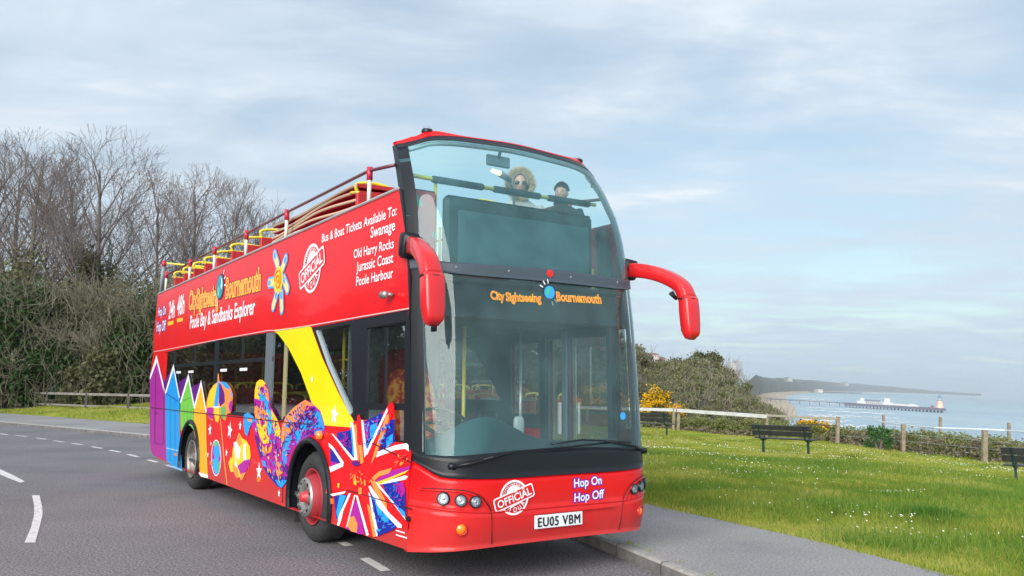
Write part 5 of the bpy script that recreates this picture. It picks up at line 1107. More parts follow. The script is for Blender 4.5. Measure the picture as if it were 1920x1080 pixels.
tag(mk.build('road_markings', PAINT), kind='structure')

# ------------------------------------------------------------------ grass blades and daisies
def scatter(npts, x0, x1, y0, y1, dens):
    X = rng.uniform(x0, x1, npts * 3); Y = rng.uniform(y0, y1, npts * 3); keep = rng.uniform(0, 1, len(X)) < dens(X, Y); return X[keep][:npts], Y[keep][:npts]
Lx = LP[np.argsort(LP[:, 1])]
def inside(X, Y, m=.02):        # beyond the lawn edge, in front of the fence line
    lx = np.interp(Y, Lx[:, 1], Lx[:, 0]); fo = np.argsort(FL[:, 1]); fx = np.interp(Y, FL[fo, 1], FL[fo, 0]); return (X > lx + m) & (X < fx + .8)
def vis(X, Y): k = 960 + FPX * X / np.maximum(Y, .1) * 1.0; return (k > -120) & (k < 2060) & (Y > 4)
def blades(X, Y, Z, h, w, lean=.35):
    n = len(X); th = rng.uniform(0, 6.283, n); dx, dy = np.cos(th) * w, np.sin(th) * w; la = rng.uniform(0, 6.283, n); ll = rng.uniform(0, lean, n) * h
    V = np.empty((n, 3, 3)); V[:, 0] = np.stack([X - dx, Y - dy, Z - .01], 1); V[:, 1] = np.stack([X + dx, Y + dy, Z - .01], 1); V[:, 2] = np.stack([X + np.cos(la) * ll, Y + np.sin(la) * ll, Z + h], 1)
    return V.reshape(-1, 3), np.arange(n * 3).reshape(-1, 3)
GB = leafmat('grass_blades', [(.11, .16, .02), (.27, .31, .042), (.41, .42, .085), (.52, .44, .2)], .6, .8, .35, .35, 1.5)
TG = leafmat('tussock_green', [(.06, .14, .018), (.13, .24, .03), (.24, .34, .05)], .6, 1.5, .35)
def patch(X, Y): return .5 + .5 * np.sin(X * 1.1 + 1.3 * np.sin(Y * .7)) * np.sin(Y * .9 + .8 * np.sin(X * .6 + 1))
Vs, Fs, n0 = [], [], 0
for npts, x0, x1, y0, y1, hh, ww in ((150000, 1.5, 17, 4.5, 15, .055, .0045), (110000, 2, 20, 13, 24, .06, .007), (70000, 2, 20, 22, 40, .07, .012), (60000, -32, -4, 26, 60, .10, .016)):
    X, Y = scatter(npts, x0, x1, y0, y1, lambda a, b: inside(a, b) & vis(a, b)); Z = lawn_z(X, Y); p = patch(X, Y); h = hh * (.5 + rng.uniform(0, 1, len(X))) * (.32 + 1.15 * p ** 2)
    V, Fc = blades(X, Y, Z, h, ww, .6); Vs.append(V); Fs.append(Fc + n0); n0 += len(V)
el_ = resample(LP, 4000); el_ = el_[(el_[:, 1] > 5) & (el_[:, 1] < 60)]; idx = rng.integers(0, len(el_), 16000); X = el_[idx, 0] + rng.normal(0, .045, 16000) + .03 * np.sin(el_[idx, 1] * 5); Y = el_[idx, 1] + rng.normal(0, .03, 16000)
V, Fc = blades(X, Y, np.full(len(X), .118), rng.uniform(.015, .06, len(X)), .004, 1.2); Vs.append(V); Fs.append(Fc + n0); n0 += len(V)
el_ = resample(KP, 6000); el_ = el_[(el_[:, 1] > 5) & (el_[:, 1] < 13)]; w0_ = el_[rng.integers(0, len(el_), 26)]; X = np.repeat(w0_[:, 0], 16) + rng.normal(0, .02, 416) + .14; Y = np.repeat(w0_[:, 1], 16) + rng.normal(0, .035, 416) + .05
V, Fc = blades(X, Y, np.full(len(X), .12), rng.uniform(.01, .035, len(X)), .003, 1.4); Vs.append(V); Fs.append(Fc + n0); n0 += len(V)
# tussocks along the slope
tag(mesh('grass', np.concatenate(Vs), np.concatenate(Fs), GB), kind='stuff'); Vs, Fs, n0 = [], [], 0
for k in range(260):
    cx_, cy_ = rng.uniform(2.4, 15), rng.uniform(6.5, 22)
    if not inside(np.array([cx_]), np.array([cy_]), .5)[0]: continue
    m_ = int(rng.uniform(150, 600)); r_ = rng.uniform(.2, .7); X = cx_ + rng.normal(0, r_, m_) * 1.3; Y = cy_ + rng.normal(0, r_, m_); kk = inside(X, Y, .02); X, Y = X[kk], Y[kk]; m_ = len(X); V, Fc = blades(X, Y, lawn_z(X, Y), rng.uniform(.05, .13, m_) * (1 + .3 * (cy_ < 14)), .005, .9); Vs.append(V); Fs.append(Fc + n0); n0 += len(V)
tag(mesh('long_grass', np.concatenate(Vs), np.concatenate(Fs), TG), 'darker green clumps of longer grass across the lawn slope', 'grass', kind='stuff')
cl_ = [(rng.uniform(2, 17), rng.uniform(7.5, 30)) for _ in range(85)]; cl_ = [c for c in cl_ if inside(np.array([c[0]]), np.array([c[1]]), .3)[0]]; XX, YY = [], []
for cx_, cy_ in cl_:
    m_ = int(rng.uniform(3, 22) * (1 + cy_ * .04)); a = rng.uniform(.08, .35) * (1 + .05 * cy_); XX.append(cx_ + rng.normal(0, a * 1.6, m_)); YY.append(cy_ + rng.normal(0, a, m_))
X, Y = np.concatenate(XX), np.concatenate(YY); kk = inside(X, Y, .05); X, Y = X[kk], Y[kk]; Z = lawn_z(X, Y) + .065; r_ = rng.uniform(.006, .012, len(X)) * (.8 + Y * .012)
V = np.empty((len(X), 6, 3)); 
for k in range(6): V[:, k] = np.stack([X + r_ * math.cos(k * 1.047), Y + r_ * math.sin(k * 1.047) * .8, Z + r_ * .6 * math.sin(k * 1.047)], 1)
tag(mesh('daisies', V.reshape(-1, 3), np.arange(len(X) * 6).reshape(-1, 6), mat('daisy_white', (.8, .8, .76), .7)), kind='stuff')
# dandelion-dark tuft
tp = gnd(1752, 975, -.0); X = tp[0] + rng.normal(0, .22, 1300); Y = tp[1] + .1 + rng.normal(0, .17, 1300); Zt = lawn_z(X, Y)
V, Fc = blades(X, Y, Zt, rng.uniform(.06, .22, 1300), .005, 1.4)
tag(mesh('grass_tuft', V, Fc, leafmat('tuft_green', [(.03, .10, .012), (.06, .17, .02), (.11, .25, .03)], .5, 2, .25)), 'large dark green tuft of long grass in the lawn', 'grass tuft')

# ------------------------------------------------------------------ benches
BSL = mat('bench_slat', (.016, .017, .02), .5, noise=(9, (.03, .032, .036), .4, .7), coat=.2); BIR = mat('bench_iron', (.008, .03, .03), .45, coat=.2)
def bench(pos, rz, label):
    # local x along the bench, +y = the side people face (the sea)
    p = empty('park_bench', pos, rz, label=label, cat='bench', group='dark benches on the lawn facing the sea')
    L = .92
    for k in range(3): MB().box((-L, .02 + .15 * k, .43), (L, .14 + .15 * k, .465), bev=.006).build('seat_slat', BSL, p)
    for z0, y0 in ((.54, -.05), (.71, -.12)):
        T = Matrix.Translation((0, y0, z0)) @ Matrix.Rotation(R(14), 4, 'X'); MB().box((-L - .0, -.018, 0), (L, .018, .145), T, bev=.006).build('back_slat', BSL, p)
    for sx in (-1, 1):
        x = sx * (L - .22); f = MB()
        f.tube(crom([(x, -.20, .86), (x, -.11, .64), (x, -.03, .46), (x, .10, .40), (x, .30, .39), (x, .47, .42)], 4), .024, 8)
        f.tube(crom([(x, .10, .40), (x, .22, .44), (x, .30, .56), (x, .34, .64)], 4), .022, 8)
        f.box((x - .03, .05, .63), (x + .03, .42, .665), bev=.008); f.build('bench_frame', BIR, p, False)
        l = MB(); l.box((x - .025, .14, -.1), (x + .025, .21, .41)); l.build('leg', BIR, p); MB().box((x - .07, .06, -.02), (x + .07, .29, .015)).build('foot_plate', BIR, p)
    return p
bp1, bp2 = at(1437, 849, 26.5), at(1507, 856, 24.8)
for (a, c, rz, lab) in ((at(1437, 846, 25.6), at(1500, 852, 24.9), None, 'dark slatted bench in the middle of the lawn, in front of the far gorse clump'), (at(1170, 817, 31.5), at(1257, 823, 30.6), None, 'dark slatted bench half hidden behind the nearside corner of the bus'), (at(1918, 908, 18.9), at(2030, 918, 18.2), None, 'dark slatted bench cut off by the right edge of the photo')):
    c0 = (a + c) / 2; an = math.atan2(c[1] - a[1], c[0] - a[0]); c0[2] = lawn_z(c0[0], c0[1]); bench(c0, an, lab)

# ------------------------------------------------------------------ fences
WOOD = mat('weathered_wood', (.30, .25, .18), .85, noise=(7, (.16, .13, .095), .35, .7), bump=(30, .5, .01)); RAILP = mat('pale_rail', (.52, .53, .53), .6, noise=(5, (.40, .40, .39), .4, .7)); DWOOD = mat('dark_wood', (.08, .07, .06), .85, noise=(7, (.045, .04, .035), .4, .7))
def post(parent, p, h, w=.10, m=WOOD, lean=(0, 0), name='post'):
    T = Matrix.Translation(Vector(p)) @ Matrix.Rotation(lean[0], 4, 'Y') @ Matrix.Rotation(lean[1], 4, 'X'); return MB().box((-w / 2, -w / 2, -.4), (w / 2, w / 2, h), T, bev=.012).build(name, m, parent)
LEAN = R(3.5)
f1 = empty('rail_fence', (0, 0, 0), label='wooden fence with one pale top rail along the cliff hedge behind the benches', cat='fence')
fp = {}
for px, top, D, base in ((1100, 765, 40, 806), (1262, 764, 37.2, 808), (1271, 763, 37, 808), (1437, 775, 34, 822), (1570, 781, 31, 833)):
    p = at(px, base, D); t_ = at(px + 3, top, D); fp[px] = (p, t_); z = lawn_z(p[0], p[1]); h = t_[2] - float(z); post(f1, (p[0], p[1], z), h, .12 if px != 1437 else .11, WOOD, (LEAN, 0))
def rail(parent, a, c, w, hgt, m, name='top_rail'):
    a, c = Vector(a), Vector(c); d = c - a; L = d.length; q = d.to_track_quat('X', 'Z').to_matrix().to_4x4(); T = Matrix.Translation(a) @ q; return MB().box((0, -w / 2, -hgt / 2), (L, w / 2, hgt / 2), T, bev=.008).build(name, m, parent)
rail(f1, at(1270, 769.5, 36.9), at(1438, 781, 33.9), .05, .15, RAILP); rail(f1, at(1438, 779, 33.95), at(1570, 785.5, 30.95), .05, .09, mat('mid_rail', (.33, .30, .25), .8)); rail(f1, at(1080, 764, 40.4), at(1268, 769, 37.1), .05, .14, RAILP)
rail(f1, at(1496, 796, 32.6), at(1568, 797.5, 31), .03, .04, DWOOD, 'lower_rail')
f2 = empty('wire_fence', (0, 0, 0), label='open wire and tape fence on square wooden posts above the sea at the right', cat='fence')
pts = []
for px, top, base, D, w in ((1693, 795, 846, 30, .13), (1846, 806, 865, 27.5, .15)):
    t_ = at(px + 2, top, D); b0 = at(px, base, D); z = float(lawn_z(b0[0], b0[1])); post(f2, (b0[0], b0[1], z), t_[2] - z, w, WOOD, (LEAN, 0)); pts.append(t_)
for px, top, D, w in ((1648, 777, 37, .10), (1753, 781, 36, .10), (1884, 792, 33, .10), (1664, 805, 36, .1), (1726, 803, 35, .1)):
    t_ = at(px, top, D); z = float(lawn_z(t_[0], t_[1])); post(f2, (t_[0] - .07, t_[1], min(z, t_[2] - 1.2)), t_[2] - min(z, t_[2] - 1.2), w, WOOD, (LEAN, 0))
rail(f2, at(1655, 811, 35.6), at(1728, 813.5, 35), .06, .08, DWOOD)
TAPE = mat('pale_tape', (.6, .68, .72), .6)
MB().tube([at(1640, 789, 36.8), at(1693, 797, 33.5), at(1753, 802, 31), at(1846, 805, 30), at(1884, 807, 30), at(1990, 815, 27)], .028, 5).build('tape', TAPE, f2)
for dz in (.25, .5):
    MB().tube([at(1570, 790, 31) - np.array([0, 0, dz]), at(1693, 800, 30) - np.array([0, 0, dz]), at(1846, 812, 27.5) - np.array([0, 0, dz]), at(1990, 824, 25) - np.array([0, 0, dz])], .006, 4).build('wire', GREY, f2)
f3 = empty('low_fence', (0, 0, 0), label='low dark two rail fence along the foot of the woodland', cat='fence')
Pf = [at(-60, 736, 54), at(14, 736, 51), at(89, 740, 47.5), at(163, 743, 44.5), at(242, 746, 42), at(320, 749, 40), at(400, 752, 38)]; tops = [1.14] * 7
for i, p in enumerate(Pf): post(f3, (p[0], p[1], .05), 1.2, .14, DWOOD)
for i in range(len(Pf) - 1):
    a, c = Pf[i], Pf[i + 1]; rail(f3, (a[0], a[1], 1.13), (c[0], c[1], 1.13), .06, .12, mat('grey_rail', (.26, .25, .23), .8, noise=(4, (.16, .15, .14), .4, .7))); rail(f3, (a[0], a[1], .52), (c[0], c[1], .52), .06, .10, MATS['grey_rail'], 'lower_rail')

# ------------------------------------------------------------------ vegetation builders
def segs_mesh(name, S_, m, parent=None, n=4):
    # S_: rows x0 y0 z0 r0 x1 y1 z1 r1
    S_ = np.array(S_); a, c = S_[:, 0:3], S_[:, 4:7]; d = c - a; d /= (np.linalg.norm(d, axis=1)[:, None] + 1e-9)
    up = np.where(np.abs(d[:, 2:3]) < .9, [[0, 0, 1.]], [[1., 0, 0]]); x = np.cross(d, up); x /= np.linalg.norm(x, axis=1)[:, None]; y = np.cross(d, x)
    V = np.empty((len(S_), 2 * n, 3))
    for k in range(n):
        w = 2 * math.pi * k / n; o = math.cos(w) * x + math.sin(w) * y; V[:, k] = a + o * S_[:, 3:4]; V[:, n + k] = c + o * S_[:, 7:8]
    b0 = (np.arange(len(S_)) * 2 * n)[:, None]; F_ = np.concatenate([b0 + np.array([[k, (k + 1) % n, n + (k + 1) % n, n + k]]) for k in range(n)]); return mesh(name, V.reshape(-1, 3), F_, m, parent)
def branches(seed, H=12, trunk_r=.2, spread=1., twig=.015, low=.30, nlimb=13, wide=.36, crook=.085):
    g = random.Random(seed); tr, out = [], []; C0 = Vector((0, 0, H * .62)); Rd = Vector((H * wide, H * wide, H * .40))
    def inside_env(p, k=1.): q = p - C0; return (q.x / Rd.x) ** 2 + (q.y / Rd.y) ** 2 + (q.z / Rd.z) ** 2 < k
    def grow(p, d, L, r, k, bend):
        step = (.7, .5, .27, .22, .2)[k]; n = max(2, int(L / step)); q = p.copy(); dd = d.normalized(); side = g.choice((-1, 1))
        for i in range(n):
            t = i / n; ck = crook if k else crook * .3; dd = (dd + Vector((g.gauss(0, ck), g.gauss(0, ck), g.gauss(0, crook * .6) + bend))).normalized(); q2 = q + dd * (L / n)
            ra, rb = max(twig * .55, r * (1 - .85 * t)), max(twig * .5, r * (1 - .85 * (i + 1) / n)); (tr if k == 0 else out).append((*q, ra, *q2, rb)); q = q2
            if k > 0 and not inside_env(q, 1.12): break
            if k == 0: continue
            if k < 4 and t > (.18 if k == 1 else .12) and g.random() < (1, .97, .93, .8)[k]:
                pr = dd.orthogonal().normalized(); pr.rotate(Matrix.Rotation(g.uniform(0, 6.28), 3, dd)); a = g.uniform(.45, .85) * spread; nd = dd * math.cos(a) + pr * math.sin(a) + Vector((0, 0, .12))
                nl = {1: L * .44 * (1.15 - t) + .9, 2: L * .45 * (1.15 - t) + .5, 3: g.uniform(.35, .85)}[k]; grow(q, nd, nl, rb * .6, k + 1, .03)
    L0 = H * .93; grow(Vector((0, 0, -.3)), Vector((g.gauss(0, .04), g.gauss(0, .04), 1)), L0, trunk_r, 0, .05)
    pts = [Vector(t[:3]) for t in tr]; n = len(pts)
    for i in range(nlimb):
        f = low + (.90 - low) * (i + g.random() * .6) / nlimb; q = pts[min(n - 1, int(f * n))]; r0 = tr[min(n - 1, int(f * n))][3]; az = i * 2.4 + g.uniform(-.4, .4); el = R(28 + 42 * f + g.uniform(-8, 8)); d = Vector((math.cos(az) * math.cos(el), math.sin(az) * math.cos(el), math.sin(el)))
        L = H * .52 * (1.12 - f * .75) * g.uniform(.85, 1.1); grow(q, d, L, max(r0 * .62, .05), 1, .045)
    for i in range(3): grow(pts[-1 - i], Vector((g.gauss(0, .35), g.gauss(0, .35), 1)), H * .2, .05, 2, .03)
    return tr, out
def leaf_cloud(n, rad, size, seed, clumps=26, flat=.0, fill=.35, cen=(0, 0, 0), aspect=.6, squash=1.):
    g = np.random.default_rng(seed); C0 = g.normal(0, 1, (clumps, 3)); C0 /= np.linalg.norm(C0, axis=1)[:, None]; C0 *= g.uniform(fill, 1, (clumps, 1)) ** .5; C0[:, 2] = C0[:, 2] * squash
    cr = g.uniform(.16, .36, clumps); idx = g.integers(0, clumps, n); P = C0[idx] + g.normal(0, 1, (n, 3)) * cr[idx][:, None] * .62; P = P * np.array(rad) + np.array(cen)
    u = g.normal(0, 1, (n, 3)); u /= np.linalg.norm(u, axis=1)[:, None]; w = np.cross(u, g.normal(0, 1, (n, 3))); w /= np.linalg.norm(w, axis=1)[:, None]; s_ = size * g.uniform(.5, 1.4, (n, 1))
    V = np.stack([P - u * s_, P + w * s_ * aspect, P + u * s_, P - w * s_ * aspect], 1); return V.reshape(-1, 3), np.arange(n * 4).reshape(-1, 4)
BARK = mat('bark_grey', (.15, .14, .11), .9, noise=(3, (.09, .085, .065), .35, .7)); TWIG = mat('twig_brown', (.165, .135, .125), .9)
PALEB = mat('bark_pale', (.30, .27, .21), .9)
IVY = leafmat('ivy_leaves', [(.012, .035, .010), (.03, .07, .018), (.055, .11, .025)], .5, 1, .2); OLIVE = leafmat('olive_leaves', [(.05, .058, .028), (.10, .108, .048), (.16, .16, .075)], .6, .8, .2)
DRY = leafmat('dry_scrub', [(.13, .11, .075), (.22, .19, .13), (.33, .29, .20)], .8, .9, .2); GREENL = leafmat('scrub_green', [(.08, .10, .035), (.18, .21, .065), (.30, .30, .11)], .7, 1.2, .25)
# bare trees: four built forms, copied
protos = []
for sd_, kw in ((11, dict(H=15, trunk_r=.24, wide=.30)), (23, dict(H=15, trunk_r=.28, wide=.42, low=.25, nlimb=15)), (37, dict(H=12, trunk_r=.17, wide=.28, nlimb=11)), (51, dict(H=13, trunk_r=.19, wide=.34, low=.34))):
    tr, br = branches(sd_, **kw); mt_ = segs_mesh('trunk', tr, BARK, None, 8); mc_ = segs_mesh('crown', br, TWIG, None, 3)
    zt = max(v.co.z for v in mc_.data.vertices); protos.append((mt_.data, mc_.data, zt)); bpy.data.objects.remove(mt_); bpy.data.objects.remove(mc_)
tree_spots = [ # px of trunk foot, distance, py of crown top, built form, label
    (-45, 60, 262, 2, 'bare tree at the extreme left edge, partly out of frame'), (45, 58, 240, 0, 'tall narrow bare tree near the left edge, above the ivy thicket'), (112, 66, 300, 3, 'slim bare tree deep in the wood between the two tallest'),
    (200, 57, 240, 1, 'widest and tallest bare tree with arching grey limbs, left of the bus'), (288, 68, 318, 2, 'smaller bare tree deep in the wood, right of the widest tree'), (345, 60, 306, 0, 'bare tree whose narrow crown rises above the rear of the bus'),
    (425, 60, 332, 3, 'bare tree rising behind the rear seats of the open top deck'), (482, 62, 378, 2, 'bare tree furthest right in the wood, ending the row above the bus'), (-2, 70, 285, 1, 'bare tree deep in the wood behind the left edge')]
for i, (px, D, ty, k, lab) in enumerate(tree_spots):
    p = at(px, 740, D); top = at(px, ty, D); md1, md2, zt = protos[k]; s_ = (top[2] + .2) / zt
    t = empty('bare_tree', (p[0], p[1], -.1), rng.uniform(0, 6.28), label=lab, cat='tree', group='bare winter trees behind the road'); t.scale = (s_ * 1.0, s_ * 1.0, s_)
    for nm_, md in (('trunk', md1), ('crown', md2)): o = bpy.data.objects.new(nm_, md); link(o, t)
# pale leaning limb tree low in the wood
for px, D, sd_, sc_, lab in ((215, 50, 71, .55, 'low spreading bare tree with pale crooked limbs in front of the wood'), (60, 49, 72, .42, 'small pale barked bare tree beside the ivy column at the left')):
    tr, br = branches(sd_, H=13, trunk_r=.22, spread=1.2, twig=.035, low=.12, nlimb=9, wide=.6, crook=.22); p = at(px, 745, D); t = empty('pale_tree', (p[0], p[1], 0), 0, label=lab, cat='tree'); t.scale = (sc_,) * 3
    segs_mesh('trunk', tr, PALEB, t, 6); segs_mesh('crown', br, PALEB, t, 4)
# evergreen and ivy masses
def shrub(name, p, rad, m, n, size, seed, label, cat='shrub', group=None, stem=True, clumps=30, zc=None):
    t = empty(name, p, 0, label=label, cat=cat, group=group); zc = rad[2] * .9 if zc is None else zc
    V, Fc = leaf_cloud(n, rad, size, seed, clumps, cen=(0, 0, zc)); mesh('foliage', V, Fc, m, t)
    if stem:
        s_ = []; g = random.Random(seed)
        for k in range(5):
            a = g.uniform(0, 6.28); q = (0, 0, -.2, .08); e = (math.cos(a) * rad[0] * .5, math.sin(a) * rad[1] * .5, zc + rad[2] * .3, .03); s_.append((*q, *e))
        segs_mesh('stem', s_, BARK, t, 5)
    return t
wood = [(10, 50, 8, 4.0, IVY, 'dark ivy covered trunk mass at the left edge of the wood'), (120, 53, 7.5, 5, OLIVE, 'grey green evergreen below the slim bare tree at the left'), (45, 56, 11, 5.5, OLIVE, 'broad olive evergreen crown high on the left'), (165, 57, 10.5, 5, OLIVE, 'olive evergreen crown under the widest bare tree'),
    (228, 49, 5.8, 1.7, IVY, 'dark green ivy clad trunk right of centre in the wood'), (205, 51, 6.5, 2.8, OLIVE, 'dull green bush beside the ivy clad trunk'), (262, 52, 7.5, 3.2, IVY, 'dark evergreen between the ivy trunk and the rear of the bus'), (285, 56, 8.8, 4.2, OLIVE, 'olive evergreen just left of the rear of the bus'), (340, 52, 8, 5, OLIVE, 'evergreen hidden behind the rear of the bus, top showing'), (420, 54, 8, 6, OLIVE, 'evergreen behind the middle of the bus'), (520, 56, 8, 6, OLIVE, 'evergreen behind the bus cab side'), (80, 49, 4.4, 2.2, IVY, 'small dark holly bush behind the low fence'), (175, 48, 3.6, 2.2, OLIVE, 'low dull bush at the fence below the pale limbs')]
for i, (px, D, H, w, m, lab) in enumerate(wood):
    p = at(px, 742, D); shrub('evergreen_tree' if H > 6 else 'evergreen_shrub', (p[0], p[1], 0), (w / 2 + .6, w / 2 + .2, H / 2), m, int(5200 * (H * w / 30) + 3000), .13, 100 + i, lab, 'tree' if H > 6 else 'shrub')
# brown twiggy thicket
S_ = []; g = np.random.default_rng(31); n = 26000
pxs = g.uniform(-120, 900, n); Ds = g.uniform(47, 60, n); hb = g.uniform(0, 1, n) ** 1.4 * 7.5; X = (pxs - 960) / FPX * Ds * 1.01; d = g.normal(0, 1, (n, 3)) * [.6, .6, .5] + [0, 0, .9]; d /= np.linalg.norm(d, axis=1)[:, None]; L = g.uniform(.5, 1.8, n)
for i in range(n): S_.append((X[i], Ds[i], hb[i], .022, X[i] + d[i, 0] * L[i], Ds[i] + d[i, 1] * L[i], hb[i] + d[i, 2] * L[i], .008))
tag(segs_mesh('undergrowth', S_, mat('undergrowth_twigs', (.19, .175, .12), .9, noise=(.5, (.095, .092, .058), .35, .65)), None, 3), 'tangle of brown twigs and dead bracken filling the wood', 'undergrowth', kind='stuff')
V, Fc = [], []; n0 = 0
for k in range(48):
    px = -750 + k * 36; D = 59 + 3 * math.sin(k); p = at(px, 740, D); v_, f_ = leaf_cloud(2600, (3.2, 2.0, 4.4 + math.sin(k * 1.7)), .16, 400 + k, 30, cen=(p[0], p[1], 3.6)); V.append(v_); Fc.append(f_ + n0); n0 += len(v_)
tag(mesh('thicket', np.concatenate(V), np.concatenate(Fc), leafmat('thicket_leaves', [(.03, .038, .018), (.068, .075, .036), (.12, .122, .058)], .7, .35, .15)), 'dense dull thicket closing the back of the wood', 'thicket', kind='stuff')
tag(mesh('backing_bank', [(-60, 62, -1), (6, 60, -1), (6, 64, 5), (-60, 70, 6), (-90, -40, -1), (-88, 62, -1), (-94, 66, 6), (-97, -40, 6), (-46, -26, -1), (-74, 56, -1), (-79, 60, 4.5), (-51, -24, 4.5)], [(0, 1, 2, 3), (4, 5, 6, 7), (8, 9, 10, 11)], mat('leaf_litter', (.05, .042, .028), .95)), kind='structure')  # earth backing; the left slopes are unseen, added to block sky in reflections

# trees on the other side of the road (seen in the bus's side windows and paint)
V, Fc, n0 = [], [], 0; g = np.random.default_rng(61)
for k in range(16):
    x, y = -34 - 2.2 * k + g.normal(0, 1.5), -14 + 5.2 * k; v_, f_ = leaf_cloud(3600, (4.2, 3.6, 4.6 + g.uniform(-1, 1.5)), .34, 700 + k, 24, cen=(x, y, 4.2)); V.append(v_); Fc.append(f_ + n0); n0 += len(v_)
tag(mesh('roadside_trees', np.concatenate(V), np.concatenate(Fc), leafmat('roadside_leaves', [(.012, .018, .008), (.025, .032, .013), (.045, .048, .022)], .7, .3, .15)), 'belt of dull green trees across the road, left of the view', 'trees', kind='stuff')

# ------------------------------------------------------------------ hedge, gorse and scrub on the cliff edge
def along(pxs, D, y, n, rad, size, m, seed, name, label, cat, kind='stuff', clumps=60, twigs=0):
    Vs, Fs, n0 = [], [], 0; g = np.random.default_rng(seed)
    for i in range(len(pxs) - 1):
        pass
    K = int((pxs[-1] - pxs[0]) / 14) + 1
    for k in range(K + 1):
        px = pxs[0] + (pxs[-1] - pxs[0]) * k / K; d_ = np.interp(px, pxs, D); yb = np.interp(px, pxs, y[0]); yt = np.interp(px, pxs, y[1]) + g.uniform(-2, 5); a, c = at(px, yb, d_), at(px, yt, d_); h = (c[2] - a[2]) / 2
        v_, f_ = leaf_cloud(int(n / K), (rad, rad * .8, h * 1.05), size, seed + k, 12, cen=(c[0], c[1] + rad * .5, a[2] + h * .9)); Vs.append(v_); Fs.append(f_ + n0); n0 += len(v_)
    return tag(mesh(name, np.concatenate(Vs), np.concatenate(Fs), m), label, cat, kind=kind)
along([1000, 1220, 1440, 1500], [41, 38.6, 35.5, 34.2], ([806, 811, 828, 833], [768, 776, 787, 800]), 26000, .75, .05, GREENL, 900, 'bramble_hedge', 'olive green clipped bramble hedge below the pale top rail', 'hedge')
along([1000, 1220, 1440, 1560], [40.6, 38.2, 35, 32.5], ([808, 813, 830, 836], [784, 792, 806, 815]), 9000, .5, .05, DRY, 930, 'dry_bracken', 'brown dry stems at the foot of the hedge', 'bracken')
along([1470, 1575, 1700, 1850, 1990], [33.4, 31.6, 30.6, 28.6, 26], ([834, 838, 852, 870, 885], [794, 796, 806, 815, 828]), 30000, .7, .045, GREENL, 950, 'bramble_hedge', 'loose bramble growing through the wire fence above the sea', 'hedge')
along([1560, 1700, 1850, 1990], [31.4, 30.2, 28.2, 25.6], ([838, 852, 872, 888], [806, 814, 824, 836]), 12000, .5, .04, DRY, 970, 'dry_bracken', 'brown dead stems among the loose brambles', 'bracken')
p = at(1648, 846, 29.7); shrub('green_bush', (p[0], p[1], p[2]), (.42, .35, .45), leafmat('bright_bush', [(.02, .06, .015), (.04, .12, .03), (.07, .17, .04)], .5, 2, .2), 2200, .035, 61, 'small fresh green bush left of the nearer wire fence post', clumps=14)
GORSE = leafmat('gorse_flowers', [(.10, .13, .02), (.70, .38, .01), (.85, .48, .01), (.92, .6, .02)], .6, 2.2, .25); GORSEG = leafmat('gorse_green', [(.02, .045, .01), (.05, .085, .02), (.10, .12, .02)], .6, 2, .2)
for px, y0, y1, D, w, sd_, lab in ((1236, 812, 734, 39.4, 1.9, 5, 'bright yellow gorse bush behind the fence beside the bus'), (1120, 812, 722, 41.5, 3.0, 6, 'yellow gorse bush seen through the windscreen'), (1522, 834, 787, 33.6, 1.5, 7, 'low yellow gorse clump behind the middle bench')):
    a, c = at(px, y0, D), at(px, y1, D); h = (c[2] - a[2]) / 2; t = shrub('gorse_bush', (c[0], c[1], a[2]), (w / 2, w / 2.4, h), GORSEG, 5000, .045, 60 + sd_, lab, 'gorse', 'gorse bushes in flower', clumps=26)
    v_, f_ = leaf_cloud(4200, (w / 2 * 1.02, w / 2.4, h * .75), .034, 60 + sd_, 26, cen=(0, -.04, h * 1.25), aspect=.9, fill=.5); mesh('flowers', v_, f_, GORSE, t)
# headland covered in scrub
ridge = [(700, 560, 62), (850, 570, 66), (1000, 590, 72), (1100, 620, 80), (1190, 655, 90), (1212, 690, 95), (1249, 686, 97), (1264, 680, 98), (1286, 676, 98), (1305, 680, 98), (1320, 671, 98), (1334, 677, 98), (1344, 688, 98), (1357, 702, 98), (1373, 714, 97), (1390, 727, 96), (1396, 742, 95), (1412, 750, 93), (1431, 760, 90), (1449, 774, 86), (1470, 796, 82)]
V = []
for px, py, D in ridge:
    top = at(px, py + 6, D); rows_ = [at(px, 800, max(D - 38, 46)), None, None, top]; a = rows_[0]; a[2] = min(a[2], -.6)
    for t_ in (0, .35, .7, 1): q = a + (top - a) * t_; q[2] = a[2] + (top[2] - a[2]) * (t_ ** .8); V.append(q)
    q = top.copy(); q[1] += 25; q[0] += 4; q[2] -= 3; V.append(q); q2 = q.copy(); q2[1] += 25; q2[0] += 14; q2[2] = -36; V.append(q2)
k = 6; Fc = [(i * k + j, (i + 1) * k + j, (i + 1) * k + j + 1, i * k + j + 1) for i in range(len(ridge) - 1) for j in range(k - 1)]
tag(mesh('headland', V, Fc, mat('scrub_ground', (.07, .062, .04), .95, noise=(.3, (.045, .05, .025), .4, .6)), smooth=True), kind='structure')
rg = np.array(ridge, float); Vs, Fs, n0, SS = [], [], 0, []
g = np.random.default_rng(77)
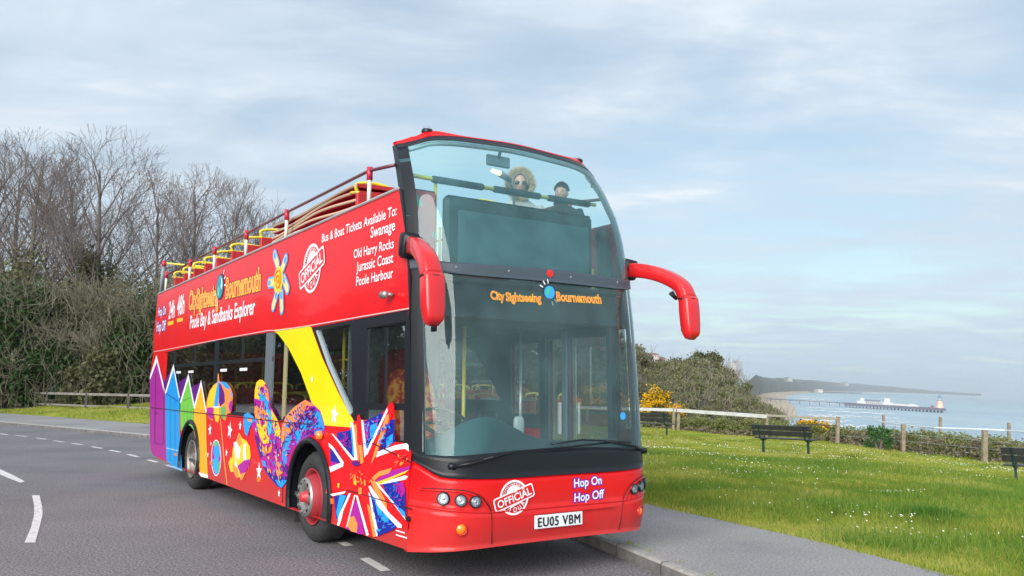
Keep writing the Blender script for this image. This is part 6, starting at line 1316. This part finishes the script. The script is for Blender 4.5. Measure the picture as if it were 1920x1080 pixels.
for k in range(420):
    px = g.uniform(760, 1462); t_ = g.uniform(0, 1.02) ** .8; py, D = np.interp(px, rg[:, 0], rg[:, 1]), np.interp(px, rg[:, 0], rg[:, 2]); top = at(px, py + 5, D); a = at(px, 800, max(D - 38, 46)); a[2] = min(a[2], -.6); q = a + (top - a) * t_; q[2] = a[2] + (top[2] - a[2]) * t_ ** .8
    s_ = (q[1] / 95) * g.uniform(.5, 1.0); v_, f_ = leaf_cloud(420, (1.6 * s_, 1.4 * s_, 1.0 * s_), .13 * s_ + .02, 2000 + k, 8, cen=(q[0], q[1], q[2] + .3 * s_)); Vs.append(v_); Fs.append(f_ + n0); n0 += len(v_)
    for j in range(28):
        d = np.array([g.normal(.25, .45), g.normal(0, .4), 1.]); d /= np.linalg.norm(d); b0 = q + np.array([g.normal(0, 1.3 * s_), g.normal(0, 1.2 * s_), g.uniform(-.3, .5) * s_]); L = g.uniform(.5, 1.3) * s_; e = b0 + d * L; SS.append((*b0, .035 * s_, *e, .012 * s_))
sc1 = tag(mesh('scrub', np.concatenate(Vs), np.concatenate(Fs), leafmat('headland_scrub', [(.07, .085, .035), (.14, .155, .07), (.23, .225, .115)], .8, .12, .15)), 'grey brown scrub covering the headland', 'scrub', kind='stuff')
tag(segs_mesh('bare_stems', SS, mat('stem_grey', (.30, .265, .205), .9, noise=(.2, (.17, .145, .105), .35, .65)), None, 3), 'pale wind bent stems standing out of the headland scrub', 'scrub', kind='stuff')
q = at(1322, 700, 96); shrub('evergreen_tree', (q[0], q[1], q[2] - .5), (2.1, 2.0, 1.5), leafmat('hill_green', [(.04, .05, .022), (.08, .095, .038), (.13, .14, .055)], .6, .5, .15), 7000, .12, 88, 'rounded dark evergreen at the very top of the scrub headland', 'tree', clumps=26, zc=1.3)

# ------------------------------------------------------------------ sea, beach, far coast
SEAM = bpy.data.materials.new('sea_water'); SEAM.use_nodes = True; nt = SEAM.node_tree; b = nt.nodes['Principled BSDF']; b.inputs['Roughness'].default_value = .35; b.inputs['Specular IOR Level'].default_value = .35
t = N(nt, 'ShaderNodeTexCoord'); a_ = N(nt, 'ShaderNodeTexNoise', inp={'Scale': .0025, 'Detail': 6, 'Roughness': .6}); nt.links.new(t.outputs['Object'], a_.inputs['Vector'])
r_ = ramp(nt, [(.35, (.27, .38, .46)), (.52, (.32, .44, .50)), (.68, (.39, .50, .53))]); nt.links.new(a_.outputs[0], r_.inputs[0]); nt.links.new(r_.outputs[0], b.inputs['Base Color'])
w_ = N(nt, 'ShaderNodeTexNoise', inp={'Scale': .09, 'Detail': 6, 'Roughness': .65, 'Distortion': .6}); nt.links.new(t.outputs['Object'], w_.inputs['Vector']); bp = N(nt, 'ShaderNodeBump', inp={'Strength': .7, 'Distance': 2.}); nt.links.new(w_.outputs[0], bp.inputs['Height']); nt.links.new(bp.outputs[0], b.inputs['Normal'])
Gq = Vector(UPN).to_track_quat('Z', 'Y'); Go = Vector(CP - UPN * SEA)
sea = mesh('sea', [(-9000, -9000, 0), (9000, -9000, 0), (9000, 9000, 0), (-9000, 9000, 0)], [(0, 1, 2, 3)], None); sea.data.materials.append(SEAM); sea.location = Go; sea.rotation_euler = Gq.to_euler(); tag(sea, kind='structure')
bpy.context.view_layer.update()
hor = lambda n: [np.array(q) for q in n]
up3 = UPN
# shoreline as seen: (px, py water edge, py cliff foot, py cliff top, extra metres inland for the top)
coast = [(1330, 815, 770, 745, 20), (1400, 800, 757, 735, 24), (1440, 790, 752, 722, 24), (1468, 781, 749, 716, 30), (1480, 763, 744, 712, 40), (1478, 752, 741.5, 711, 60), (1471, 746.5, 739.2, 709, 90), (1474, 742.5, 737.4, 709, 120), (1495, 738, 734.6, 709.5, 150), (1521, 735.3, 733, 712, 200), (1560, 734.3, 732.6, 716.5, 300), (1610, 734.4, 733.1, 719.5, 400), (1640, 735, 733.8, 721.5, 500), (1675, 736, 735, 725, 600), (1735, 738.2, 737.4, 731, 700), (1785, 740, 739.4, 736, 800), (1840, 742.3, 741.9, 740, 900)]
far = [(1370, 762, 746, 700, 30), (1393, 757, 742, 698, 30), (1410, 752, 740.5, 703, 40), (1436, 748, 739, 706, 50), (1462, 745, 738.3, 708.5, 90)]
# sand
Vw, Vf = [], []
sand_px = [(1430, 812, 1380, 790), (1462, 800, 1400, 775), (1495, 779, 1410, 758), (1490, 763, 1416, 750), (1478, 753, 1418, 745), (1471, 747, 1420, 741.5), (1478, 741.5, 1424, 738.6), (1496, 738.2, 1440, 736.2), (1524, 735.6, 1480, 733.9), (1560, 734.6, 1556, 733.3), (1675, 736.2, 1674, 735.3), (1785, 740.1, 1784, 739.6)]
for xw, yw, xf, yf in sand_px: Vw.append(on_sea(xw, yw, .35)); Vf.append(on_sea(xf, yf, 4.))
n = len(Vw); SAND = mat('beach_sand', (.50, .42, .30), .9, noise=(.02, (.42, .35, .25), .4, .65))
tag(mesh('beach', Vw + Vf, [(i, i + 1, n + i + 1, n + i) for i in range(n - 1)], SAND), kind='structure')
# cliffs and plateau beyond the sand
cl = [(1385, 775, 735, 14, .0), (1400, 766, 716, 20, 0), (1412, 755, 707, 30, 0), (1416, 749, 703.5, 40, 0), (1418, 745, 702.5, 60, 0), (1421, 741.3, 704, 90, 0), (1428, 738.4, 706.5, 120, 0), (1443, 736, 708.5, 150, 0), (1462, 735, 709, 190, 0), (1482, 733.8, 710.5, 240, 0), (1520, 733.2, 712.5, 300, 0), (1557, 733.2, 716.2, 380, 0), (1580, 733.4, 718.6, 420, 0), (1610, 733.8, 719.6, 450, 0), (1640, 734.6, 721.8, 500, 0), (1675, 735.5, 725, 550, 0), (1735, 737.9, 731, 600, 0), (1784, 739.8, 735.6, 600, 0), (1840, 742, 738.2, 600, 0)]
xs = np.interp(np.linspace(0, len(cl) - 1, 150), np.arange(len(cl)), [c[0] for c in cl]); yf = np.interp(np.linspace(0, len(cl) - 1, 150), np.arange(len(cl)), [c[1] for c in cl]); yt = np.interp(np.linspace(0, len(cl) - 1, 150), np.arange(len(cl)), [c[2] for c in cl]); dd_ = np.interp(np.linspace(0, len(cl) - 1, 150), np.arange(len(cl)), [c[3] for c in cl])
V = []; g = np.random.default_rng(9)
for i in range(150):
    f_ = on_sea(xs[i], yf[i], 3.5); Dh = np.hypot(f_[0], f_[1]); d = ray(xs[i], yt[i] + .5 * math.sin(i * .5) * math.sin(i * .17) + g.uniform(-.25, .25)); kk = (Dh + dd_[i]) / np.hypot(d[0], d[1]); tpv = CP + d * kk; hd = np.array([d[0], d[1], 0]) / np.hypot(d[0], d[1]); hd -= UPN * (hd @ UPN); H_ = (tpv - f_) @ UPN
    V += [f_ - UPN * 4, f_, f_ + hd * dd_[i] * .25 + UPN * H_ * (.45 + .08 * math.sin(i * .35)), f_ + hd * dd_[i] * .5 + UPN * H_ * (.75 + .07 * math.sin(i * .23 + 1)), tpv, tpv + hd * 200 + UPN * g.uniform(-3, 0), tpv + hd * 900 - UPN * 30]
k = 7; Fc = [(i * k + j, (i + 1) * k + j, (i + 1) * k + j + 1, i * k + j + 1) for i in range(149) for j in range(k - 1)]
CL = bpy.data.materials.new('cliff'); CL.use_nodes = True; nt = CL.node_tree; b = nt.nodes['Principled BSDF']; t = N(nt, 'ShaderNodeTexCoord'); q1 = N(nt, 'ShaderNodeTexNoise', inp={'Scale': .012, 'Detail': 8, 'Roughness': .7}); nt.links.new(t.outputs['Object'], q1.inputs['Vector']); r_ = ramp(nt, [(.36, (.10, .125, .12)), (.52, (.15, .165, .14)), (.60, (.22, .19, .14)), (.72, (.34, .29, .22))]); nt.links.new(q1.outputs[0], r_.inputs[0]); nt.links.new(r_.outputs[0], b.inputs['Base Color']); b.inputs['Roughness'].default_value = .95
tag(mesh('far_cliffs', V, Fc, CL), kind='structure')
# breakers near the beach
FOAM = mat('sea_foam', (.75, .78, .78), .8); V, Fc = [], []
for (y0, x0, x1, th, sd_) in ((742.5, 1482, 1560, .5, 1), (746, 1482, 1575, .7, 2), (750, 1490, 1560, .8, 3), (753, 1492, 1590, .8, 31), (763, 1500, 1640, .8, 4), (768.5, 1500, 1700, 1.0, 5), (776, 1505, 1650, .9, 6), (782, 1640, 1700, .9, 7), (789, 1640, 1720, .8, 8), (779, 1515, 1600, 1.4, 9), (786, 1500, 1600, 1.8, 10), (794, 1500, 1640, 1.8, 11), (806, 1560, 1700, 1.6, 12), (815, 1640, 1900, 1.4, 13), (822, 1700, 1960, 1.8, 14), (798, 1660, 1800, .8, 15), (738.3, 1512, 1600, .35, 16), (757.5, 1500, 1580, .6, 17)):
    g = np.random.default_rng(sd_); n_ = 60; base = len(V); th = th * 1.5
    for i in range(n_):
        x = x0 + (x1 - x0) * i / (n_ - 1); y = y0 + (x - x0) * .045 + g.normal(0, th * .25) + math.sin(i * .5 + sd_) * th * .5; e = math.sin(math.pi * i / (n_ - 1)) ** .4 * th * g.uniform(.3, 1.2) * .6; V += [on_sea(x, y - e, .25), on_sea(x, y + e, .25)]
    Fc += [(base + 2 * i, base + 2 * i + 1, base + 2 * i + 3, base + 2 * i + 2) for i in range(n_ - 1)]
tag(mesh('surf', V, Fc, FOAM), 'white broken surf lines near the beach', 'surf', kind='stuff')

# pier
PM = mat('pier_iron', (.10, .10, .14), .8); PWt = mat('pier_white', (.50, .51, .50), .7); PD = mat('pier_dark', (.12, .14, .17), .7)
pe = on_sea(1771, 774); pr = on_sea(1436, 754); Lp = np.linalg.norm(pe - pr); ax_ = (pe - pr) / Lp; sd_v = np.cross(UPN, ax_); pier = empty('pier', pr, label='long seaside pier running out from the beach', cat='pier')
def pbox(name, s0, s1, w0, w1, h0, h1, m, parent, mb=None):
    Vv = []; 
    for s_ in (s0, s1):
        for w in (w0, w1):
            for h in (h0, h1): Vv.append(ax_ * s_ + sd_v * w + UPN * h)
    Fv = [(0, 1, 3, 2), (4, 6, 7, 5), (0, 4, 5, 1), (2, 3, 7, 6), (0, 2, 6, 4), (1, 5, 7, 3)]
    if mb is not None: mb.add(Vv, Fv); return mb
    return MB().add(Vv, Fv).build(name, m, parent)
def sfrac(px):   # distance along the pier seen at this px
    d = ray(px, 760); n_ = np.array([d[1], -d[0], 0]); return ((CP - pr) @ n_) / (ax_ @ n_)
pbox('deck', 0, sfrac(1592), -5, 5, 6.0, 7.4, PM, pier); pbox('pier_head', sfrac(1583), sfrac(1771), -14, 14, 3.2, 8.2, PM, pier)
mb = MB()
for s_ in np.arange(8, sfrac(1592), 18):
    for w in (-4, 4): pbox('', s_, s_ + 1.0, w - .5, w + .5, -3, 6, None, None, mb)
for s_ in np.arange(sfrac(1586), sfrac(1771), 6):
    for w in (-13, -5, 5, 13): pbox('', s_, s_ + .9, w - .4, w + .4, -3, 5.3, None, None, mb)
mb.build('piles', PM, pier); 
mb = MB(); pbox('', 0, sfrac(1771), -5.1, -4.9, 8.2, 8.5, None, None, mb)
for s_ in np.arange(0, sfrac(1600), 10): pbox('', s_, s_ + .4, -5.1, -4.9, 7.4, 9.5, None, None, mb)
mb.build('railing', PM, pier)
th = empty('pier_theatre', pr, label='white pavilion theatre building on the head of the pier', cat='building')
pbox('wall', sfrac(1606), sfrac(1674), -9, 9, 7.6, 13, PWt, th); pbox('wing', sfrac(1674), sfrac(1698), -8, 8, 7.6, 11.5, PWt, th); pbox('upper_storey', sfrac(1612), sfrac(1650), -7, 7, 13, 16, PD, th); pbox('tower', sfrac(1657), sfrac(1668), -6, 6, 13, 20.5, PWt, th); pbox('stair_tower', sfrac(1612), sfrac(1620), -8, 8, 13, 18.5, PWt, th); pbox('mast', sfrac(1664), sfrac(1664.6), -.3, .3, 20, 24.5, PD, th)
for k_ in range(9): pbox('window', sfrac(1623 + 3.6 * k_), sfrac(1624.8 + 3.6 * k_), -9.15, -8.9, 9, 12.4, PD, th)
an = empty('pier_canopy', pr, label='low white domed roof between the theatre and the tower on the pier', cat='building'); mb = MB(); V = []
for i in range(13):
    s_ = sfrac(1697) + (sfrac(1722) - sfrac(1697)) * i / 12; hh = 9.5 + 3.2 * math.sin(math.pi * i / 12)
    for w in (-9, 9): V += [ax_ * s_ + sd_v * w + UPN * 7.5, ax_ * s_ + sd_v * w + UPN * hh]
Fc = []
for i in range(12): a = 4 * i; Fc += [(a, a + 1, a + 5, a + 4), (a + 2, a + 6, a + 7, a + 3), (a + 1, a + 3, a + 7, a + 5)]
MB().add(V, Fc + [(0, 2, 3, 1), (48, 49, 51, 50)]).build('roof', PWt, an); pbox('wall', sfrac(1676), sfrac(1697), -8.2, 8.2, 7.6, 10, mat('pier_beige', (.5, .47, .42), .8), an)
hs = empty('helter_tower', pr, label='orange and white striped tower with a blue cap at the end of the pier', cat='tower'); OW = bpy.data.materials.new('spiral_stripe'); OW.use_nodes = True; nt = OW.node_tree; b = nt.nodes['Principled BSDF']; t = N(nt, 'ShaderNodeTexCoord'); wv = N(nt, 'ShaderNodeTexWave', inp={'Scale': .14, 'Distortion': .0}); wv.bands_direction = 'DIAGONAL'; nt.links.new(t.outputs['Object'], wv.inputs[0]); r_ = ramp(nt, [(.45, (.85, .24, .10)), (.55, (.8, .7, .62))], 'CONSTANT'); nt.links.new(wv.outputs[0], r_.inputs[0]); nt.links.new(r_.outputs[0], b.inputs['Base Color'])
s_c = sfrac(1761.5); cc = ax_ * s_c
def cone(name, h0, h1, r0, r1, m, n_=16, off=(0, 0)):
    V = []; c1 = cc + ax_ * off[0]
    for h, r_ in ((h0, r0), (h1, r1)):
        for k_ in range(n_): a = 2 * math.pi * k_ / n_; V.append(c1 + UPN * h + r_ * (math.cos(a) * ax_ + math.sin(a) * sd_v))
    return MB().add(V, [(k_, (k_ + 1) % n_, n_ + (k_ + 1) % n_, n_ + k_) for k_ in range(n_)] + [tuple(range(n_, 2 * n_))]).build(name, m, hs)
cone('slide_wall', 7.6, 21.5, 6.6, 4.0, OW); cone('upper_stage', 21.5, 27, 3.0, 2.6, mat('pier_grey', (.35, .4, .45), .7)); cone('gallery', 21.3, 22.3, 4.8, 4.8, PD); cone('roof', 27, 32, 4.0, .4, mat('pier_blue', (.10, .2, .32), .6))
hut = empty('pier_kiosk', pr, label='small dark red kiosk beside the striped tower on the pier', cat='kiosk'); pbox('wall', sfrac(1745), sfrac(1750), -4, 2, 7.6, 10.5, mat('kiosk_red', (.25, .1, .14), .8), hut); pbox('roof', sfrac(1744.5), sfrac(1750.5), -4.6, 2.6, 10.5, 11.6, PD, hut)
# second, distant jetty
a, c = on_sea(1520, 736.6), on_sea(1614, 738.6); d = (c - a); n_ = np.cross(UPN, d / np.linalg.norm(d)) * 7
bj = empty('distant_pier', a, label='thin distant pier low on the water beyond the main pier', cat='pier'); MB().add([q - a for q in (a - n_ + UPN * 3, c - n_ + UPN * 3, c + n_ + UPN * 3, a + n_ + UPN * 3, a - n_ + UPN * 7, c - n_ + UPN * 7, c + n_ + UPN * 7, a + n_ + UPN * 7)], [(0, 1, 5, 4), (1, 2, 6, 5), (2, 3, 7, 6), (3, 0, 4, 7), (4, 5, 6, 7)]).build('deck', PM, bj)
mb = MB()
for k_ in range(24): q = d * (k_ + .5) / 24; mb.add([q + n_ * .8 * sx + UPN * h + d / np.linalg.norm(d) * w for sx in (-1, 1) for h in (-4, 3.5) for w in (-1.5, 1.5)], [(0, 1, 3, 2), (4, 6, 7, 5), (0, 4, 5, 1), (2, 3, 7, 6)])
mb.build('piles', PM, bj)

# houses and flats on the far cliff
def house(name, x0, x1, ytop, ybase, D, m, rm, label, cat='building', floors=4, bays=4, roof=True, depth=16):
    a, c = at(x0, ybase, D), at(x1, ybase, D); w = c[0] - a[0]; h = at(x0, ytop, D)[2] - a[2]; o = empty(name, a, 0, label=label, cat=cat)
    bh = h * (.78 if roof else 1); MB().box((0, 0, -8), (w, depth, bh)).build('wall', m, o)
    if roof: MB().add([(-.3, -.3, bh), (w + .3, -.3, bh), (w + .3, depth, bh), (-.3, depth, bh), (w * .15, depth / 2, h), (w * .85, depth / 2, h)], [(0, 1, 5, 4), (1, 2, 5), (2, 3, 4, 5), (3, 0, 4)]).build('roof', rm, o)
    else: MB().box((w * .2, 2, bh), (w * .6, depth - 2, bh + h * .08)).build('roof', rm, o)
    for i in range(floors):
        for j in range(bays): xx = w * (j + .3) / bays; zz = bh * (i + .35) / floors; MB().box((xx, -.12, zz), (xx + w * .4 / bays, .0, zz + bh * .38 / floors)).build('window', PD, o)
    return o
FLT = mat('flats_white', (.36, .35, .33), .8); HSE = mat('house_cream', (.55, .50, .46), .8); RFM = mat('house_roof', (.22, .13, .11), .8); SLT = mat('slate_roof', (.13, .15, .18), .7)
house('block_of_flats', 1369, 1381, 681, 702, 2100, FLT, FLT, 'lower white block of flats on the cliff top', floors=6, bays=4, roof=False, depth=40); house('block_of_flats', 1381.5, 1393, 677, 700, 2150, mat('flats_grey', (.30, .30, .31), .8), FLT, 'taller pale tower block on the cliff top, right of the lower block', floors=8, bays=3, roof=False, depth=40)
house('house', 1207, 1221, 659, 685, 330, mat('house_dark', (.16, .18, .22), .8), SLT, 'dark roofed house on the hill beside the bus', floors=2, bays=3); house('house', 1223, 1236, 660, 685, 340, HSE, RFM, 'cream gabled house on the hill right of the dark roofed one', floors=3, bays=3); house('house', 1237, 1249, 667, 688, 350, mat('house_brick', (.42, .30, .25), .8), RFM, 'small brick house at the end of the row on the hill', floors=2, bays=2)
for x0, x1, yt_, yb_, D, m_, lab in ((1534, 1543, 729, 733, 4300, HSE, 'tiny pale building low on the distant shore'), (1478, 1486, 707, 712, 3600, FLT, 'tiny white building on the distant cliff top'), (1585, 1592, 716, 720.5, 5200, FLT, 'tiny flat roofed building on the most distant cliff')): house('distant_building', x0, x1, yt_, yb_, D, m_, SLT, lab, floors=1, bays=3, depth=60)
q = at(1228, 690, 310); hb_ = empty('hillside', (0, 0, 0)); bpy.data.objects.remove(hb_)
V = []; rr = [(1160, 672, 400), (1200, 676, 380), (1215, 679, 370), (1235, 681, 370), (1252, 684, 370), (1275, 690, 360), (1300, 700, 340), (1330, 715, 320), (1345, 760, 300)]
for px, py, D in rr: tq = at(px, py, D); V += [at(px, 790, D - 120), at(px, py + 18, D - 60), tq, tq + np.array([10, 120, -6]), tq + np.array([20, 200, -50])]
k = 5; tag(mesh('far_hill', V, [(i * k + j, (i + 1) * k + j, (i + 1) * k + j + 1, i * k + j + 1) for i in range(len(rr) - 1) for j in range(k - 1)], mat('hill_scrub', (.07, .07, .045), .95), smooth=True), kind='structure')
Vs, Fs, n0 = [], [], 0; g = np.random.default_rng(13)
for k in range(60):
    px = g.uniform(1195, 1320); py = np.interp(px, [r[0] for r in rr], [r[1] for r in rr]); D = np.interp(px, [r[0] for r in rr], [r[2] for r in rr]) - g.uniform(0, 60); c0 = at(px, py + g.uniform(0, 16), D); v_, f_ = leaf_cloud(260, (4, 4, 3.0), .45, 5000 + k, 8, cen=c0); Vs.append(v_); Fs.append(f_ + n0); n0 += len(v_)
tag(mesh('hill_trees', np.concatenate(Vs), np.concatenate(Fs), leafmat('hill_trees', [(.03, .035, .02), (.06, .065, .035), (.10, .095, .055)], .8, .05, .1)), 'hazy belt of trees around the houses on the hill', 'trees', kind='stuff')

# ------------------------------------------------------------------ air
hzm = bpy.data.materials.new('haze_air'); hzm.use_nodes = True; nt = hzm.node_tree; nt.nodes.clear(); pv_ = N(nt, 'ShaderNodeVolumePrincipled', inp={'Density': HAZE, 'Anisotropy': .2}); pv_.inputs['Color'].default_value = (.86, .93, 1, 1); o_ = N(nt, 'ShaderNodeOutputMaterial'); nt.links.new(pv_.outputs[0], o_.inputs['Volume'])
hb = MB().box((-9500, -9500, -1.5), (9500, 9500, 150)).build('haze', hzm); hb.location = Go; hb.rotation_euler = Gq.to_euler(); tag(hb, kind='stuff')
